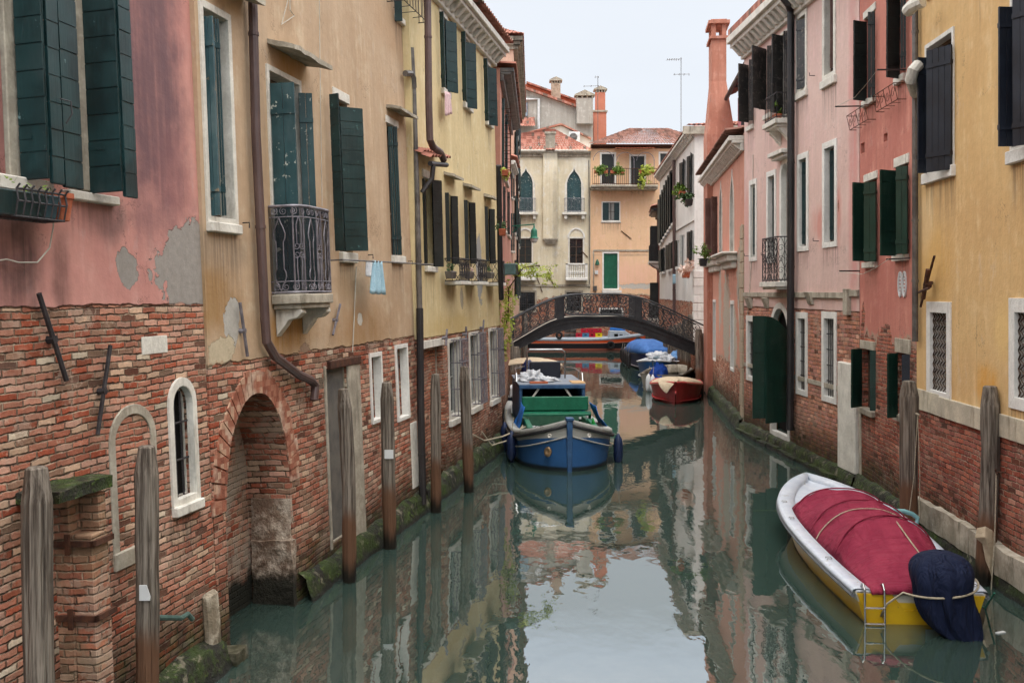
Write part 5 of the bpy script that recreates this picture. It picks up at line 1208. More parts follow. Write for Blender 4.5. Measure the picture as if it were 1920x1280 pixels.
def box_balcony(h, uL, uR, zb, zt, dp, mat='iron', slab='stone', brk=True, fancy=True, slabh=.12):
    m = MB()
    for z in (zb+.05, zt): m.tube([(uL, 0, z), (uL, -dp, z), (uR, -dp, z), (uR, 0, z)], .016, 6)
    def side(P0, P1, n):
        P0 = Vector(P0); P1 = Vector(P1)
        for i in range(n+1):
            q = P0.lerp(P1, i/n); m.tube([(q.x, q.y, zb), (q.x, q.y, zt)], .009, 5)
        if fancy:
            for i in range(n):
                q = P0.lerp(P1, (i+.5)/n); dd = (P1-P0)/n*.5
                for s_ in (-1, 1): m.tube([(q.x+s_*dd.x*math.sin(k/10*math.pi*2), q.y+s_*dd.y*math.sin(k/10*math.pi*2), zb+(zt-zb)*k/10) for k in range(11)], .007, 5)
                w_ = dd.length
                for z_ in (.25, .5, .75):
                    m.tube([(q.x+dd.x*math.cos(a_*.7)*(1-a_/14), q.y+dd.y*math.cos(a_*.7)*(1-a_/14), zb+(zt-zb)*z_+w_*math.sin(a_*.7)*(1-a_/14)) for a_ in range(12)], .006, 4)
    side((uL, 0, 0), (uL, -dp, 0), 2); side((uL, -dp, 0), (uR, -dp, 0), max(3, int((uR-uL)/.2))); side((uR, -dp, 0), (uR, 0, 0), 2)
    o = m.build('balcony_railing', mat, h.root)
    s_ = MB().box(uL-.06, uR+.06, -dp-.06, .02, zb-slabh, zb).box(uL, uR, -dp, .02, zb-slabh-.06, zb-slabh).build('balcony_slab', slab, h.root, bevel=.01)
    if brk:
        for uc in (uL+.12, uR-.12):
            pr = [(0, 0), (-dp*.8, 0), (-dp*.8, -.06), (-dp*.5, -.16), (-.12, -.22), (0, -.36)]; n = len(pr); z0 = zb-slabh-.06
            MB().add([(uc-.07, y, z0+z) for y, z in pr]+[(uc+.07, y, z0+z) for y, z in pr], [tuple(range(n)), tuple(range(n, 2*n))[::-1]]+[(i, (i+1) % n, n+(i+1) % n, n+i) for i in range(n)]).build('bracket', slab, s_, bevel=.008)
    return o
ul = Pk.hit(1459, 490, 0)[0]; box_balcony(Pk, ul-.1, Pk.hit(1483, 490, 0)[0]+.1, Pk.hit(1465, 528, .3)[1], Pk.hit(1465, 443, .3)[1], .36, brk=False)
ul = Pk.hit(1463, 200)[0]; box_balcony(Pk, ul-.1, Pk.hit(1482, 200)[0]+.05, Pk.hit(1465, 219, .3)[1], Pk.hit(1465, 170, .3)[1], .34, brk=True, fancy=False)
planter(Pk, ul+.4, 0, .2, 'terra', 'terracotta pot with thin leafy plants on the small upper balcony of the pale pink house', 80, 'leaf', .16, -.2, .18, Pk.hit(1465, 219, .3)[1]+.01, ls=.05, lr=(.15, .12, .22), lh=.16, name='flower_pot', cat='flower pot')
cornice(Pk, 10.6, .5, .55, dstep=.34, dw=.16)
m = MB(); z = Pk.hit(1500, 552)[1]; m.box(0, Pk.L-.62, -.05, .01, z-.07, z+.05); m.box(Pk.L-.62, Pk.L-.4, -.09, .01, z-.4, z+.12); m.box(Pk.L-.4, Pk.L, -.05, .01, z-.03, z+.1); m.build('string_course', 'stone_dirty', Pk.root, bevel=.005)
z = 1.78; MB().box(0, Pk.L-.9, -.02, .01, z, z+.1).build('string_course', 'stone_dirty', Pk.root, bevel=.005)
for (a, b, c, d) in ((1404, 1411, 558, 578), (1436, 1442, 558, 578), (1517, 1526, 547, 571)):
    q = Pk.rect(a, b, c, d); MB().hexa([(q[0], -.03, q[2]), (q[1], -.03, q[2]), (q[1], .01, q[2]), (q[0], .01, q[2]), (q[0], -.14, q[3]), (q[1], -.14, q[3]), (q[1], .01, q[3]), (q[0], .01, q[3])]).build('stone_corbel', 'stone_dirty', Pk.root, bevel=.01)
window(Pk, 1403, 1413, 602, 705, frame=.14, fmat='stone_white', grille='bars')
w = window(Pk, 1448, 1478, 578, 812, frame=.13, fmat='stone_white', arch='round', pane='dark', name='water_door', sash=False, wmat='bgreen')
shutter(Pk, w, 1436, 1411, 88, 592, 784, 'bgreen', 'h', .66); 
def arched_leaf(h, parent, px0, px1, ang, pt0, pt1, pb, mat, off=.08):
    S0 = h.P3(px0, (pt0+pb)/2, off); d = Vector((math.cos(R(ang)), -math.sin(R(ang)))); D_ = h.dirl(px1, (pt0+pb)/2)
    a, b, c, e = D_.x, -d.x, D_.y, -d.y; rx, ry = S0.x-h.C.x, S0.y-h.C.y; w_ = (a*ry-c*rx)/(a*e-b*c)
    v0 = h.hit(px0, pb, off)[1]; vt0 = h.hit(px0, pt1, off)[1]; vt1 = h.hit(px0, pt0, off)[1]
    print('arched leaf w', round(w_, 2))
    w_ = min(max(w_, .3), 1.3); m = MB(); n = 9; nn = Vector((-d.y, d.x)); 
    bot = []; top = []
    for i in range(n+1):
        t = i/n; x = t*w_; bot.append((S0.x+d.x*x, S0.y+d.y*x, v0)); top.append((S0.x+d.x*x, S0.y+d.y*x, vt0+(vt1-vt0)*math.sin(t*math.pi/2)))
    f = [Vector(p) for p in bot+top[::-1]]; q = Vector((nn.x, nn.y, 0))*.02; N_ = len(f)
    m.add([p-q for p in f]+[p+q for p in f], [tuple(range(N_)), tuple(range(N_, 2*N_))[::-1]]+[(i, (i+1) % N_, N_+(i+1) % N_, N_+i) for i in range(N_)])
    for z_ in (.25, .5, .8): m.obox((S0.x-q.x*1.4, S0.y-q.y*1.4), (S0.x+d.x*w_*.35-q.x*1.4, S0.y+d.y*w_*.35-q.y*1.4), (nn.x, nn.y, 0), .056, v0+(vt0-v0)*z_, v0+(vt0-v0)*z_+.05)
    return m.build('shutter', mat, parent)
arched_leaf(Pk, w, 1476, 1436, 62, 592, 620, 790, 'bgreen')
for (l, r_, t_, b_) in ((1497, 1511, 597, 731), (1546, 1565, 597, 744)): window(Pk, l, r_, t_, b_, frame=.13, fmat='stone_white', grille='bars', depth=.24)
u0 = Pk.hit(1577, 790)[0]; o = MB().box(u0, Pk.L-.02, -.08, .03, .25, 2.4).build('stone_pilaster', 'stone', Pk.root, bevel=.02)
wpipe(Pk, [(1462, -12, .5), (1478, 8, .3), (1483, 22), (1483, 400), (1482, 700), (1481, 806)], .085, 'pipe_black', .14)
plinth(Pk, .26, .14, amp=.035)
m = MB(); x = 0
while x < Pk.L-1: L_ = rnd.uniform(.5, 1.1); m.box(x, x+L_-.02, -.28+rnd.uniform(-.03, .03), -.1, -.3, .09+rnd.uniform(-.02, .02)); x += L_
rough_up(m.build('stone_footing', 'algae', Pk.root), .03, 3, 2)
for (x, y) in ((1404, 480), (1436, 478), (1490, 462), (1535, 452), (1528, 142), (1432, 205)):
    p = Pk.P3(x, y, .02); MB().tube([p, p+Vector((.0, -.12, 0)), p+Vector((.0, -.12, .06))], .01, 5).build('shutter_hook', 'iron', Pk.root)
wpipe(Pk, [(1412, 290), (1411, 430), (1406, 540), (1402, 590)], .01, 'cable', .02, name='cable', clamps=False)
wpipe(Pk, [(1488, 232), (1487, 420), (1487, 560)], .01, 'cable', .02, name='cable', clamps=False)
Pk.finish()
MB().box(0, Pk.L, -.45, 9.2, 10.8, 11).build('roof', 'tile', Pk.root)

# orange house with curved cornice, pink upper storey and big chimney
O = House('house', (7.55, 38.2), (6.41, 27.5), 8.2, None, depth=4.5, label='terracotta orange house with pointed windows, brown box shutters and a tall chimney breast')
O.mat = facade('terracotta_plaster', S(214, 144, 114), S(204, 132, 104), BR_ORCH, 1.6, .25, c3=S(216, 146, 118), streak=.22, wear=.7, bh=.08,
    patches=[pt_(O, 1362, 600, 1.1, 1.6, S(176, 164, 148)), pt_(O, 1350, 560, .5, 1.2, S(176, 166, 152)), pt_(O, 1385, 520, .5, .9, S(170, 160, 146)), pt_(O, 1378, 640, .5, 1.0, S(184, 172, 154))], stains=[pt_(O, 1360, 470, 2, .6, S(216, 144, 128), .5)], grime=1.3)
window(O, 1370, 1376, 325, 475, arch='gothic', frame=.12, fmat='stone', shutters=[])
window(O, 1350, 1354, 345, 480, arch='gothic', frame=.1, fmat='stone')
w = window(O, 1334, 1343, 375, 480, frame=0, shutters=[(1345, 1333, 70, 369, 478, 'brownsh', 'v', .1), (1333, 1322, 75, 372, 484, 'brownsh', 'v', .3)])
for (a, b, c, d) in ((1353, 1376, 475, 480), (1327, 1346, 484, 489)):
    q = O.rect(a, b, c, d, .1); MB().box(q[0], q[1], -.45, .02, q[2], q[3]).box(q[0]+.1, q[1]-.1, -.3, .02, q[2]-.2, q[2]).box(q[0]+.2, q[1]-.2, -.16, .02, q[2]-.4, q[2]-.2).build('sill_bracket', 'stone', O.root, bevel=.03)
window(O, 1371, 1376, 570, 690, frame=.1, fmat='stone_white'); window(O, 1338, 1342, 566, 672, frame=.08, fmat='stone_white')
m = MB(); x = 0; z = .2
while z < 5.6: h_ = rnd.uniform(.28, .45); m.box(O.L-rnd.uniform(.55, .95), O.L-.01, -.035-rnd.uniform(0, .02), .02, z, z+h_-.015); z += h_
m.build('quoins', stone_mat('mixed_quoin_stone', S(180, 164, 140), S(160, 150, 132), S(176, 122, 96)), O.root, bevel=.012)
cornice(O, 8.0, .42, .38, dstep=.3, dw=.14)
ch = MB(); q = 1.6; ch.box(0, q, -.2, .8, 0, 9.6); ch.hexa([(0, -.2, 9.6), (q, -.2, 9.6), (q, .8, 9.6), (0, .8, 9.6), (.2, -.02, 11.6), (q-.25, -.02, 11.6), (q-.25, .52, 11.6), (.2, .52, 11.6)])
z1 = O.hit(1335, 74, 0)[1]; z2 = O.hit(1335, 46, 0)[1]
ch.box(.2, q-.25, -.02, .52, 11.6, z1); ch.box(.12, q-.17, -.1, .6, z1, z1+.1)
CHP = facade('weathered_chimney_plaster', S(196, 122, 92), S(178, 104, 76), streak=.5, c3=S(206, 140, 112), drip=.8, wear=.5)
co = ch.build('chimney', CHP, O.root)
m = MB()
for xa_ in (.2, q-.47):
    for ya_ in (-.02, .36): m.box(xa_, xa_+.22, ya_, ya_+.16, z1+.1, z2)
m.box(.08, q-.13, -.14, .64, z2, z2+.12); m.box(.2, q-.25, -.04, .54, z2+.12, z2+.18); m.build('chimney_cap', CHP, co)
O.finish()
PU = facade('rose_plaster', S(220, 132, 140), S(206, 118, 128), streak=.2)
up = MB(); zt = O.hit(1385, 182, -.9)[1]; up.box(q+.02, O.L-.4, .9, 4.4, 8.0, zt); o = up.build('upper_storey', PU, O.root)
m = MB(); tiles(m, (q-.1, .5, zt+.05), (O.L-.2, .5, zt+.05), (O.L-.2, 2.6, zt+1.1), (q-.1, 2.6, zt+1.1)); m.build('roof', 'tile_old', O.root)
m = MB(); tiles(m, (0, -.5, 8.25), (O.L, -.5, 8.25), (O.L, 1.5, 8.6), (0, 1.5, 8.6)); m.build('lower_roof', 'tile_old', O.root)
m = MB(); m.tube([(q+2.4, .8, 8.2), (q+2.4, .8, zt-.1), (q+2.4, .5, zt)], .07, 8).tube([(q, .48, zt), (O.L-.2, .48, zt)], .08, 8); m.build('gutter', 'pipe_black', O.root)
plinth(O, .35, .15)
planter(O, O.hit(1335, 482, .5)[0]-.3, 0, .3, 'pipe_black', 'dark hanging pot with a light green bush beside the brown box shutters', 260, 'leaf', .25, -.75, .25, O.hit(1330, 500, .5)[1], ls=.05, lr=(.3, .3, .3), lh=.15, name='flower_pot', cat='flower pot')

wpipe(O, [(1391, 420), (1387, 500), (1384, 560), (1388, 640)], .012, 'cable', .03, name='cable', clamps=False)
# white house
V = House('house', (8.75, 59), (7.7, 42), 10.7, None, depth=6, label='white plastered house with rows of black shutters and a scalloped cornice beyond the bridge')
V.mat = facade('white_plaster_over_brick', S(226, 222, 214), S(212, 208, 200), BR_ORCH, 3.4, .12, streak=.1, wear=.5, bh=.08, grime=1.3)
def simple_win(h, px, w_, pt, pb, mat='black', both=True, op=14):
    u = h.hit(px, (pt+pb)/2)[0]; v1 = h.hit(px, pt)[1]; v0 = h.hit(px, pb)[1]; l, r_ = u-w_/2, u+w_/2
    h.hole([(l, v0), (r_, v0), (r_, v1), (l, v1)], .12); m = MB().box(l, r_, .1, .13, v0, v1).build('window', 'glass', h.root)
    for s_ in ((0, 1) if both else (0,)):
        b_ = MB(); boards(b_, (l if s_ == 0 else r_, -.04), (math.cos(R(180-op if s_ == 0 else op)), -math.sin(R(op))), w_*.5, v0, v1); b_.build('shutter', mat, m)
    MB().box(l-.1, r_+.1, -.12, .02, v0-.12, v0).build('sill', 'stone_white', m)
    return m
for i in range(7): simple_win(V, 1240+i*3.4+i*i*.08, .85, 372-i*9.2, 450-i*6.2+6)
for px in (1242, 1246, 1256, 1262): simple_win(V, px, .85, 468-(px-1242)*.7, 510-(px-1242)*.3)
simple_win(V, 1283, .8, 302, 362); simple_win(V, 1297, .7, 290, 372)
simple_win(V, 1272, .6, 450, 500, both=False); simple_win(V, 1282, .6, 440, 500, 'sash_white', both=False); simple_win(V, 1297, .7, 433, 500)
cornice(V, 10.6, .34, .32, dstep=.4, dw=.16)
wpipe(V, [(1264, 300), (1264, 450), (1264, 590)], .08, 'pipe', .14)
z = V.hit(1290, 418)[1]; MB().box(V.hit(1266, 420)[0], V.L, -.06, .01, z-.06, z+.06).build('string_course', 'stone_white', V.root)
plinth(V, .35, .12)
V.finish()
m = MB()   # the white house's end wall, cornice, window and quoins facing the bridge
m.box(V.L+.001, V.L+.2, -.5, 6.3, 10.45, 10.78); m.build('end_cornice', 'stone_dirty', V.root)
w = MB().box(V.L+.001, V.L+.05, .9, 1.7, 7.6, 9.4).build('end_window', 'sash', V.root)
b_ = MB(); b_.box(V.L+.05, V.L+.09, .5, .93, 7.6, 9.4); b_.build('shutter', 'black', w); b_ = MB(); b_.box(V.L+.05, V.L+.09, 1.67, 2.1, 7.6, 9.4); b_.build('shutter', 'black', w)
m = MB(); z = .2; i = 0
while z < 4.6: m.box(V.L-.35-.2*(i % 2), V.L+.04, -.04, .4+.2*(i % 2), z, z+.33); z += .35; i += 1
m.build('quoins', 'stone_white', V.root, bevel=.015)
m = MB(); tiles(m, (-.1, -.36, 10.72), (V.L+.1, -.36, 10.72), (V.L-2, 3, 11.2), (1, 3, 11.2)); tiles(m, (V.L+.2, -.36, 10.78), (V.L+.2, 6.4, 10.78), (V.L-2, 3.2, 11.3), (V.L-2, 3, 11.3)); m.build('roof', 'tile', V.root)
for (px, py, lb, lm, s_, tr) in ((1278, 362, 'wicker-coloured basket of green plants on an upper sill of the white house', 'leaf', .35, 'terra'), (1291, 377, 'grey-green plant in a small box below the upper right shutters of the white house', 'leaf_dark', .3, 'pipe_black'), (1286, 512, 'large bush of pale pink flowers spilling from a lower sill of the white house', 'petal', .55, 'terra')):
    u, v = V.hit(px, py, .4); planter(V, u, 0, .7, tr, lb, 400, lm, .25, -.4, .3, v-.2, ls=.07, lr=(.5*s_*2, .3, s_*.8), lh=.1)
cloth(V, ((1261, 514), (1267, 514)), ((1261, 532), (1266, 532)), 'cloth_blue', 'cloth', 'faded blue cloth drying in front of the white house', 'cloth', off=.5, amp=.02)
W = House('house', (9.35, 64.3), (8.8, 59.05), 8.8, facade('brown_red_plaster', S(160, 92, 72), S(146, 82, 64), BR_ORCH, 2.4, .2, streak=.3), depth=6, label='narrow dark red house with two small iron balconies beside the cross canal')
for (zb_, zt_) in ((5.7, 6.7), (2.2, 3.1)): box_balcony(W, 1.2, 3.4, zb_, zt_, .55, fancy=True)
for zb_ in (5.7, 2.2): W.hole([(1.8, zb_+.02), (2.8, zb_+.02), (2.8, zb_+2.2), (1.8, zb_+2.2)], .1); d_ = MB().box(1.8, 2.8, .08, .12, zb_, zb_+2.2).build('balcony_door', 'black', W.root); [MB().box(x, x+.06, -.5, -.02, zb_, zb_+2.2).build('shutter', 'black', d_) for x in (1.75, 2.8)]
cornice(W, 8.7, .5, .3, dent=False, mat='pipe_black'); W.finish()
m = MB(); tiles(m, (-.1, -.5, 8.9), (W.L, -.5, 8.9), (W.L, 3, 10), (-.1, 3, 10)); m.build('roof', 'tile', W.root)
# ================================================================== BRIDGE at 38.6 m
ZB_ = 38.6
brg = empty('footbridge', (0, ZB_, 0)); tag(brg, 'black cast iron footbridge with scrolled railings arching over the canal', 'bridge')
X_ = lambda px: (px-960)/FPX*ZB_
Z_ = lambda py: CH+(HOR-py)/FPX*ZB_
def curve(pts):
    def f(x):
        for i in range(len(pts)-1):
            if x <= pts[i+1][0] or i == len(pts)-2:
                # smooth catmull-rom through the points
                p0 = pts[max(i-1, 0)]; p1 = pts[i]; p2 = pts[i+1]; p3 = pts[min(i+2, len(pts)-1)]
                t = (x-p1[0])/(p2[0]-p1[0]); m1 = (p2[1]-p0[1])/(p2[0]-p0[0])*(p2[0]-p1[0]); m2 = (p3[1]-p1[1])/(p3[0]-p1[0])*(p2[0]-p1[0])
                return (2*t**3-3*t**2+1)*p1[1]+(t**3-2*t**2+t)*m1+(-2*t**3+3*t**2)*p2[1]+(t**3-t**2)*m2
    return f
dk = curve([(X_(944), Z_(650)), (X_(961), Z_(642)), (X_(1045), Z_(598)), (X_(1123), Z_(593)), (X_(1192), Z_(597)), (X_(1306), Z_(642)), (X_(1322), Z_(650))])
lo = curve([(X_(944), Z_(668)), (X_(962), Z_(659)), (X_(1045), Z_(623)), (X_(1107), Z_(613.5)), (X_(1140), Z_(613)), (X_(1189), Z_(622)), (X_(1306), Z_(666)), (X_(1322), Z_(674))])
rl = curve([(X_(944), Z_(607)), (X_(1045), Z_(558)), (X_(1123), Z_(551)), (X_(1201), Z_(558)), (X_(1322), Z_(611))])
xs = [X_(944)+(X_(1322)-X_(944))*i/40 for i in range(41)]
W_ = 2.0
for y0 in (0, W_-.12):
    m = MB()
    for a, b in zip(xs[:-1], xs[1:]):
        m.hexa([(a, y0, lo(a)), (b, y0, lo(b)), (b, y0+.12, lo(b)), (a, y0+.12, lo(a)), (a, y0, dk(a)), (b, y0, dk(b)), (b, y0+.12, dk(b)), (a, y0+.12, dk(a))])
        for (f0, f1, pr) in ((.86, 1.0, .06), (.0, .1, .05), (.52, .6, .03)):
            g0 = lambda x, f: lo(x)+(dk(x)-lo(x))*f
            ys = y0-pr if y0 == 0 else y0+.12; ye = y0 if y0 == 0 else y0+.12+pr
            m.hexa([(a, ys, g0(a, f0)), (b, ys, g0(b, f0)), (b, ye, g0(b, f0)), (a, ye, g0(a, f0)), (a, ys, g0(a, f1)), (b, ys, g0(b, f1)), (b, ye, g0(b, f1)), (a, ye, g0(a, f1))])
    m.build('arch_girder', 'iron_b', brg) if 'iron_b' in M_ else m.build('arch_girder', M_.setdefault('iron_b', simple('black_bridge_iron', S(28, 30, 34), S(44, 45, 48), .5, .2, .5, 3, .003)), brg)
m = MB()
for a, b in zip(xs[:-1], xs[1:]): m.hexa([(a, .12, dk(a)-.1), (b, .12, dk(b)-.1), (b, W_-.12, dk(b)-.1), (a, W_-.12, dk(a)-.1), (a, .12, dk(a)-.03), (b, .12, dk(b)-.03), (b, W_-.12, dk(b)-.03), (a, W_-.12, dk(a)-.03)])
m.build('deck', 'stone_dirty', brg)
def rail(y, name='railing'):
    m = MB(); m.tube([(x, y, rl(x)) for x in xs], .035, 6); m.tube([(x, y, dk(x)+.05) for x in xs], .02, 5)
    def cell(xa, xb, big=False):
        def map_(s, t): x = xa+(xb-xa)*s; b_ = dk(x)+.05; return (x, y, b_+(rl(x)-b_)*t)
        hgt = rl((xa+xb)/2)-dk((xa+xb)/2); w = xb-xa
        def sc(s, t, r, turns, st, cw, th=.021):
            pts = [];
            for i in range(19):
                q = i/18; rr = r*(1-.82*q); a = st+cw*q*turns*6.283; pts.append(map_(s+rr*math.cos(a)/w, t+rr*math.sin(a)/hgt))
            m.tube(pts, th*.72, 5)
        r = hgt*.235
        for (s, cw) in ((.27, 1), (.73, -1)):
            st = 0 if cw > 0 else math.pi
            sc(s, .73, r, 1.45, -st-1.2*cw, cw); sc(s, .26, r, 1.45, -st+1.2*cw, -cw)
        sc(.5, .5, r*.62, 1.0, 0, 1, .02); sc(.5, .84, r*.5, 1.2, 1.5, 1, .018); sc(.5, .14, r*.5, 1.2, -1.5, -1, .018)
        m.tube([map_(.0, .02), map_(.12, .3), map_(.02, .5), map_(.12, .7), map_(0, .98)], .02, 5)
    edges = [X_(946), X_(978), X_(1011), X_(1044)]
    for a, b in zip(edges[:-1], edges[1:]): cell(a, b)
    edges = [X_(1058), X_(1091), X_(1124), X_(1157), X_(1190)]
    for a, b in zip(edges[:-1], edges[1:]): cell(a, b)
    edges = [X_(1204), X_(1240), X_(1278), X_(1318)]
    for a, b in zip(edges[:-1], edges[1:]): cell(a, b)
    o = m.build(name, 'iron_b', brg)
    for (a, b) in ((1045, 1057), (1191, 1203)):
        p = MB(); xa, xb = X_(a), X_(b); p.hexa([(xa, y-.03, dk(xa)), (xb, y-.03, dk(xb)), (xb, y+.03, dk(xb)), (xa, y+.03, dk(xa)), (xa, y-.03, rl(xa)), (xb, y-.03, rl(xb)), (xb, y+.03, rl(xb)), (xa, y+.03, rl(xa))])
        p.tube([(xa, y, dk(xa)), (xa, y, rl(xa)+.02)], .03, 6); p.tube([(xb, y, dk(xb)), (xb, y, rl(xb)+.02)], .03, 6); p.build('railing_panel', 'iron_b', o)
rail(.03); rail(W_-.05, 'far_railing')
AB = facade('abutment_brick', S(170, 120, 100), S(160, 110, 90), BR_ORCH, 8, .0, wear=.6, grime=1.0)
MB().box(-4.5, X_(948), -.2, W_+.2, -1, Z_(655)).build('abutment', AB, brg); MB().box(X_(1319), 12, .1, W_+.9, -1, Z_(652)).build('abutment', AB, brg)

# ================================================================== MOORING POSTS
def post(x, z, top, d, label, leanx=0., leany=0., bend=.0, top_r=.72, mat='post', seed=0, group='wooden mooring piles along the canal', clip=None):
    t = empty('mooring_post', (x, z, 0)); tag(t, label, 'mooring post', group)
    n = 14; m = MB(); pts = []; rs = []; H_ = top+1.2
    for i in range(n+1):
        s = i/n; zz = -1.2+H_*s; q = zz/top
        pts.append((leanx*q+bend*math.sin(q*3.1)+.012*mnoise.noise(Vector((seed, s*4, 0))), leany*q+.012*mnoise.noise(Vector((seed+5, s*4, 0))), zz))
        r = d/2*(1.0+.07*mnoise.noise(Vector((seed, s*5, 3)))); rs.append(r)
    rs[-1] *= top_r; pts[-2] = tuple(Vector(pts[-2]).lerp(Vector(pts[-1]), .1)); 
    pts.append((pts[-1][0], pts[-1][1], pts[-1][2]+.012)); rs.append(rs[-1]*.8)
    m.tube(pts, rs, 12); o = m.build('pile', mat, t, smooth=False)
    for v in o.data.vertices: v.co += Vector((mnoise.noise(v.co*6+Vector((seed, 0, 0))), mnoise.noise(v.co*6+Vector((0, seed, 9))), 0))*d*.06
    return t
def postpx(px, py_base, py_top, px_top, d, label, z=None, **k):
    z = z or gz(py_base); x = (px-960)/FPX*z; top = CH+(HOR-py_top)/FPX*z
    return post(x, z, top, d, label, leanx=(px_top-960)/FPX*z-x, **k)
p1 = postpx(82, 0, 878, 68, .205, 'thick grey mooring pile at the lower left, in front of the brick pier', z=7.1, seed=1, bend=-.01)
p2 = postpx(277, 0, 838, 275, .195, 'grey mooring pile with a white chip plate in front of the blind arch', z=8.5, seed=2)
p3 = postpx(655, 1090, 730, 643, .185, 'slim mooring pile in front of the grey door of the ochre house', seed=3, bend=.03)
p4 = postpx(731, 1027, 718, 725, .2, 'mooring pile with a white square plate in front of the two small ground windows', seed=4)
p5 = postpx(818, 960, 702, 816, .18, 'mooring pile just right of the black downpipe foot of the yellow house', seed=5)
p6 = postpx(880, 922, 688, 870, .2, 'leaning mooring pile before the caged windows of the yellow house', seed=6)
p7 = postpx(1706, 1010, 715, 1705, .27, 'broad chamfered mooring pile beside the red house, with lines hanging from it', z=15.2, seed=7, bend=-.02)
p8 = postpx(1842, 1110, 725, 1856, .235, 'curved mooring pile with torn canvas, behind the blue outboard cover', z=13.0, seed=8, bend=.05)
p9 = postpx(961, 745, 634, 955, .3, 'mooring pile at the left foot of the iron bridge', z=36.4, seed=9); p10 = postpx(974, 735, 650, 968, .26, 'red-brown mooring pile just right of the left bridge foot pile', z=37.6, seed=10)
p11 = postpx(1312, 733, 617, 1310, .3, 'tall mooring pile at the right foot of the iron bridge', z=37.6, seed=11); p12 = postpx(1320, 733, 625, 1318, .25, 'mooring pile pressed against the orange wall by the right bridge foot', z=38.2, seed=12)
for i, (px, pb, pt2, z) in enumerate(((984, 690, 584, 44), (1214, 668, 618, 60), (1226, 674, 626, 56), (1233, 678, 630, 53), (1240, 682, 618, 51), (1248, 690, 622, 49), (1257, 696, 612, 47), (1266, 702, 610, 45.5), (1275, 708, 606, 44), (1284, 714, 600, 42.5), (1294, 720, 590, 41.5))):
    lb = 'pale mooring pile behind the left end of the bridge railing' if i == 0 else 'mooring pile in the close row under the right side of the bridge, number %s from the far end' % ('one two three four five six seven eight nine ten'.split()[i-1])
    if i: lb = ('%s pile from the far end in the close row under the bridge at right' % ('farthest second third fourth fifth sixth seventh eighth ninth nearest'.split()[i-1])).replace('farthest pile from the far end', 'farthest pile').replace('nearest pile from the far end', 'nearest pile')
    t_ = postpx(px, pb, pt2, px, .26, lb, z=z, seed=20+i)
# white plates and canvas fixed on piles
def on_post(t, z, w, h, name, mat, dx=0):
    p = t.location; m = MB().box(-w/2+dx, w/2+dx, -.012, .0, z, z+h); o = m.build(name, mat, t); o.location = (0, -.11, 0); return o
o = on_post(p4, CH-(857-HOR)/FPX*p4.location.y, .13, .13, 'plate', 'white'); 
o = MB().prism([(-.03, 0), (.06, 0), (.065, .03), (.03, .13), (-.03, .13)], -.01, .0).build('plate', 'white', p2); o.location = (0, -.105, CH-(1122-HOR)/FPX*p2.location.y+.02)
M_['canvas'] = simple('beige_canvas', S(196, 180, 154), S(176, 160, 136), .9, 0, .1, 10, .006)
z0 = CH-(985-HOR)/FPX*13; m = MB(); 
m.grid([[(-.13, -.13, z0), (-.04, -.17, z0+.03), (.05, -.16, z0-.02), (.1, -.13, z0-.08)], [(-.16, -.14, z0-.12), (-.06, -.2, z0-.1), (.03, -.17, z0-.14), (.1, -.14, z0-.2)], [(-.06, -.13, z0-.2), (-.01, -.15, z0-.3), (.03, -.16, z0-.36), (.09, -.14, z0-.4)], [(-.02, -.13, z0-.42), (.01, -.14, z0-.5), (.03, -.15, z0-.56), (.05, -.14, z0-.62)]])
m.build('torn_canvas', 'canvas', p8, solid=.008)
m = MB(); z0 = CH-(776-HOR)/FPX*15.2
m.tube([(.06, -.14, z0), (.0, -.16, z0-.9), (-.07, -.14, z0-1.5)], .007, 5); m.tube([(.06, -.14, z0), (.09, -.15, z0-.9), (.08, -.16, z0-1.55)], .007, 5); m.tube([(.04, -.1, z0+.03), (.08, -.16, z0)], .015, 6); m.build('line', 'rope', p7)
# blue hose ring between boat and pile
hm = simple('blue_grey_hose', S(112, 160, 164), S(130, 176, 178), .5)
zz = gz(975, .45); P = [at(px, py, 14.3) for px, py in ((1660, 962), (1675, 957), (1695, 958), (1710, 963), (1720, 970), (1719, 980), (1712, 984))]
tag(MB().tube(P, .033, 8).build('hose', hm, smooth=True), 'curved blue-grey hose looped over the pile behind the red boat cover', 'hose')

# ================================================================== BOATS
def loft(sections, closed=False):
    m = MB(); m.grid(sections); return m
def hull(stations, n=8, keel=-.25, flare=.72, power=.55):
    """stations: (y, half_beam, sheer_z, waterline_ratio); returns rows of points from port rail round the keel to starboard"""
    rows = []
    for (y, b, zs, wr) in stations:
        r = []
        half = []
        for k in range(n+1):
            t = k/n; z = keel+(zs-keel)*t; w = b*(wr+(1-wr)*t**1.2) if t > .0 else b*wr*.55
            if t < .25: w = b*wr*(.55+.45*math.sqrt(t/.25))+b*(1-wr)*t**1.2
            half.append((w, z))
        r = [(-w, y, z) for w, z in half[::-1]]+[(w, y, z) for w, z in half]
        rows.append(r)
    return rows
def interp(st, y):
    for a, b in zip(st[:-1], st[1:]):
        if a[0] <= y <= b[0]:
            t = (y-a[0])/(b[0]-a[0]); return [a[i]+(b[i]-a[i])*t for i in range(len(a))]
    return list(st[-1] if y > st[-1][0] else st[0])
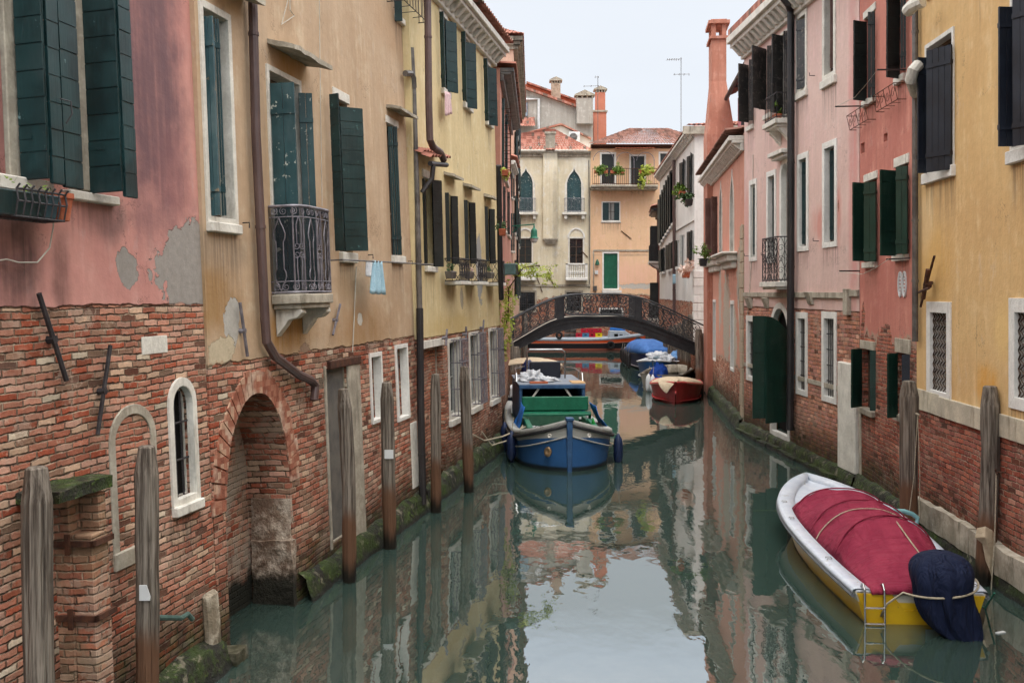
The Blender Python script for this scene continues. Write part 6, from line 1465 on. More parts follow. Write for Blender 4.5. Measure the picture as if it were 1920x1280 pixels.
def smooth_st(st, n):
    out = []
    for i in range(n+1):
        y = st[0][0]+(st[-1][0]-st[0][0])*i/n
        k = max(j for j in range(len(st)-1) if st[j][0] <= y+1e-9); a, b = st[k], st[k+1]; t = (y-a[0])/(b[0]-a[0])
        p0 = st[max(k-1, 0)]; p3 = st[min(k+2, len(st)-1)]; row = [y]
        for c in range(1, len(a)):
            d = b[0]-a[0]; m1 = (b[c]-p0[c])/(b[0]-p0[0])*d; m2 = (p3[c]-a[c])/(p3[0]-a[0])*d
            row.append((2*t**3-3*t**2+1)*a[c]+(t**3-2*t**2+t)*m1+(-2*t**3+3*t**2)*b[c]+(t**3-t**2)*m2)
        out.append(row)
    return out
def boat_root(bow, stern, label, cat='motorboat', group=None, name='motorboat'):
    b = Vector(bow); s = Vector(stern); a = math.atan2(-(b.x-s.x), b.y-s.y)
    t = empty(name, (s.x, s.y, 0), a); tag(t, label, cat, group); bpy.context.view_layer.update(); return t, (b-s).length
def hullmat(name, top, bot, zcut, cut2=None, mid=None, rough=.35, topline=None):
    g = G(name); wob = g.noise(g.P, 3, 4)
    f = g.step(g.z, zcut-.006, zcut+.006)
    bc_ = g.mul(bot, g.M('ADD', .8, g.M('MULTIPLY', wob, .4)))
    c = g.mix(f, bc_, top)
    if mid: c = g.mix(g.step(g.z, cut2-.004, cut2+.004), c, mid)
    low = g.step(g.M('ADD', g.z, g.M('MULTIPLY', wob, .08)), .03, .09); c = g.mix(g.M('SUBTRACT', 1, low), c, S(70, 66, 48))
    c = g.mix(g.step(g.noise(g.scl(g.P, 1, .5, 4), 4, 6, .75), .6, .75, 0, .35), c, S(110, 104, 92))
    g.bump(g.noise(g.P, 2, 3), .006, .5)
    return g.fin(c, rough, 0, .45)

# ---- yellow boat with red cover (heading away, bow far)
yb, YL = boat_root((5.17, 17.5), (4.68, 11.42), 'white and yellow motorboat under a dark red canvas cover, moored at the lower right')
YS = smooth_st([(0, .73, .36, .78), (1.0, .81, .37, .8), (2.2, .88, .4, .8), (3.4, .89, .44, .74), (4.4, .78, .49, .6), (5.2, .55, .54, .42), (5.8, .27, .58, .3), (YL, .03, .61, .3)], 40)
m = loft(hull(YS, 10, -.22)); r0 = hull(YS, 10, -.22)[0]; o_ = len(m.v); m.add(r0, [tuple(range(len(r0)))])
yh = m.build('hull', hullmat('yellow_white_hull', S(192, 188, 172), S(206, 168, 22), .24), yb, smooth=True)
for p_ in yh.data.polygons:
    if len(p_.vertices) > 4: p_.use_smooth = False
GW = simple('pale_grey_gelcoat', S(176, 184, 196), S(190, 196, 204), .4, 0, .45, 4, .002, c3=S(160, 160, 156)); M_['gelcoat'] = GW
TR = M_['tr'] = simple('yellow_transom_paint', S(200, 162, 20), S(186, 146, 18), .4, 0, .4, 4, .002, c3=S(150, 120, 50))
MB().prism([(-.71, .34), (-.56, -.1), (.56, -.1), (.71, .34), (.5, .34), (.3, .16), (-.18, .16), (-.32, .34)], -.03, -.008).build('transom', 'tr', yb)
# deck rim with rounded lip
def rim(st, wd, zoff, mat, name, root, lip=.05, y_in0=None, hbk=.05):
    m = MB(); L_ = []; R_ = []
    for (y, b, z, *_k) in st:
        bi = max(b-wd, 0.0)
        for s_, row in ((-1, L_), (1, R_)):
            row.append([(s_*b, y, z-lip), (s_*(b+.03), y, z-lip*.4), (s_*(b+.02), y, z+zoff), (s_*(b-.03), y, z+zoff+.012), (s_*bi, y, z+zoff+.004), (s_*bi, y, z-hbk)])
    m.grid(L_); m.grid(R_); return m.build(name, mat, root, smooth=True)
rim(YS, .24, .02, 'gelcoat', 'side_deck', yb)
# rubbing strake
m = MB()
for s_ in (-1, 1): m.tube([(s_*(b+.025), y, z-.05) for (y, b, z, w_) in YS], .022, 6)
m.build('rubbing_strake', simple('grey_rubber', S(84, 88, 92), S(100, 104, 108), .6), yb)
# foredeck
rows = []
for (y, b, z, w_) in [s for s in YS if s[0] >= 4.2]: rows.append([(-(b-.14)*k if b > .16 else 0, y, z-.02-.05*(1-abs(k)**2)+.02) for k in (1, .6, .2, -.2, -.6, -1)])
MB().grid(rows).build('foredeck', 'gelcoat', yb, smooth=True)
rows = []
for (y, b, z, w_) in [s for s in YS if s[0] <= 4.3]: rows.append([(k*(b-.15), y, z-.18) for k in (-1, 1)])
MB().grid(rows).build('cockpit_floor', 'gelcoat', yb)
MB().box(-.72, -.36, -.0, .22, .3, .375).build('stern_deck', 'gelcoat', yb, bevel=.015); MB().box(.5, .72, 0, .22, .3, .375).build('stern_deck', 'gelcoat', yb, bevel=.015)
# red cover, arched over hoops
RED = G('dark_red_canvas'); P = RED.P; n_ = RED.noise(RED.scl(P, 2.5, 1, 1), 2.0, 4); cr = RED.mix(RED.step(n_, .3, .7), S(120, 34, 56), S(134, 46, 66)); cr = RED.mul(cr, RED.M('ADD', .85, RED.M('MULTIPLY', RED.noise(P, 8, 5, .7), .3)))
cr = RED.mix(RED.step(RED.noise(P, 3, 6, .75), .62, .7, 0, .3), cr, S(170, 96, 100)); RED.bump(RED.M('ADD', RED.M('MULTIPLY', RED.noise(P, 60, 2), .06), RED.M('ADD', RED.noise(RED.scl(P, 1, 2.6, 1), 1.6, 3, .5, 1.2), RED.M('MULTIPLY', RED.noise(RED.scl(P, 3, 1, 1), 3, 2, .5, .6), .4))), .09, 1.0); M_['red'] = RED.fin(cr, .8, 0, .15)
rows = []; yA, yB = -.02, 4.75; NY = 90
hp_ = curve([(-.1, .02), (.0, .05), (.5, .2), (.95, .36), (1.3, .49), (1.85, .35), (2.45, .42), (3.05, .27), (3.65, .3), (4.2, .12), (4.75, .03)])
for i in range(NY+1):
    y = yA+(yB-yA)*i/NY; b, zs = interp(YS, max(y, 0))[1:3]; b = max(.05, b-.17); 
    f = max(0, min(1, (yB-y)/.9)); b *= (f**.5 if f < 1 else 1)
    ridge = max(math.exp(-((y-yy)/.075)**2) for yy in (1.3, 2.45, 3.65))*.05
    h_ = max(0, hp_(y))+ridge*min(1, hp_(y)*4); row = []
    for k in range(29):
        t = -1+2*k/28; a = abs(t); prof = (1-a**2.5)**.85 if a < 1 else 0
        sag = .028*mnoise.noise(Vector((t*2.2, y*1.7, 4)))+.012*math.sin(t*9+y*5)*(1-a)
        row.append((t*b*(1 if a < .99 else 1.0), y, zs+.02+h_*prof+sag*min(1, 3*(1-a))*min(1, h_*6)))
    rows.append(row)
b_, zs = YS[0][1:3]
rows.insert(0, [(p[0]*.98, -.045, (p[2]*.25+.24) if abs(p[0]) < .6 else p[2]-.03) for p in rows[0]])
cov = MB().grid(rows).build('canvas_cover', 'red', yb, smooth=True, solid=.01)
def on_cover(t, y):
    b, zs = interp(YS, max(y, 0))[1:3]; b -= .17; a = abs(t); return (t*b, y, zs+.045+max(0, hp_(y))*(1-a**2.5)**.85)
for hy in (1.3, 2.45, 3.65):
    m = MB(); m.tube([(lambda p: (p[0]*.985, p[1], p[2]+.012*0+.045*min(1, 4*(1-abs(t_/14)))))(on_cover(t_/14, hy)) for t_ in range(-14, 15)], .011, 6); m.build('hoop_seam', 'red', cov, smooth=True)
m = MB(); m.tube([on_cover(-1+2*i/24, 2.1+.12*math.sin(i/24*3)) for i in range(25)], .009, 5)
m.build('cover_cord', 'rope', cov); m = MB()
m.tube([on_cover(.15+.1*k, 1.25-.35*k) for k in range(4)], .009, 5); m.build('cover_cord', 'rope', cov)
# covered outboard
NV = G('navy_canvas'); c_ = NV.mix(NV.noise(NV.P, 3, 4), S(16, 24, 46), S(26, 34, 58)); NV.bump(NV.M('ADD', NV.noise(NV.scl(NV.P, 2, 2, .6), 2.2, 3, .6, 1.5), NV.M('MULTIPLY', NV.noise(NV.P, 50, 2), .03)), .1, 1.0); M_['navycloth'] = NV.fin(c_, .8, 0, .15)
ob = empty('covered_outboard_motor', yb.matrix_world @ Vector((0, 0, 0)) if 0 else (0, 0, 0)); ob.parent = yb; 
prof = [(-.17, .48, .03, .03, -.4), (-.1, .42, .11, .08, -.34), (-.02, .35, .2, .14, -.27), (.1, .27, .28, .2, -.22), (.22, .23, .31, .25, -.18), (.34, .19, .31, .29, -.14), (.44, .17, .3, .32, -.1), (.52, .17, .32, .35, -.09), (.64, .17, .34, .36, -.08), (.74, .17, .32, .33, -.06), (.82, .17, .25, .26, -.04), (.87, .17, .15, .16, -.02), (.89, .17, .02, .02, -.02)]
rows = []
for (z, xo, rx, ry, yo) in prof:
    row = []
    for k in range(65):
        a = 2*math.pi*k/64; w_ = 1+(.09*math.sin(a*7+z*3)+.07*math.sin(a*12-z*6))*(1 if z < .5 else .3)+.09*mnoise.noise(Vector((math.cos(a)*1.5, math.sin(a)*1.5+z*1.2, z*2.2)))
        row.append((xo+rx*math.cos(a)*w_, yo-.14+ry*math.sin(a)*w_, z))
    rows.append(row)
bpy.data.objects.remove(ob)
om = MB().grid(rows).build('covered_outboard', 'navycloth', yb, smooth=True, sub=1)
# point of the skeg hanging into the water, rope
m = MB(); pts = []
for k in range(15):
    a = math.pi*1.02+k/14*math.pi*.98; pts.append((.17+.4*math.cos(a), -.12+.45*math.sin(a), .4+.16*k/14))
pts = [(-.45, -.05, .1), (-.4, -.1, .25)]+pts; m.tube(pts, .013, 6); m.build('rope', 'rope', om, smooth=True)
# boarding ladder
STL = M_['steel'] = simple('stainless_steel', S(176, 176, 174), S(150, 150, 150), .25, .9, .5, 6, 0)
m = MB()
for x in (-.64, -.42): m.tube([(x, .08, .36), (x, .05, .43), (x, -.02, .45), (x, -.08, .4), (x, -.09, .2), (x, -.1, -.0)], .012, 8)
for z in (.2, .02): m.tube([(-.64, -.1, z), (-.42, -.1, z)], .012, 8)
m.build('ladder', 'steel', yb)
for (y, s_) in ((4.15, -1), (3.2, -1), (1.2, -1), (.15, 1)):
    b, z = interp(YS, y)[1:3]; x = s_*(b-.08); MB().tube([(x-.03, y-.04, z+.035), (x-.03, y-.04, z+.05), (x+.03, y-.04, z+.05), (x+.03, y+.05, z+.05), (x-.03, y+.05, z+.05), (x-.03, y+.05, z+.035)], .006, 5).build('cleat', 'steel', yb)
MB().box(.05, .2, -.035, -.03, .05, .25).build('grip_plate', 'white', yb)
tag(MB().tube([(5.62, 11.6, .3), (5.7, 12.0, .0), (5.75, 12.5, -.05)], .012, 5).build('rope', simple('green_rope', S(30, 90, 76), S(40, 110, 90), .8)), 'thin green rope trailing from the stern of the yellow boat into the water', 'rope')

# ---- blue cargo boat, bow toward the camera
bb, BL = boat_root((1.22, 21.1), (.72, 28.9), 'blue and grey wooden work boat with green hatch, moored bow first on the left', 'work boat', name='work_boat')
# in this frame +y points to the bow
BS = smooth_st([(0, .85, .62, .86), (1.5, 1.0, .6, .88), (3.5, 1.1, .6, .9), (5.4, 1.13, .64, .9), (6.5, 1.1, .7, .88), (7.05, .98, .76, .86), (7.45, .72, .86, .8), (7.72, .36, .98, .7), (BL, .02, 1.08, .6)], 44)
m = loft(hull(BS, 10, -.3)); r0 = hull(BS, 10, -.3)[0]; m.add(r0, [tuple(range(len(r0)))])
def bluehull():
    g = G('blue_grey_hull'); wob = g.noise(g.P, 3, 5, .7)
    geo = g.z; yy = g.y
    # the strake follows the sheer, which rises toward the bow
    s = g.M('MULTIPLY', g.step(yy, 6.4, 8.1), .24); z = g.M('SUBTRACT', g.z, s)
    c = g.mul(S(42, 86, 134), g.M('ADD', .75, g.M('MULTIPLY', wob, .5)))
    c = g.mix(g.step(g.noise(g.scl(g.P, 1, 1, 3), 5, 6, .75), .6, .74, 0, .4), c, S(80, 110, 140))
    c = g.mix(g.step(z, .49, .5), c, g.mul(S(160, 160, 154), g.M('ADD', .85, g.M('MULTIPLY', wob, .3))))
    c = g.mix(g.step(g.z, .06, .12), S(24, 34, 40), c); g.bump(wob, .01, .5); return g.fin(c, .45, 0, .4)
bh_o = m.build('hull', bluehull(), bb, smooth=True)
rim(BS, .16, .03, simple('grey_painted_deck', S(166, 166, 160), S(150, 150, 146), .6, 0, .3, 4, .003, c3=S(120, 116, 110)), 'gunwale', bb, .07, hbk=.5)
m = MB()
for s_ in (-1, 1): m.tube([(s_*(b+.04), y, z-.1) for (y, b, z, w_) in BS], .034, 8)
m.build('rubber_strake', simple('black_rubber', S(24, 24, 26), S(36, 36, 38), .6), bb, smooth=True)
m = MB()
for s_ in (-1, 1): m.tube([(s_*(b*.985+.012), y, z-.33) for (y, b, z, w_) in BS], .018, 6)
m.build('moulding', bpy.data.materials['grey_painted_deck'], bb)
BLU = M_['blue'] = simple('blue_boat_paint', S(38, 70, 108), S(54, 90, 128), .5, 0, .4, 5, .003, c3=S(104, 126, 144))
GRN = M_['grn'] = simple('green_boat_paint', S(14, 92, 66), S(20, 104, 76), .5, 0, .4, 5, .003, c3=S(60, 120, 96)); LG = M_['lgrn'] = simple('worn_green_deck', S(92, 134, 112), S(76, 118, 98), .6, 0, .3, 4, .003, c3=S(150, 160, 148))
MB().hexa([(-.045, BL-.12, -.35), (.045, BL-.12, -.35), (.045, BL+.03, -.35), (-.045, BL+.03, -.35), (-.065, BL-.08, 1.08), (.065, BL-.08, 1.08), (.065, BL+.06, 1.08), (-.065, BL+.06, 1.08)]).box(-.085, .085, BL-.11, BL+.08, 1.08, 1.15).build('stem_post', 'blue', bb, bevel=.012)
rows = [[(k*(b-.1), y, .2) for k in (-1, 1)] for (y, b, z, w_) in BS if b > .12]; MB().grid(rows).build('floor', 'lgrn', bb)
# side decks and coaming of the hold
MB().box(-.93, -.72, 1.5, 6.5, .2, .5).box(.72, .93, 1.5, 6.5, .2, .5).box(-.78, -.7, 4.6, 6.7, .2, .78).box(.7, .78, 4.6, 6.7, .2, .78).box(-.78, .78, 4.5, 4.6, .2, .86).build('hold_coaming', 'lgrn', bb, bevel=.01)
yh_ = 5.0; MB().box(-.8, .8, yh_-.05, yh_, .96, 1.3).build('hatch_lid', 'grn', bb, bevel=.02)
MB().hexa([(-.86, yh_, .86), (.86, yh_, .86), (.84, yh_+.2, .86), (-.84, yh_+.2, .86), (-.86, yh_, .95), (.86, yh_, .95), (.84, yh_+.2, .91), (-.84, yh_+.2, .91)]).box(-.86, -.8, yh_, yh_+.06, .5, .9).box(.8, .86, yh_, yh_+.06, .5, .9).build('tray', 'grn', bb, bevel=.01)
for x in (-.74, .74): MB().hexa([(x-.09, 5.6, .5), (x+.09, 5.6, .5), (x+.09, 6.7, .45), (x-.09, 6.7, .45), (x-.06, 5.6, .84), (x+.06, 5.6, .84), (x+.06, 6.7, .8), (x-.06, 6.7, .8)]).build('coaming_board', 'grn', bb, bevel=.01)
# cabin: blue open frame with grey roof and rails
cb = MB(); y0, y1 = 1.6, 4.3; zr = 1.42
for (xa, xb) in ((-.82, -.74), (.74, .82)): cb.box(xa, xb, y0, y1, .5, zr)
cb.box(-.82, .82, y0, y1, zr+.03, zr+.09); cb.box(-.74, .74, y0, y0+.05, .3, zr); cb.box(-.82, .82, y1-.06, y1+.03, zr+.0, zr+.1)
cab = cb.build('cabin', 'blue', bb, bevel=.012); MB().box(-.74, .74, y0+.06, y0+.1, .35, zr-.02).build('bulkhead', 'dark', cab)
for x, s_ in ((-.72, 1), (.72, -1)): MB().hexa([(x, y1-.1, .9), (x+s_*.04, y1-.1, .9), (x+s_*.04, y1-.04, .9), (x, y1-.04, .9), (x+s_*.36, y1-.1, zr), (x+s_*.42, y1-.1, zr), (x+s_*.42, y1-.04, zr), (x+s_*.36, y1-.04, zr)]).build('brace', 'stone', cab)
ROOF = simple('grey_roof_paint', S(132, 140, 150), S(118, 126, 138), .6, 0, .3, 4, .003); MB().box(-.84, .84, y0-.1, y1+.02, zr+.095, zr+.12).build('cabin_roof', ROOF, cab, bevel=.01)
MB().box(-.84, -.5, y1-.75, y1-.02, zr+.125, zr+.14).build('plywood_sheet', simple('plywood', S(196, 158, 110), S(180, 144, 98), .7), cab)
MB().box(-.4, .42, 2.5, 2.62, zr+.12, zr+.55).box(-.4, .42, 1.8, 2.5, zr+.12, zr+.2).build('wheelhouse_screen', 'navy', cab, bevel=.02)
m = MB(); m.tube([(.5, 2.75, zr+.12), (.5, 2.75, zr+.82), (.44, 2.75, zr+.88), (-.42, 2.75, zr+.88), (-.5, 2.75, zr+.82), (-.5, 2.75, zr+.12)], .022, 8)
for s_ in (-1, 1): m.tube([(s_*.84, y1-.6, zr+.12), (s_*.84, y1-.7, zr+.32), (s_*.8, 2.4, zr+.36), (s_*.5, 1.7, zr+.36)], .018, 6); m.tube([(s_*.83, 3.0, zr+.12), (s_*.82, 3.0, zr+.35)], .014, 6)
m.build('hand_rail', 'steel', cab)
def heap(mb, c, r, seed, n=26, amp=.35, pw=1.0):
    c = Vector(c); rows = []
    for j in range(n//2+1):
        ph = math.pi/2*j/(n//2); row = []
        for i in range(n+1):
            th = 2*math.pi*i/n; q = Vector((math.cos(th)*math.cos(ph), math.sin(th)*math.cos(ph), math.sin(ph)**pw))
            k = 1+amp*mnoise.noise(Vector((math.cos(th)*math.cos(ph), math.sin(th)*math.cos(ph), math.sin(ph)))*2.3+Vector((seed, 0, 0)))+amp*.4*mnoise.noise(q*6+Vector((seed, 2, 0)))
            row.append(c+Vector((q.x*r[0]*k, q.y*r[1]*k, q.z*r[2]*k)))
        rows.append(row)
    return mb.grid(rows)
def lay(bt, name, label, cat, mb, mat, **k):
    o = mb.build(name, mat, None, **k); o.matrix_world = bt.matrix_world.copy(); tag(o, label, cat); return o
bpy.context.view_layer.update()
lay(bb, 'plastic_bag', 'crumpled white plastic sheeting on the roof of the blue work boat', 'plastic sheet', heap(heap(MB(), (.45, 3.4, zr+.12), (.32, .36, .22), 3, n=40, amp=.9, pw=1.6), (.1, 3.5, zr+.12), (.28, .3, .1), 8, n=40, amp=.8), 'cloth_white', smooth=True)
lay(bb, 'plank', 'short red-brown board lying in front of the white sheeting on the boat roof', 'board', MB().box(.1, .55, y1-.25, y1-.05, zr+.125, zr+.165), 'terra')
BT = M_['btarp'] = simple('bright_blue_tarp', S(22, 92, 168), S(34, 108, 186), .6, 0, .3, 6, .01)
def drape(bt, x0, x1, y0, y1, zt, zb, label, seed, nx=0):
    m = MB(); rows = []
    for j in range(10):
        t = j/9; row = []
        for i in range(15):
            s = i/14; x = x0+(x1-x0)*t+.05*mnoise.noise(Vector((s*3, t*2, seed))); y = y0+(y1-y0)*s+.03*math.sin(s*11+seed); row.append((x, y, zt+(zb-zt)*t**.8+.05*math.sin(s*9+seed)*t))
        rows.append(row)
    m.grid(rows); return lay(bt, 'tarpaulin', label, 'tarpaulin', m, 'btarp', smooth=True, solid=.012)
drape(bb, .82, 1.02, 4.8, 6.0, 1.15, .5, 'bright blue tarpaulin bunched on the left side of the work boat hold', 2); drape(bb, -.84, -1.16, 4.9, 6.0, 1.16, .55, 'bright blue tarpaulin hanging over the right side of the work boat', 5)
# things in the hold
t = empty('crate', bb.matrix_world @ Vector((.25, 5.9, .21)), bb.rotation_euler.z); tag(t, 'open crate of small black and orange fittings in the hold of the blue work boat', 'crate')
MB().box(-.42, .42, -.3, .3, 0, .05).box(-.42, .42, -.3, -.27, 0, .45).box(-.42, .42, .27, .3, 0, .45).box(-.42, -.39, -.3, .3, 0, .45).box(.39, .42, -.3, .3, 0, .45).build('crate_box', 'stone_dirty', t)
m1, m2, m3 = MB(), MB(), MB()
for i in range(90):
    x, y = rnd.uniform(-.36, .36), rnd.uniform(-.24, .24); (m1 if i % 3 == 0 else m2 if i % 9 else m3).tube([(x, y, .43), (x+rnd.uniform(-.06, .06), y+rnd.uniform(-.06, .06), .48)], .022, 6)
m1.build('fittings', 'white', t); m2.build('fittings', 'dark', t); m3.build('fittings', simple('orange_plastic', S(220, 96, 30), S(230, 110, 40), .5), t)
t = empty('glass_bottle', bb.matrix_world @ Vector((-.42, 6.35, .5)), 0); tag(t, 'dark glass demijohn standing in the hold near the bow', 'bottle'); MB().lathe([(.02, .0), (.11, .02), (.13, .15), (.1, .26), (.035, .32), (.035, .42), (.045, .43)], n=14).build('glass', simple('dark_green_glass', S(30, 44, 36), S(40, 54, 44), .1), t, smooth=True); MB().lathe([(.03, .43), (.03, .47)], n=10).build('stopper', 'white', t)
lay(bb, 'folded_flag', 'pointed bright green cloth standing beside the demijohn in the work boat', 'cloth', MB().add([(-.62, 6.3, .5), (-.86, 6.35, .5), (-.72, 6.3, .98), (-.74, 6.42, .5)], [(0, 1, 2), (1, 3, 2), (3, 0, 2)]), simple('bright_green_cloth', S(20, 130, 50), S(30, 146, 60), .8), solid=.01)
m = MB(); m.ring([(.34*0+.4+.11*math.cos(a*.5236), .36+.14*math.sin(a*.5236)) for a in range(13)], [(.4+.075*math.cos(a*.5236), .36+.1*math.sin(a*.5236)) for a in range(13)], 0, .04)
# hawse hole on the bow, two small round plates
hw = MB().lathe([(.08, 0), (.085, .03), (.06, .05), (.03, .03)], (0, 0, 0), 18); o = hw.build('hawse_pipe', simple('brass_fitting', S(150, 124, 90), S(96, 84, 70), .4, .6), bb, smooth=True)
o.location = (.45, 7.76, .42); o.rotation_euler = (R(-82), 0, R(-24)); o.scale = (1, 1.3, 1)
for x, zz in ((.42, .76), (-.42, .76)):
    o = MB().lathe([(.045, 0), (.045, .02), (.032, .024), (.03, .012)], n=16).build('round_plate', 'stone', bb, smooth=True); o.location = (x, 7.77, zz); o.rotation_euler = (R(-84), 0, R(-24 if x > 0 else 24))
def fender(x, y, zt, ln, r, label, mat='navyf'):
    t = empty('fender', (x, y, 0)); tag(t, label, 'fender', 'boat fenders'); MB().lathe([(.02, zt+.06), (.05, zt), (r*.8, zt-.06), (r, zt-.16), (r, zt-ln+.16), (r*.75, zt-ln+.05), (.04, zt-ln), (.02, zt-ln-.05)], n=16).build('body', mat, t, smooth=True); MB().tube([(0, 0, zt), (.05, .06, zt+.35)], .01, 5).build('line', 'rope', t); return t
M_['navyf'] = simple('navy_fender', S(18, 32, 62), S(26, 42, 74), .5)
fender((1159-960)/FPX*22.3, 22.3, .58, .62, .105, 'dark blue fender hanging off the right side of the work boat bow'); fender((959-960)/FPX*22.2, 22.2, .66, .6, .11, 'dark blue fender at the left shoulder of the work boat bow'); fender((946-960)/FPX*24.0, 24.0, .62, .6, .1, 'dark blue fender squeezed between the work boat and the wall')
tag(MB().tube([(.3, 22.6, .75), (-.2, 22.0, .62), (-.6, 21.5, .6), (-.82, 21.0, .8)], .018, 6).build('mooring_line', 'rope'), 'mooring line from the work boat side to the wall of the yellow house', 'rope')
tag(MB().tube([(.25, 22.8, .75), (.0, 22.4, .5), (-.45, 22.0, .42), (-.66, 21.8, .75)], .018, 6).build('mooring_line', 'rope'), 'second slacker mooring line looping beside the first at the work boat shoulder', 'rope')

# ---- generic small boats
def small_boat(bow, stern, b, zs, zb, mats, label, name='motorboat', cat='motorboat', bluff=.55, cut=.12, deck='white'):
    t, L_ = boat_root(bow, stern, label, cat, name=name)
    st = smooth_st([(0, b*.86, zs, .82), (L_*.25, b*.97, zs, .84), (L_*.5, b, zs+.02, .82), (L_*.72, b*.9, zs+(zb-zs)*.4, .72), (L_*.87, b*.6, zs+(zb-zs)*.75, .6), (L_*.96, b*.26, zb, .5), (L_, .03, zb, .5)], 26)
    m = loft(hull(st, 8, -.2)); r0 = hull(st, 8, -.2)[0]; m.add(r0, [tuple(range(len(r0)))]); m.build('hull', mats, t, smooth=True)
    rim(st, .12, .02, deck, 'gunwale', t, .05, hbk=.3); rows = [[(k*(s[1]-.05), s[0], .1) for k in (-1, 1)] for s in st]; MB().grid(rows).build('floor', deck, t)
    bpy.context.view_layer.update(); return t, st, L_
def boat_cover(t, st, y0, y1, h, mat, name='canvas_cover', peak=.5, overhang=.03, seed=1, flat=2.6):
    rows = []; NY = 30
    for i in range(NY+1):
        y = y0+(y1-y0)*i/NY; s = interp(st, max(0, min(st[-1][0], y))); b = s[1]+overhang; e = min(1, min(i, NY-i)/NY*5); hh = h*(e**.6)*(1-.35*abs(i/NY-peak)); row = []
        for k in range(21):
            q = -1+k/10; a = abs(q); row.append((q*b, y, s[2]+.03-.06*(a > .99)+hh*(1-a**flat)+.03*mnoise.noise(Vector((q*2.5, y*1.6, seed)))))
        rows.append(row)
    return MB().grid(rows).build(name, mat, t, smooth=True, solid=.012)
# red boat, bow to the camera
rb, st, L_ = small_boat((5.55, 33.8, 0), (6.3, 38.0, 0), .93, .5, .74, simple('dark_red_hull', S(120, 30, 30), S(136, 40, 38), .4, 0, .4, 3, .003, c3=S(100, 40, 36)), 'small dark red boat with a beige canvas over its bow, by the right bridge foot', deck=simple('red_gunwale_paint', S(168, 56, 56), S(180, 72, 70), .5))
m = boat_cover(rb, st, L_*.35, L_*.93, .22, 'canvas', seed=3)
P = [(.1, L_-.5, .85), (.5, L_-.75, .82), (.52, L_-.2, .62), (.3, L_+.02, .3), (.05, L_+.05, .72)]
MB().grid([[(-.2, L_-.6, .86), (.2, L_-.7, .9), (.66, L_-1.0, .74)], [(-.1, L_-.1, .8), (.22, L_-.12, .8), (.62, L_-.45, .72)], [(.1, L_+.06, .66), (.28, L_+.02, .6), (.55, L_-.25, .55)], [(.26, L_+.04, .42), (.3, L_+.03, .35), (.36, L_-.02, .4)]]).build('hanging_canvas', 'canvas', m, smooth=True, solid=.01, sub=2)
# grey boat behind with a blue-wrapped outboard at its near end
gb, st, L_ = small_boat((7.1, 42.6, 0), (5.75, 38.6, 0), .9, .62, .7, simple('olive_grey_hull', S(120, 116, 106), S(100, 98, 90), .5, 0, .3, 3, .003), 'old grey open boat with a blue wrapped engine, behind the red boat', deck='stone_dirty')
lay(gb, 'wrapped_engine', 'royal blue canvas wrapped round the engine of the old grey boat', 'engine cover', heap(MB(), (-.1, .3, .5), (.36, .34, .5), 12, amp=.4), simple('royal_blue_canvas', S(26, 62, 142), S(36, 76, 160), .75, 0, .2, 5, .01), smooth=True)
for i, (x, z) in enumerate((((1216-960)/FPX*38.2, 38.2), ((1224-960)/FPX*37.8, 37.8))): fender(x, z, .62, .62, .11, ('long white fender at the left corner of the old grey boat', 'second white fender just right of the long one')[i], 'white')
# blue/white boat
wb, st, L_ = small_boat((6.05, 42.8, 0), (7.3, 47.6, 0), .95, .66, .86, hullmat('bright_blue_hull', S(34, 86, 140), S(28, 74, 126), .1), 'small blue and white boat piled with pale plastic sheets', bluff=.8)
MB().box(-.55, .1, L_-2.0, L_-1.0, .9, .95).build('hatch', simple('slate_grey_hatch', S(86, 104, 114), S(96, 114, 122), .6), wb); rows = [[(k*(s[1]-.03), s[0], s[2]+.03) for k in (-1, 0, 1)] for s in st if s[0] > L_*.55]; MB().grid(rows).build('foredeck', 'white', wb)
lay(wb, 'plastic_sheet', 'crumpled pale grey plastic sheet on the small blue and white boat', 'plastic sheet', heap(heap(MB(), (-.1, L_-2.0, .78), (.6, .6, .26), 5, n=36, amp=.8), (-.45, L_-1.1, .78), (.4, .45, .2), 6, n=36, amp=.8), 'cloth_white', smooth=True)
lay(wb, 'blue_cloth', 'light blue cloth bundle at the right of the small blue and white boat', 'cloth', heap(MB(), (-.95, L_-2.0, .8), (.42, .5, .42), 7, amp=.4), simple('light_blue_cloth', S(92, 134, 182), S(110, 150, 196), .8, 0, .2, 5, .01), smooth=True)
# blue tarp boat
tb, st, L_ = small_boat((7.1, 48.0, 0), (7.35, 55.6, 0), 1.2, .72, .86, hullmat('navy_white_hull', S(24, 42, 104), S(20, 34, 84), .1), 'large navy boat under a big mid-blue tarpaulin beyond the bridge')
boat_cover(tb, st, L_*.1, L_*.93, .62, simple('mid_blue_tarp', S(62, 108, 176), S(78, 124, 190), .7, 0, .2, 3, .012), name='tarpaulin_cover', seed=9, flat=4.5, overhang=.06, peak=.6)
for k in range(4): fender(5.85+.06*k, 50.0+k*1.5, .75, .7, .12, ('first', 'second', 'third', 'fourth')[k]+' black fender along the left side of the navy tarpaulin boat', 'pipe_black')
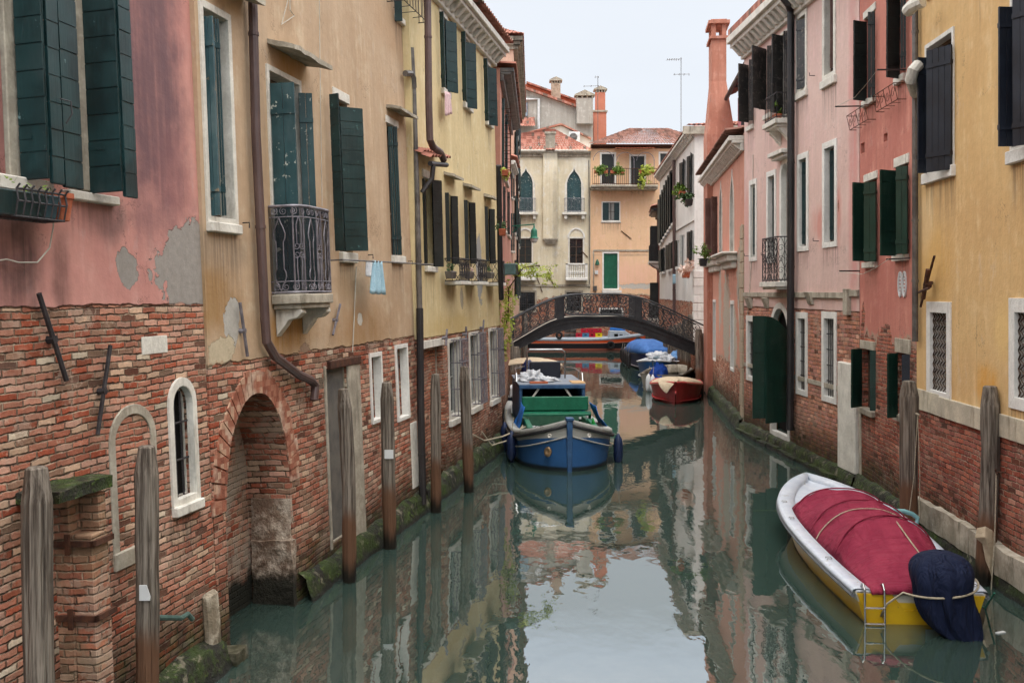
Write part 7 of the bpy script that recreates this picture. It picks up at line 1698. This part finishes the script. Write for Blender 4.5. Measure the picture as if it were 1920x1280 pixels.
# beige covered boat behind the work boat, with outboard up
eb, st, L_ = small_boat((.95, 36.4, 0), (.5, 31.2, 0), .85, .5, .7, simple('navy_hull_paint', S(22, 26, 40), S(30, 34, 48), .4), 'boat under a beige canopy moored behind the blue work boat')
rows = []
for i in range(17):
    y = .2+i/16*2.6; row = [(math.sin(k/12*math.pi-math.pi/2)*1.0, y, 1.3+.36*math.cos((k/12-.5)*math.pi)*(1-.3*abs(i/8-1))+.03*mnoise.noise(Vector((k*.4, y*1.5, 3)))) for k in range(13)]; rows.append(row)
cn = MB().grid(rows).build('canopy', 'canvas', eb, smooth=True, solid=.015)
m = MB(); [m.tube([(s_*.9, y, .5), (s_*.96, y, 1.32)], .02, 6) for s_ in (-1, 1) for y in (.4, 2.6)]; m.build('canopy_pole', 'steel', cn)
om = MB(); heap(om, (.02, -.25, 1.2), (.24, .28, .5), 4, amp=.15); mo = om.build('outboard_motor', simple('navy_engine_cowl', S(20, 30, 66), S(28, 40, 80), .4), eb, smooth=True); MB().box(-.12, .16, -.45, -.05, .3, 1.2).build('engine_leg', 'dark', mo, bevel=.04); MB().box(-.08, .08, -.47, -.45, .85, 1.2).build('engine_bracket', 'white', mo)
# ---- orange cargo boat crossing at the far end
cz = 66.0; ob_, OL = boat_root((fx(1213)*cz/ZF, cz, 0), (fx(985)*cz/ZF, cz, 0), 'long red-orange cargo boat with tyres along its side, lying across the far canal', 'cargo boat', name='cargo_boat')
c66 = lambda px: (px-960)/FPX*cz; h66 = lambda py: CH+(HOR-py)/FPX*cz; X0 = c66(985)
MBs = smooth_st([(0, .9, .74, .9), (2, 1.05, .72, .92), (4.5, 1.05, .74, .92), (6.3, .95, .86, .85), (7.3, .6, .96, .7), (OL, .08, 1.06, .6)], 30)
def cargo_hull():
    g = G('orange_cargo_hull'); rel = g.M('SUBTRACT', g.z, g.M('MULTIPLY', g.step(g.y, 4.5, 8.2), .12)); n = g.noise(g.P, 4, 5, .7)
    c = g.mix(g.step(rel, .46, .47), S(22, 22, 26), g.mul(S(216, 86, 40), g.M('ADD', .8, g.M('MULTIPLY', n, .4))))
    c = g.mix(g.step(g.z, .13, .14), S(166, 96, 80), c); c = g.mix(g.step(rel, .5, .505), g.mix(g.step(rel, .46, .465), c, S(230, 150, 120)), c); g.bump(n, .004); return g.fin(c, .45)
m = loft(hull(MBs, 8, -.25)); r0 = hull(MBs, 8, -.25)[0]; m.add(r0, [tuple(range(len(r0)))]); m.build('hull', cargo_hull(), ob_, smooth=True)
gd = simple('light_grey_deck_paint', S(160, 170, 180), S(146, 156, 166), .5); M_['gdeck'] = gd
rim(MBs, .18, .05, gd, 'gunwale', ob_, .1, hbk=.2); rows = [[(k*(s[1]-.1), s[0], s[2]+.02) for k in (-1, 1)] for s in MBs]; MB().grid(rows).build('deck', gd, ob_)
# boat frame: +y to the bow = +x in the world, so local x = -world y
ly = lambda px: c66(px)-X0
cbn = MB().hexa([(-.6, ly(1140), .75), (.6, ly(1140), .75), (.6, ly(1190), .85), (-.6, ly(1190), .85), (-.5, ly(1142), h66(619)), (.5, ly(1142), h66(619)), (.5, ly(1171), h66(620)), (-.5, ly(1171), h66(620))]).build('cabin', gd, ob_, bevel=.04)
MB().box(.56, .6, ly(1150), ly(1157), h66(630), h66(625)).build('registration_plate', 'dark', cbn); MB().box(.52, .56, ly(1160), ly(1166), h66(629), h66(626)).build('registration_plate', 'dark', cbn)
lay(ob_, 'rolled_tarp', 'bright blue rolled tarpaulin on the cabin top of the orange cargo boat', 'tarpaulin', MB().tube([(-.1, ly(1144), h66(617)), (0, ly(1155), h66(617.5)), (.1, ly(1172), h66(621))], [.12, .14, .1], 10), 'btarp', smooth=True)
for i, (px, py) in enumerate(((1047, 627), (1142, 645), (1193, 638))):
    t = empty('tyre_fender', (c66(px), cz-1.12, h66(py))); tag(t, ('small half hidden tyre lying on the deck left of the crates', 'largest tyre hanging on the orange hull below the cabin', 'tyre hanging near the bow of the orange cargo boat')[i], 'tyre', 'tyres on the cargo boat')
    R1 = .2 if i else .17; m = MB(); k = 20; rows = [[((R1+.075*math.cos(b*math.pi/5))*math.cos(a*2*math.pi/k), .06*math.sin(b*math.pi/5), (R1+.075*math.cos(b*math.pi/5))*math.sin(a*2*math.pi/k)) for b in range(11)] for a in range(k+1)]; m.grid(rows); m.build('tyre', bpy.data.materials['black_rubber'], t, smooth=True)
CR = dict(r=simple('red_crate_plastic', S(188, 26, 52), S(200, 36, 62), .5), b=simple('blue_crate_plastic', S(74, 128, 168), S(86, 140, 178), .5), y=simple('yellow_crate_plastic', S(232, 206, 24), S(238, 212, 40), .5))
proto_cr = {}
def crate(px0, px1, pyb, pyt, c, label, dy=0):
    w = c66(px1)-c66(px0)-.02; h_ = h66(pyt)-h66(pyb)-.02
    t = empty('drinks_crate', (c66(px0)+w/2, cz-.55+dy, h66(pyb))); tag(t, label, 'crate', 'plastic drinks crates on the cargo boat')
    m = MB(); a = w/2; d = .2; tk = .02
    m.box(-a, a, -d, d, 0, .02); 
    for s_ in (-1, 1):
        m.box(-a, a, s_*d-tk/2, s_*d+tk/2, 0, h_*.45); m.box(-a, a, s_*d-tk/2, s_*d+tk/2, h_*.72, h_); m.box(-a, -a*.4, s_*d-tk/2, s_*d+tk/2, h_*.45, h_*.72); m.box(a*.4, a, s_*d-tk/2, s_*d+tk/2, h_*.45, h_*.72)
        m.box(s_*a-tk/2, s_*a+tk/2, -d, d, 0, h_)
    m.build('crate_box', CR[c], t); MB().box(-a+.03, a-.03, -d+.03, d-.03, .03, h_*.6).build('bottles', 'dark', t)
xs_ = [1078.5, 1090.5, 1103, 1115, 1127.5]
for i, c in enumerate('rbry'): crate(xs_[i], xs_[i+1], 631, 623, c, ('red crate at the left end of the bottom row', 'pale blue crate in the bottom row', 'red crate between the blue and the yellow crate', 'yellow crate at the right end of the bottom row')[i])
for i, c in enumerate('rrr'): crate((1088, 1103, 1115)[i], (1102, 1114.5, 1126.5)[i], 622.6, 614.6, c, ('red crate stacked above the pale blue one', 'red crate stacked above the right red one', 'red crate stacked above the yellow one')[i])
for i in range(4):
    px = 1058+11*(i % 2); t = empty('bottle_pack', (c66(px+5), cz-.5, h66(631)+.3*(i//2))); tag(t, ('lower left', 'lower right', 'upper left', 'upper right')[i]+' shrink-wrapped pack of silvery bottles left of the red crates', 'bottle pack', 'wrapped bottle packs on the cargo boat')
    m = MB(); [m.lathe([(.05, 0), (.055, .02), (.055, .2), (.02, .26), (.02, .28)], (-.14+.093*a, -.1+.1*b, 0), 8) for a in range(4) for b in range(3)]; m.build('bottles', 'pipe_grey', t); 
# lettering along the hull is too faded to read: a row of worn pale strokes
m = MB(); q = random.Random(3)
for i in range(11):
    px = 1013+i*3.9; x = ly(px); z = h66(640.5); m.box(1.058, 1.062, x, x+.02, z, z+.12)
    if i % 2: m.box(1.058, 1.062, x, x+.08, z+.1, z+.12)
    else: m.box(1.058, 1.062, x, x+.08, z, z+.02)
m.build('hull_lettering', simple('faded_cream_paint', S(226, 150, 118), S(220, 140, 108), .6), ob_)

# ================================================================== WATER, LAND, SKY, LIGHT
g = G('canal_water'); geo = g.nt.nodes.new('ShaderNodeNewGeometry'); P = geo.outputs[0]
w1 = g.noise(g.scl(P, 1.0, .55, 1), 1.5, 3, .5); w2 = g.noise(g.scl(P, 1.0, .5, 1), 5.5, 3, .55); w3 = g.noise(g.scl(P, 1, .6, 1), .45, 2)
ampm = g.step(w3, .35, .65, .45, 1.0)
h = g.M('ADD', g.M('MULTIPLY', w1, 1.0), g.M('MULTIPLY', g.M('MULTIPLY', w2, ampm), .22))
c = g.mix(g.noise(P, .25, 3), S(44, 60, 54), S(52, 68, 62))
g.bump(h, .0058, 1.0); g.b.inputs['IOR'].default_value = 3.5; g.b.inputs['Specular IOR Level'].default_value = .5
g.put(g.b.inputs['Base Color'], c); g.b.inputs['Roughness'].default_value = .015; wm = g.m
m = MB().add([(-400, -40, 0), (400, -40, 0), (400, 700, 0), (-400, 700, 0)], [(0, 1, 2, 3)]); tag(m.build('water', wm), kind='structure')
gm_ = simple('canal_bed_mud', S(60, 56, 44), S(70, 64, 50), .9)
tag(MB().box(-400, 400, -40, 700, -3.2, -3).build('canal_bed', gm_), kind='structure')
land = MB(); land.box(-60, -13, -10, 64, -1, .9); land.box(16, 70, -10, 64, -1, .9); land.box(-60, 70, 80, 400, -1, .9); tag(land.build('ground', facade('paving', S(150, 146, 138), S(130, 126, 120))), kind='structure')
for (px, py, s_, lb, mt) in ((1876, 1186, .06, 'small white scrap floating at the lower right edge of the water', 'white'),):
    z_ = gz(py); o = MB().box(-s_, s_, -.02, .02, 0, .012).build('litter', mt); o.location = ((px-960)/FPX*z_, z_, 0); o.rotation_euler = (0, 0, .4); tag(o, lb, 'litter')
q = random.Random(4); m = MB()
for i in range(26):
    x = i*.022; m.tube([(x, q.uniform(-.02, .02), .004), (x+q.uniform(-.05, .05), q.uniform(-.05, .05), .006)], .0035, 4)
o = m.build('floating_weed', 'leaf_dark'); z_ = gz(957); o.location = ((1416-960)/FPX*z_, z_, 0); tag(o, 'strand of dark weed floating left of the yellow motorboat bow', 'weed')
# weed on the water line of bridge piles, little floating litter
world = bpy.data.worlds.new('World'); scene.world = world; world.use_nodes = True; nt = world.node_tree; nt.nodes.clear()
out = nt.nodes.new('ShaderNodeOutputWorld'); sky = nt.nodes.new('ShaderNodeTexSky'); sky.sky_type = 'NISHITA'; sky.sun_disc = False; SE, SR = R(62), R(172)
sky.sun_elevation = SE; sky.sun_rotation = SR; b1 = nt.nodes.new('ShaderNodeBackground'); b1.inputs[1].default_value = .012; nt.links.new(sky.outputs[0], b1.inputs[0])
tc = nt.nodes.new('ShaderNodeTexCoord'); sp = nt.nodes.new('ShaderNodeSeparateXYZ'); nt.links.new(tc.outputs['Generated'], sp.inputs[0])
rp = nt.nodes.new('ShaderNodeValToRGB'); cr = rp.color_ramp
cr.elements[0].position = 0; cr.elements[0].color = (.274, .286, .305, 1); cr.elements[1].position = 1; cr.elements[1].color = (1.27, 1.255, 1.23, 1)
for p_, c_ in ((.30, (.278, .292, .311, 1)), (.34, (.38, .415, .47, 1)), (.5, (.66, .665, .68, 1)), (.65, (.96, .95, .93, 1))): e = cr.elements.new(p_); e.color = c_
nz = nt.nodes.new('ShaderNodeTexNoise'); nz.inputs['Scale'].default_value = 2.2; nz.inputs['Detail'].default_value = 5
mpp = nt.nodes.new('ShaderNodeMapping'); mpp.inputs['Scale'].default_value = (1, 1, 3); nt.links.new(tc.outputs['Generated'], mpp.inputs[0]); nt.links.new(mpp.outputs[0], nz.inputs['Vector'])
mr = nt.nodes.new('ShaderNodeMapRange'); mr.inputs[1].default_value = .3; mr.inputs[2].default_value = .7; mr.inputs[3].default_value = .965; mr.inputs[4].default_value = 1.035; nt.links.new(nz.outputs[0], mr.inputs[0])
nt.links.new(sp.outputs[2], rp.inputs[0]); b2 = nt.nodes.new('ShaderNodeBackground'); nt.links.new(rp.outputs[0], b2.inputs[0])
mm = nt.nodes.new('ShaderNodeMath'); mm.operation = 'MULTIPLY'; mm.inputs[1].default_value = 2.95; nt.links.new(mr.outputs[0], mm.inputs[0]); nt.links.new(mm.outputs[0], b2.inputs[1])
ad = nt.nodes.new('ShaderNodeAddShader'); nt.links.new(b1.outputs[0], ad.inputs[0]); nt.links.new(b2.outputs[0], ad.inputs[1]); nt.links.new(ad.outputs[0], out.inputs[0])
sl_ = bpy.data.lights.new('Sun', 'SUN'); sl_.energy = 1.1; sl_.angle = R(25); sl_.color = (1, .98, .95); so = bpy.data.objects.new('Sun', sl_); col.objects.link(so)
d = Vector((math.sin(SR)*math.cos(SE), math.cos(SR)*math.cos(SE), math.sin(SE))); so.rotation_euler = d.to_track_quat('Z', 'Y').to_euler()
cd = bpy.data.cameras.new('Camera'); cam = bpy.data.objects.new('Camera', cd); col.objects.link(cam); cam.location = CAM; cam.rotation_euler = (R(90), 0, 0)
cd.sensor_width = 36; cd.lens = FPX/1920*36; cd.shift_y = -(640-HOR)/1920; cd.clip_end = 2000; cd.clip_start = .1; scene.camera = cam
scene.view_settings.view_transform = 'Standard'; scene.view_settings.look = 'None'; scene.view_settings.exposure = 0; scene.view_settings.gamma = 1
scene.cycles.max_bounces = 6; scene.cycles.diffuse_bounces = 3; scene.cycles.glossy_bounces = 2; scene.cycles.transparent_max_bounces = 4; scene.cycles.caustics_reflective = False
scene.cycles.use_denoising = True; scene.cycles.use_adaptive_sampling = True; scene.cycles.adaptive_threshold = .05; scene.cycles.adaptive_min_samples = 16
bpy.context.view_layer.update()
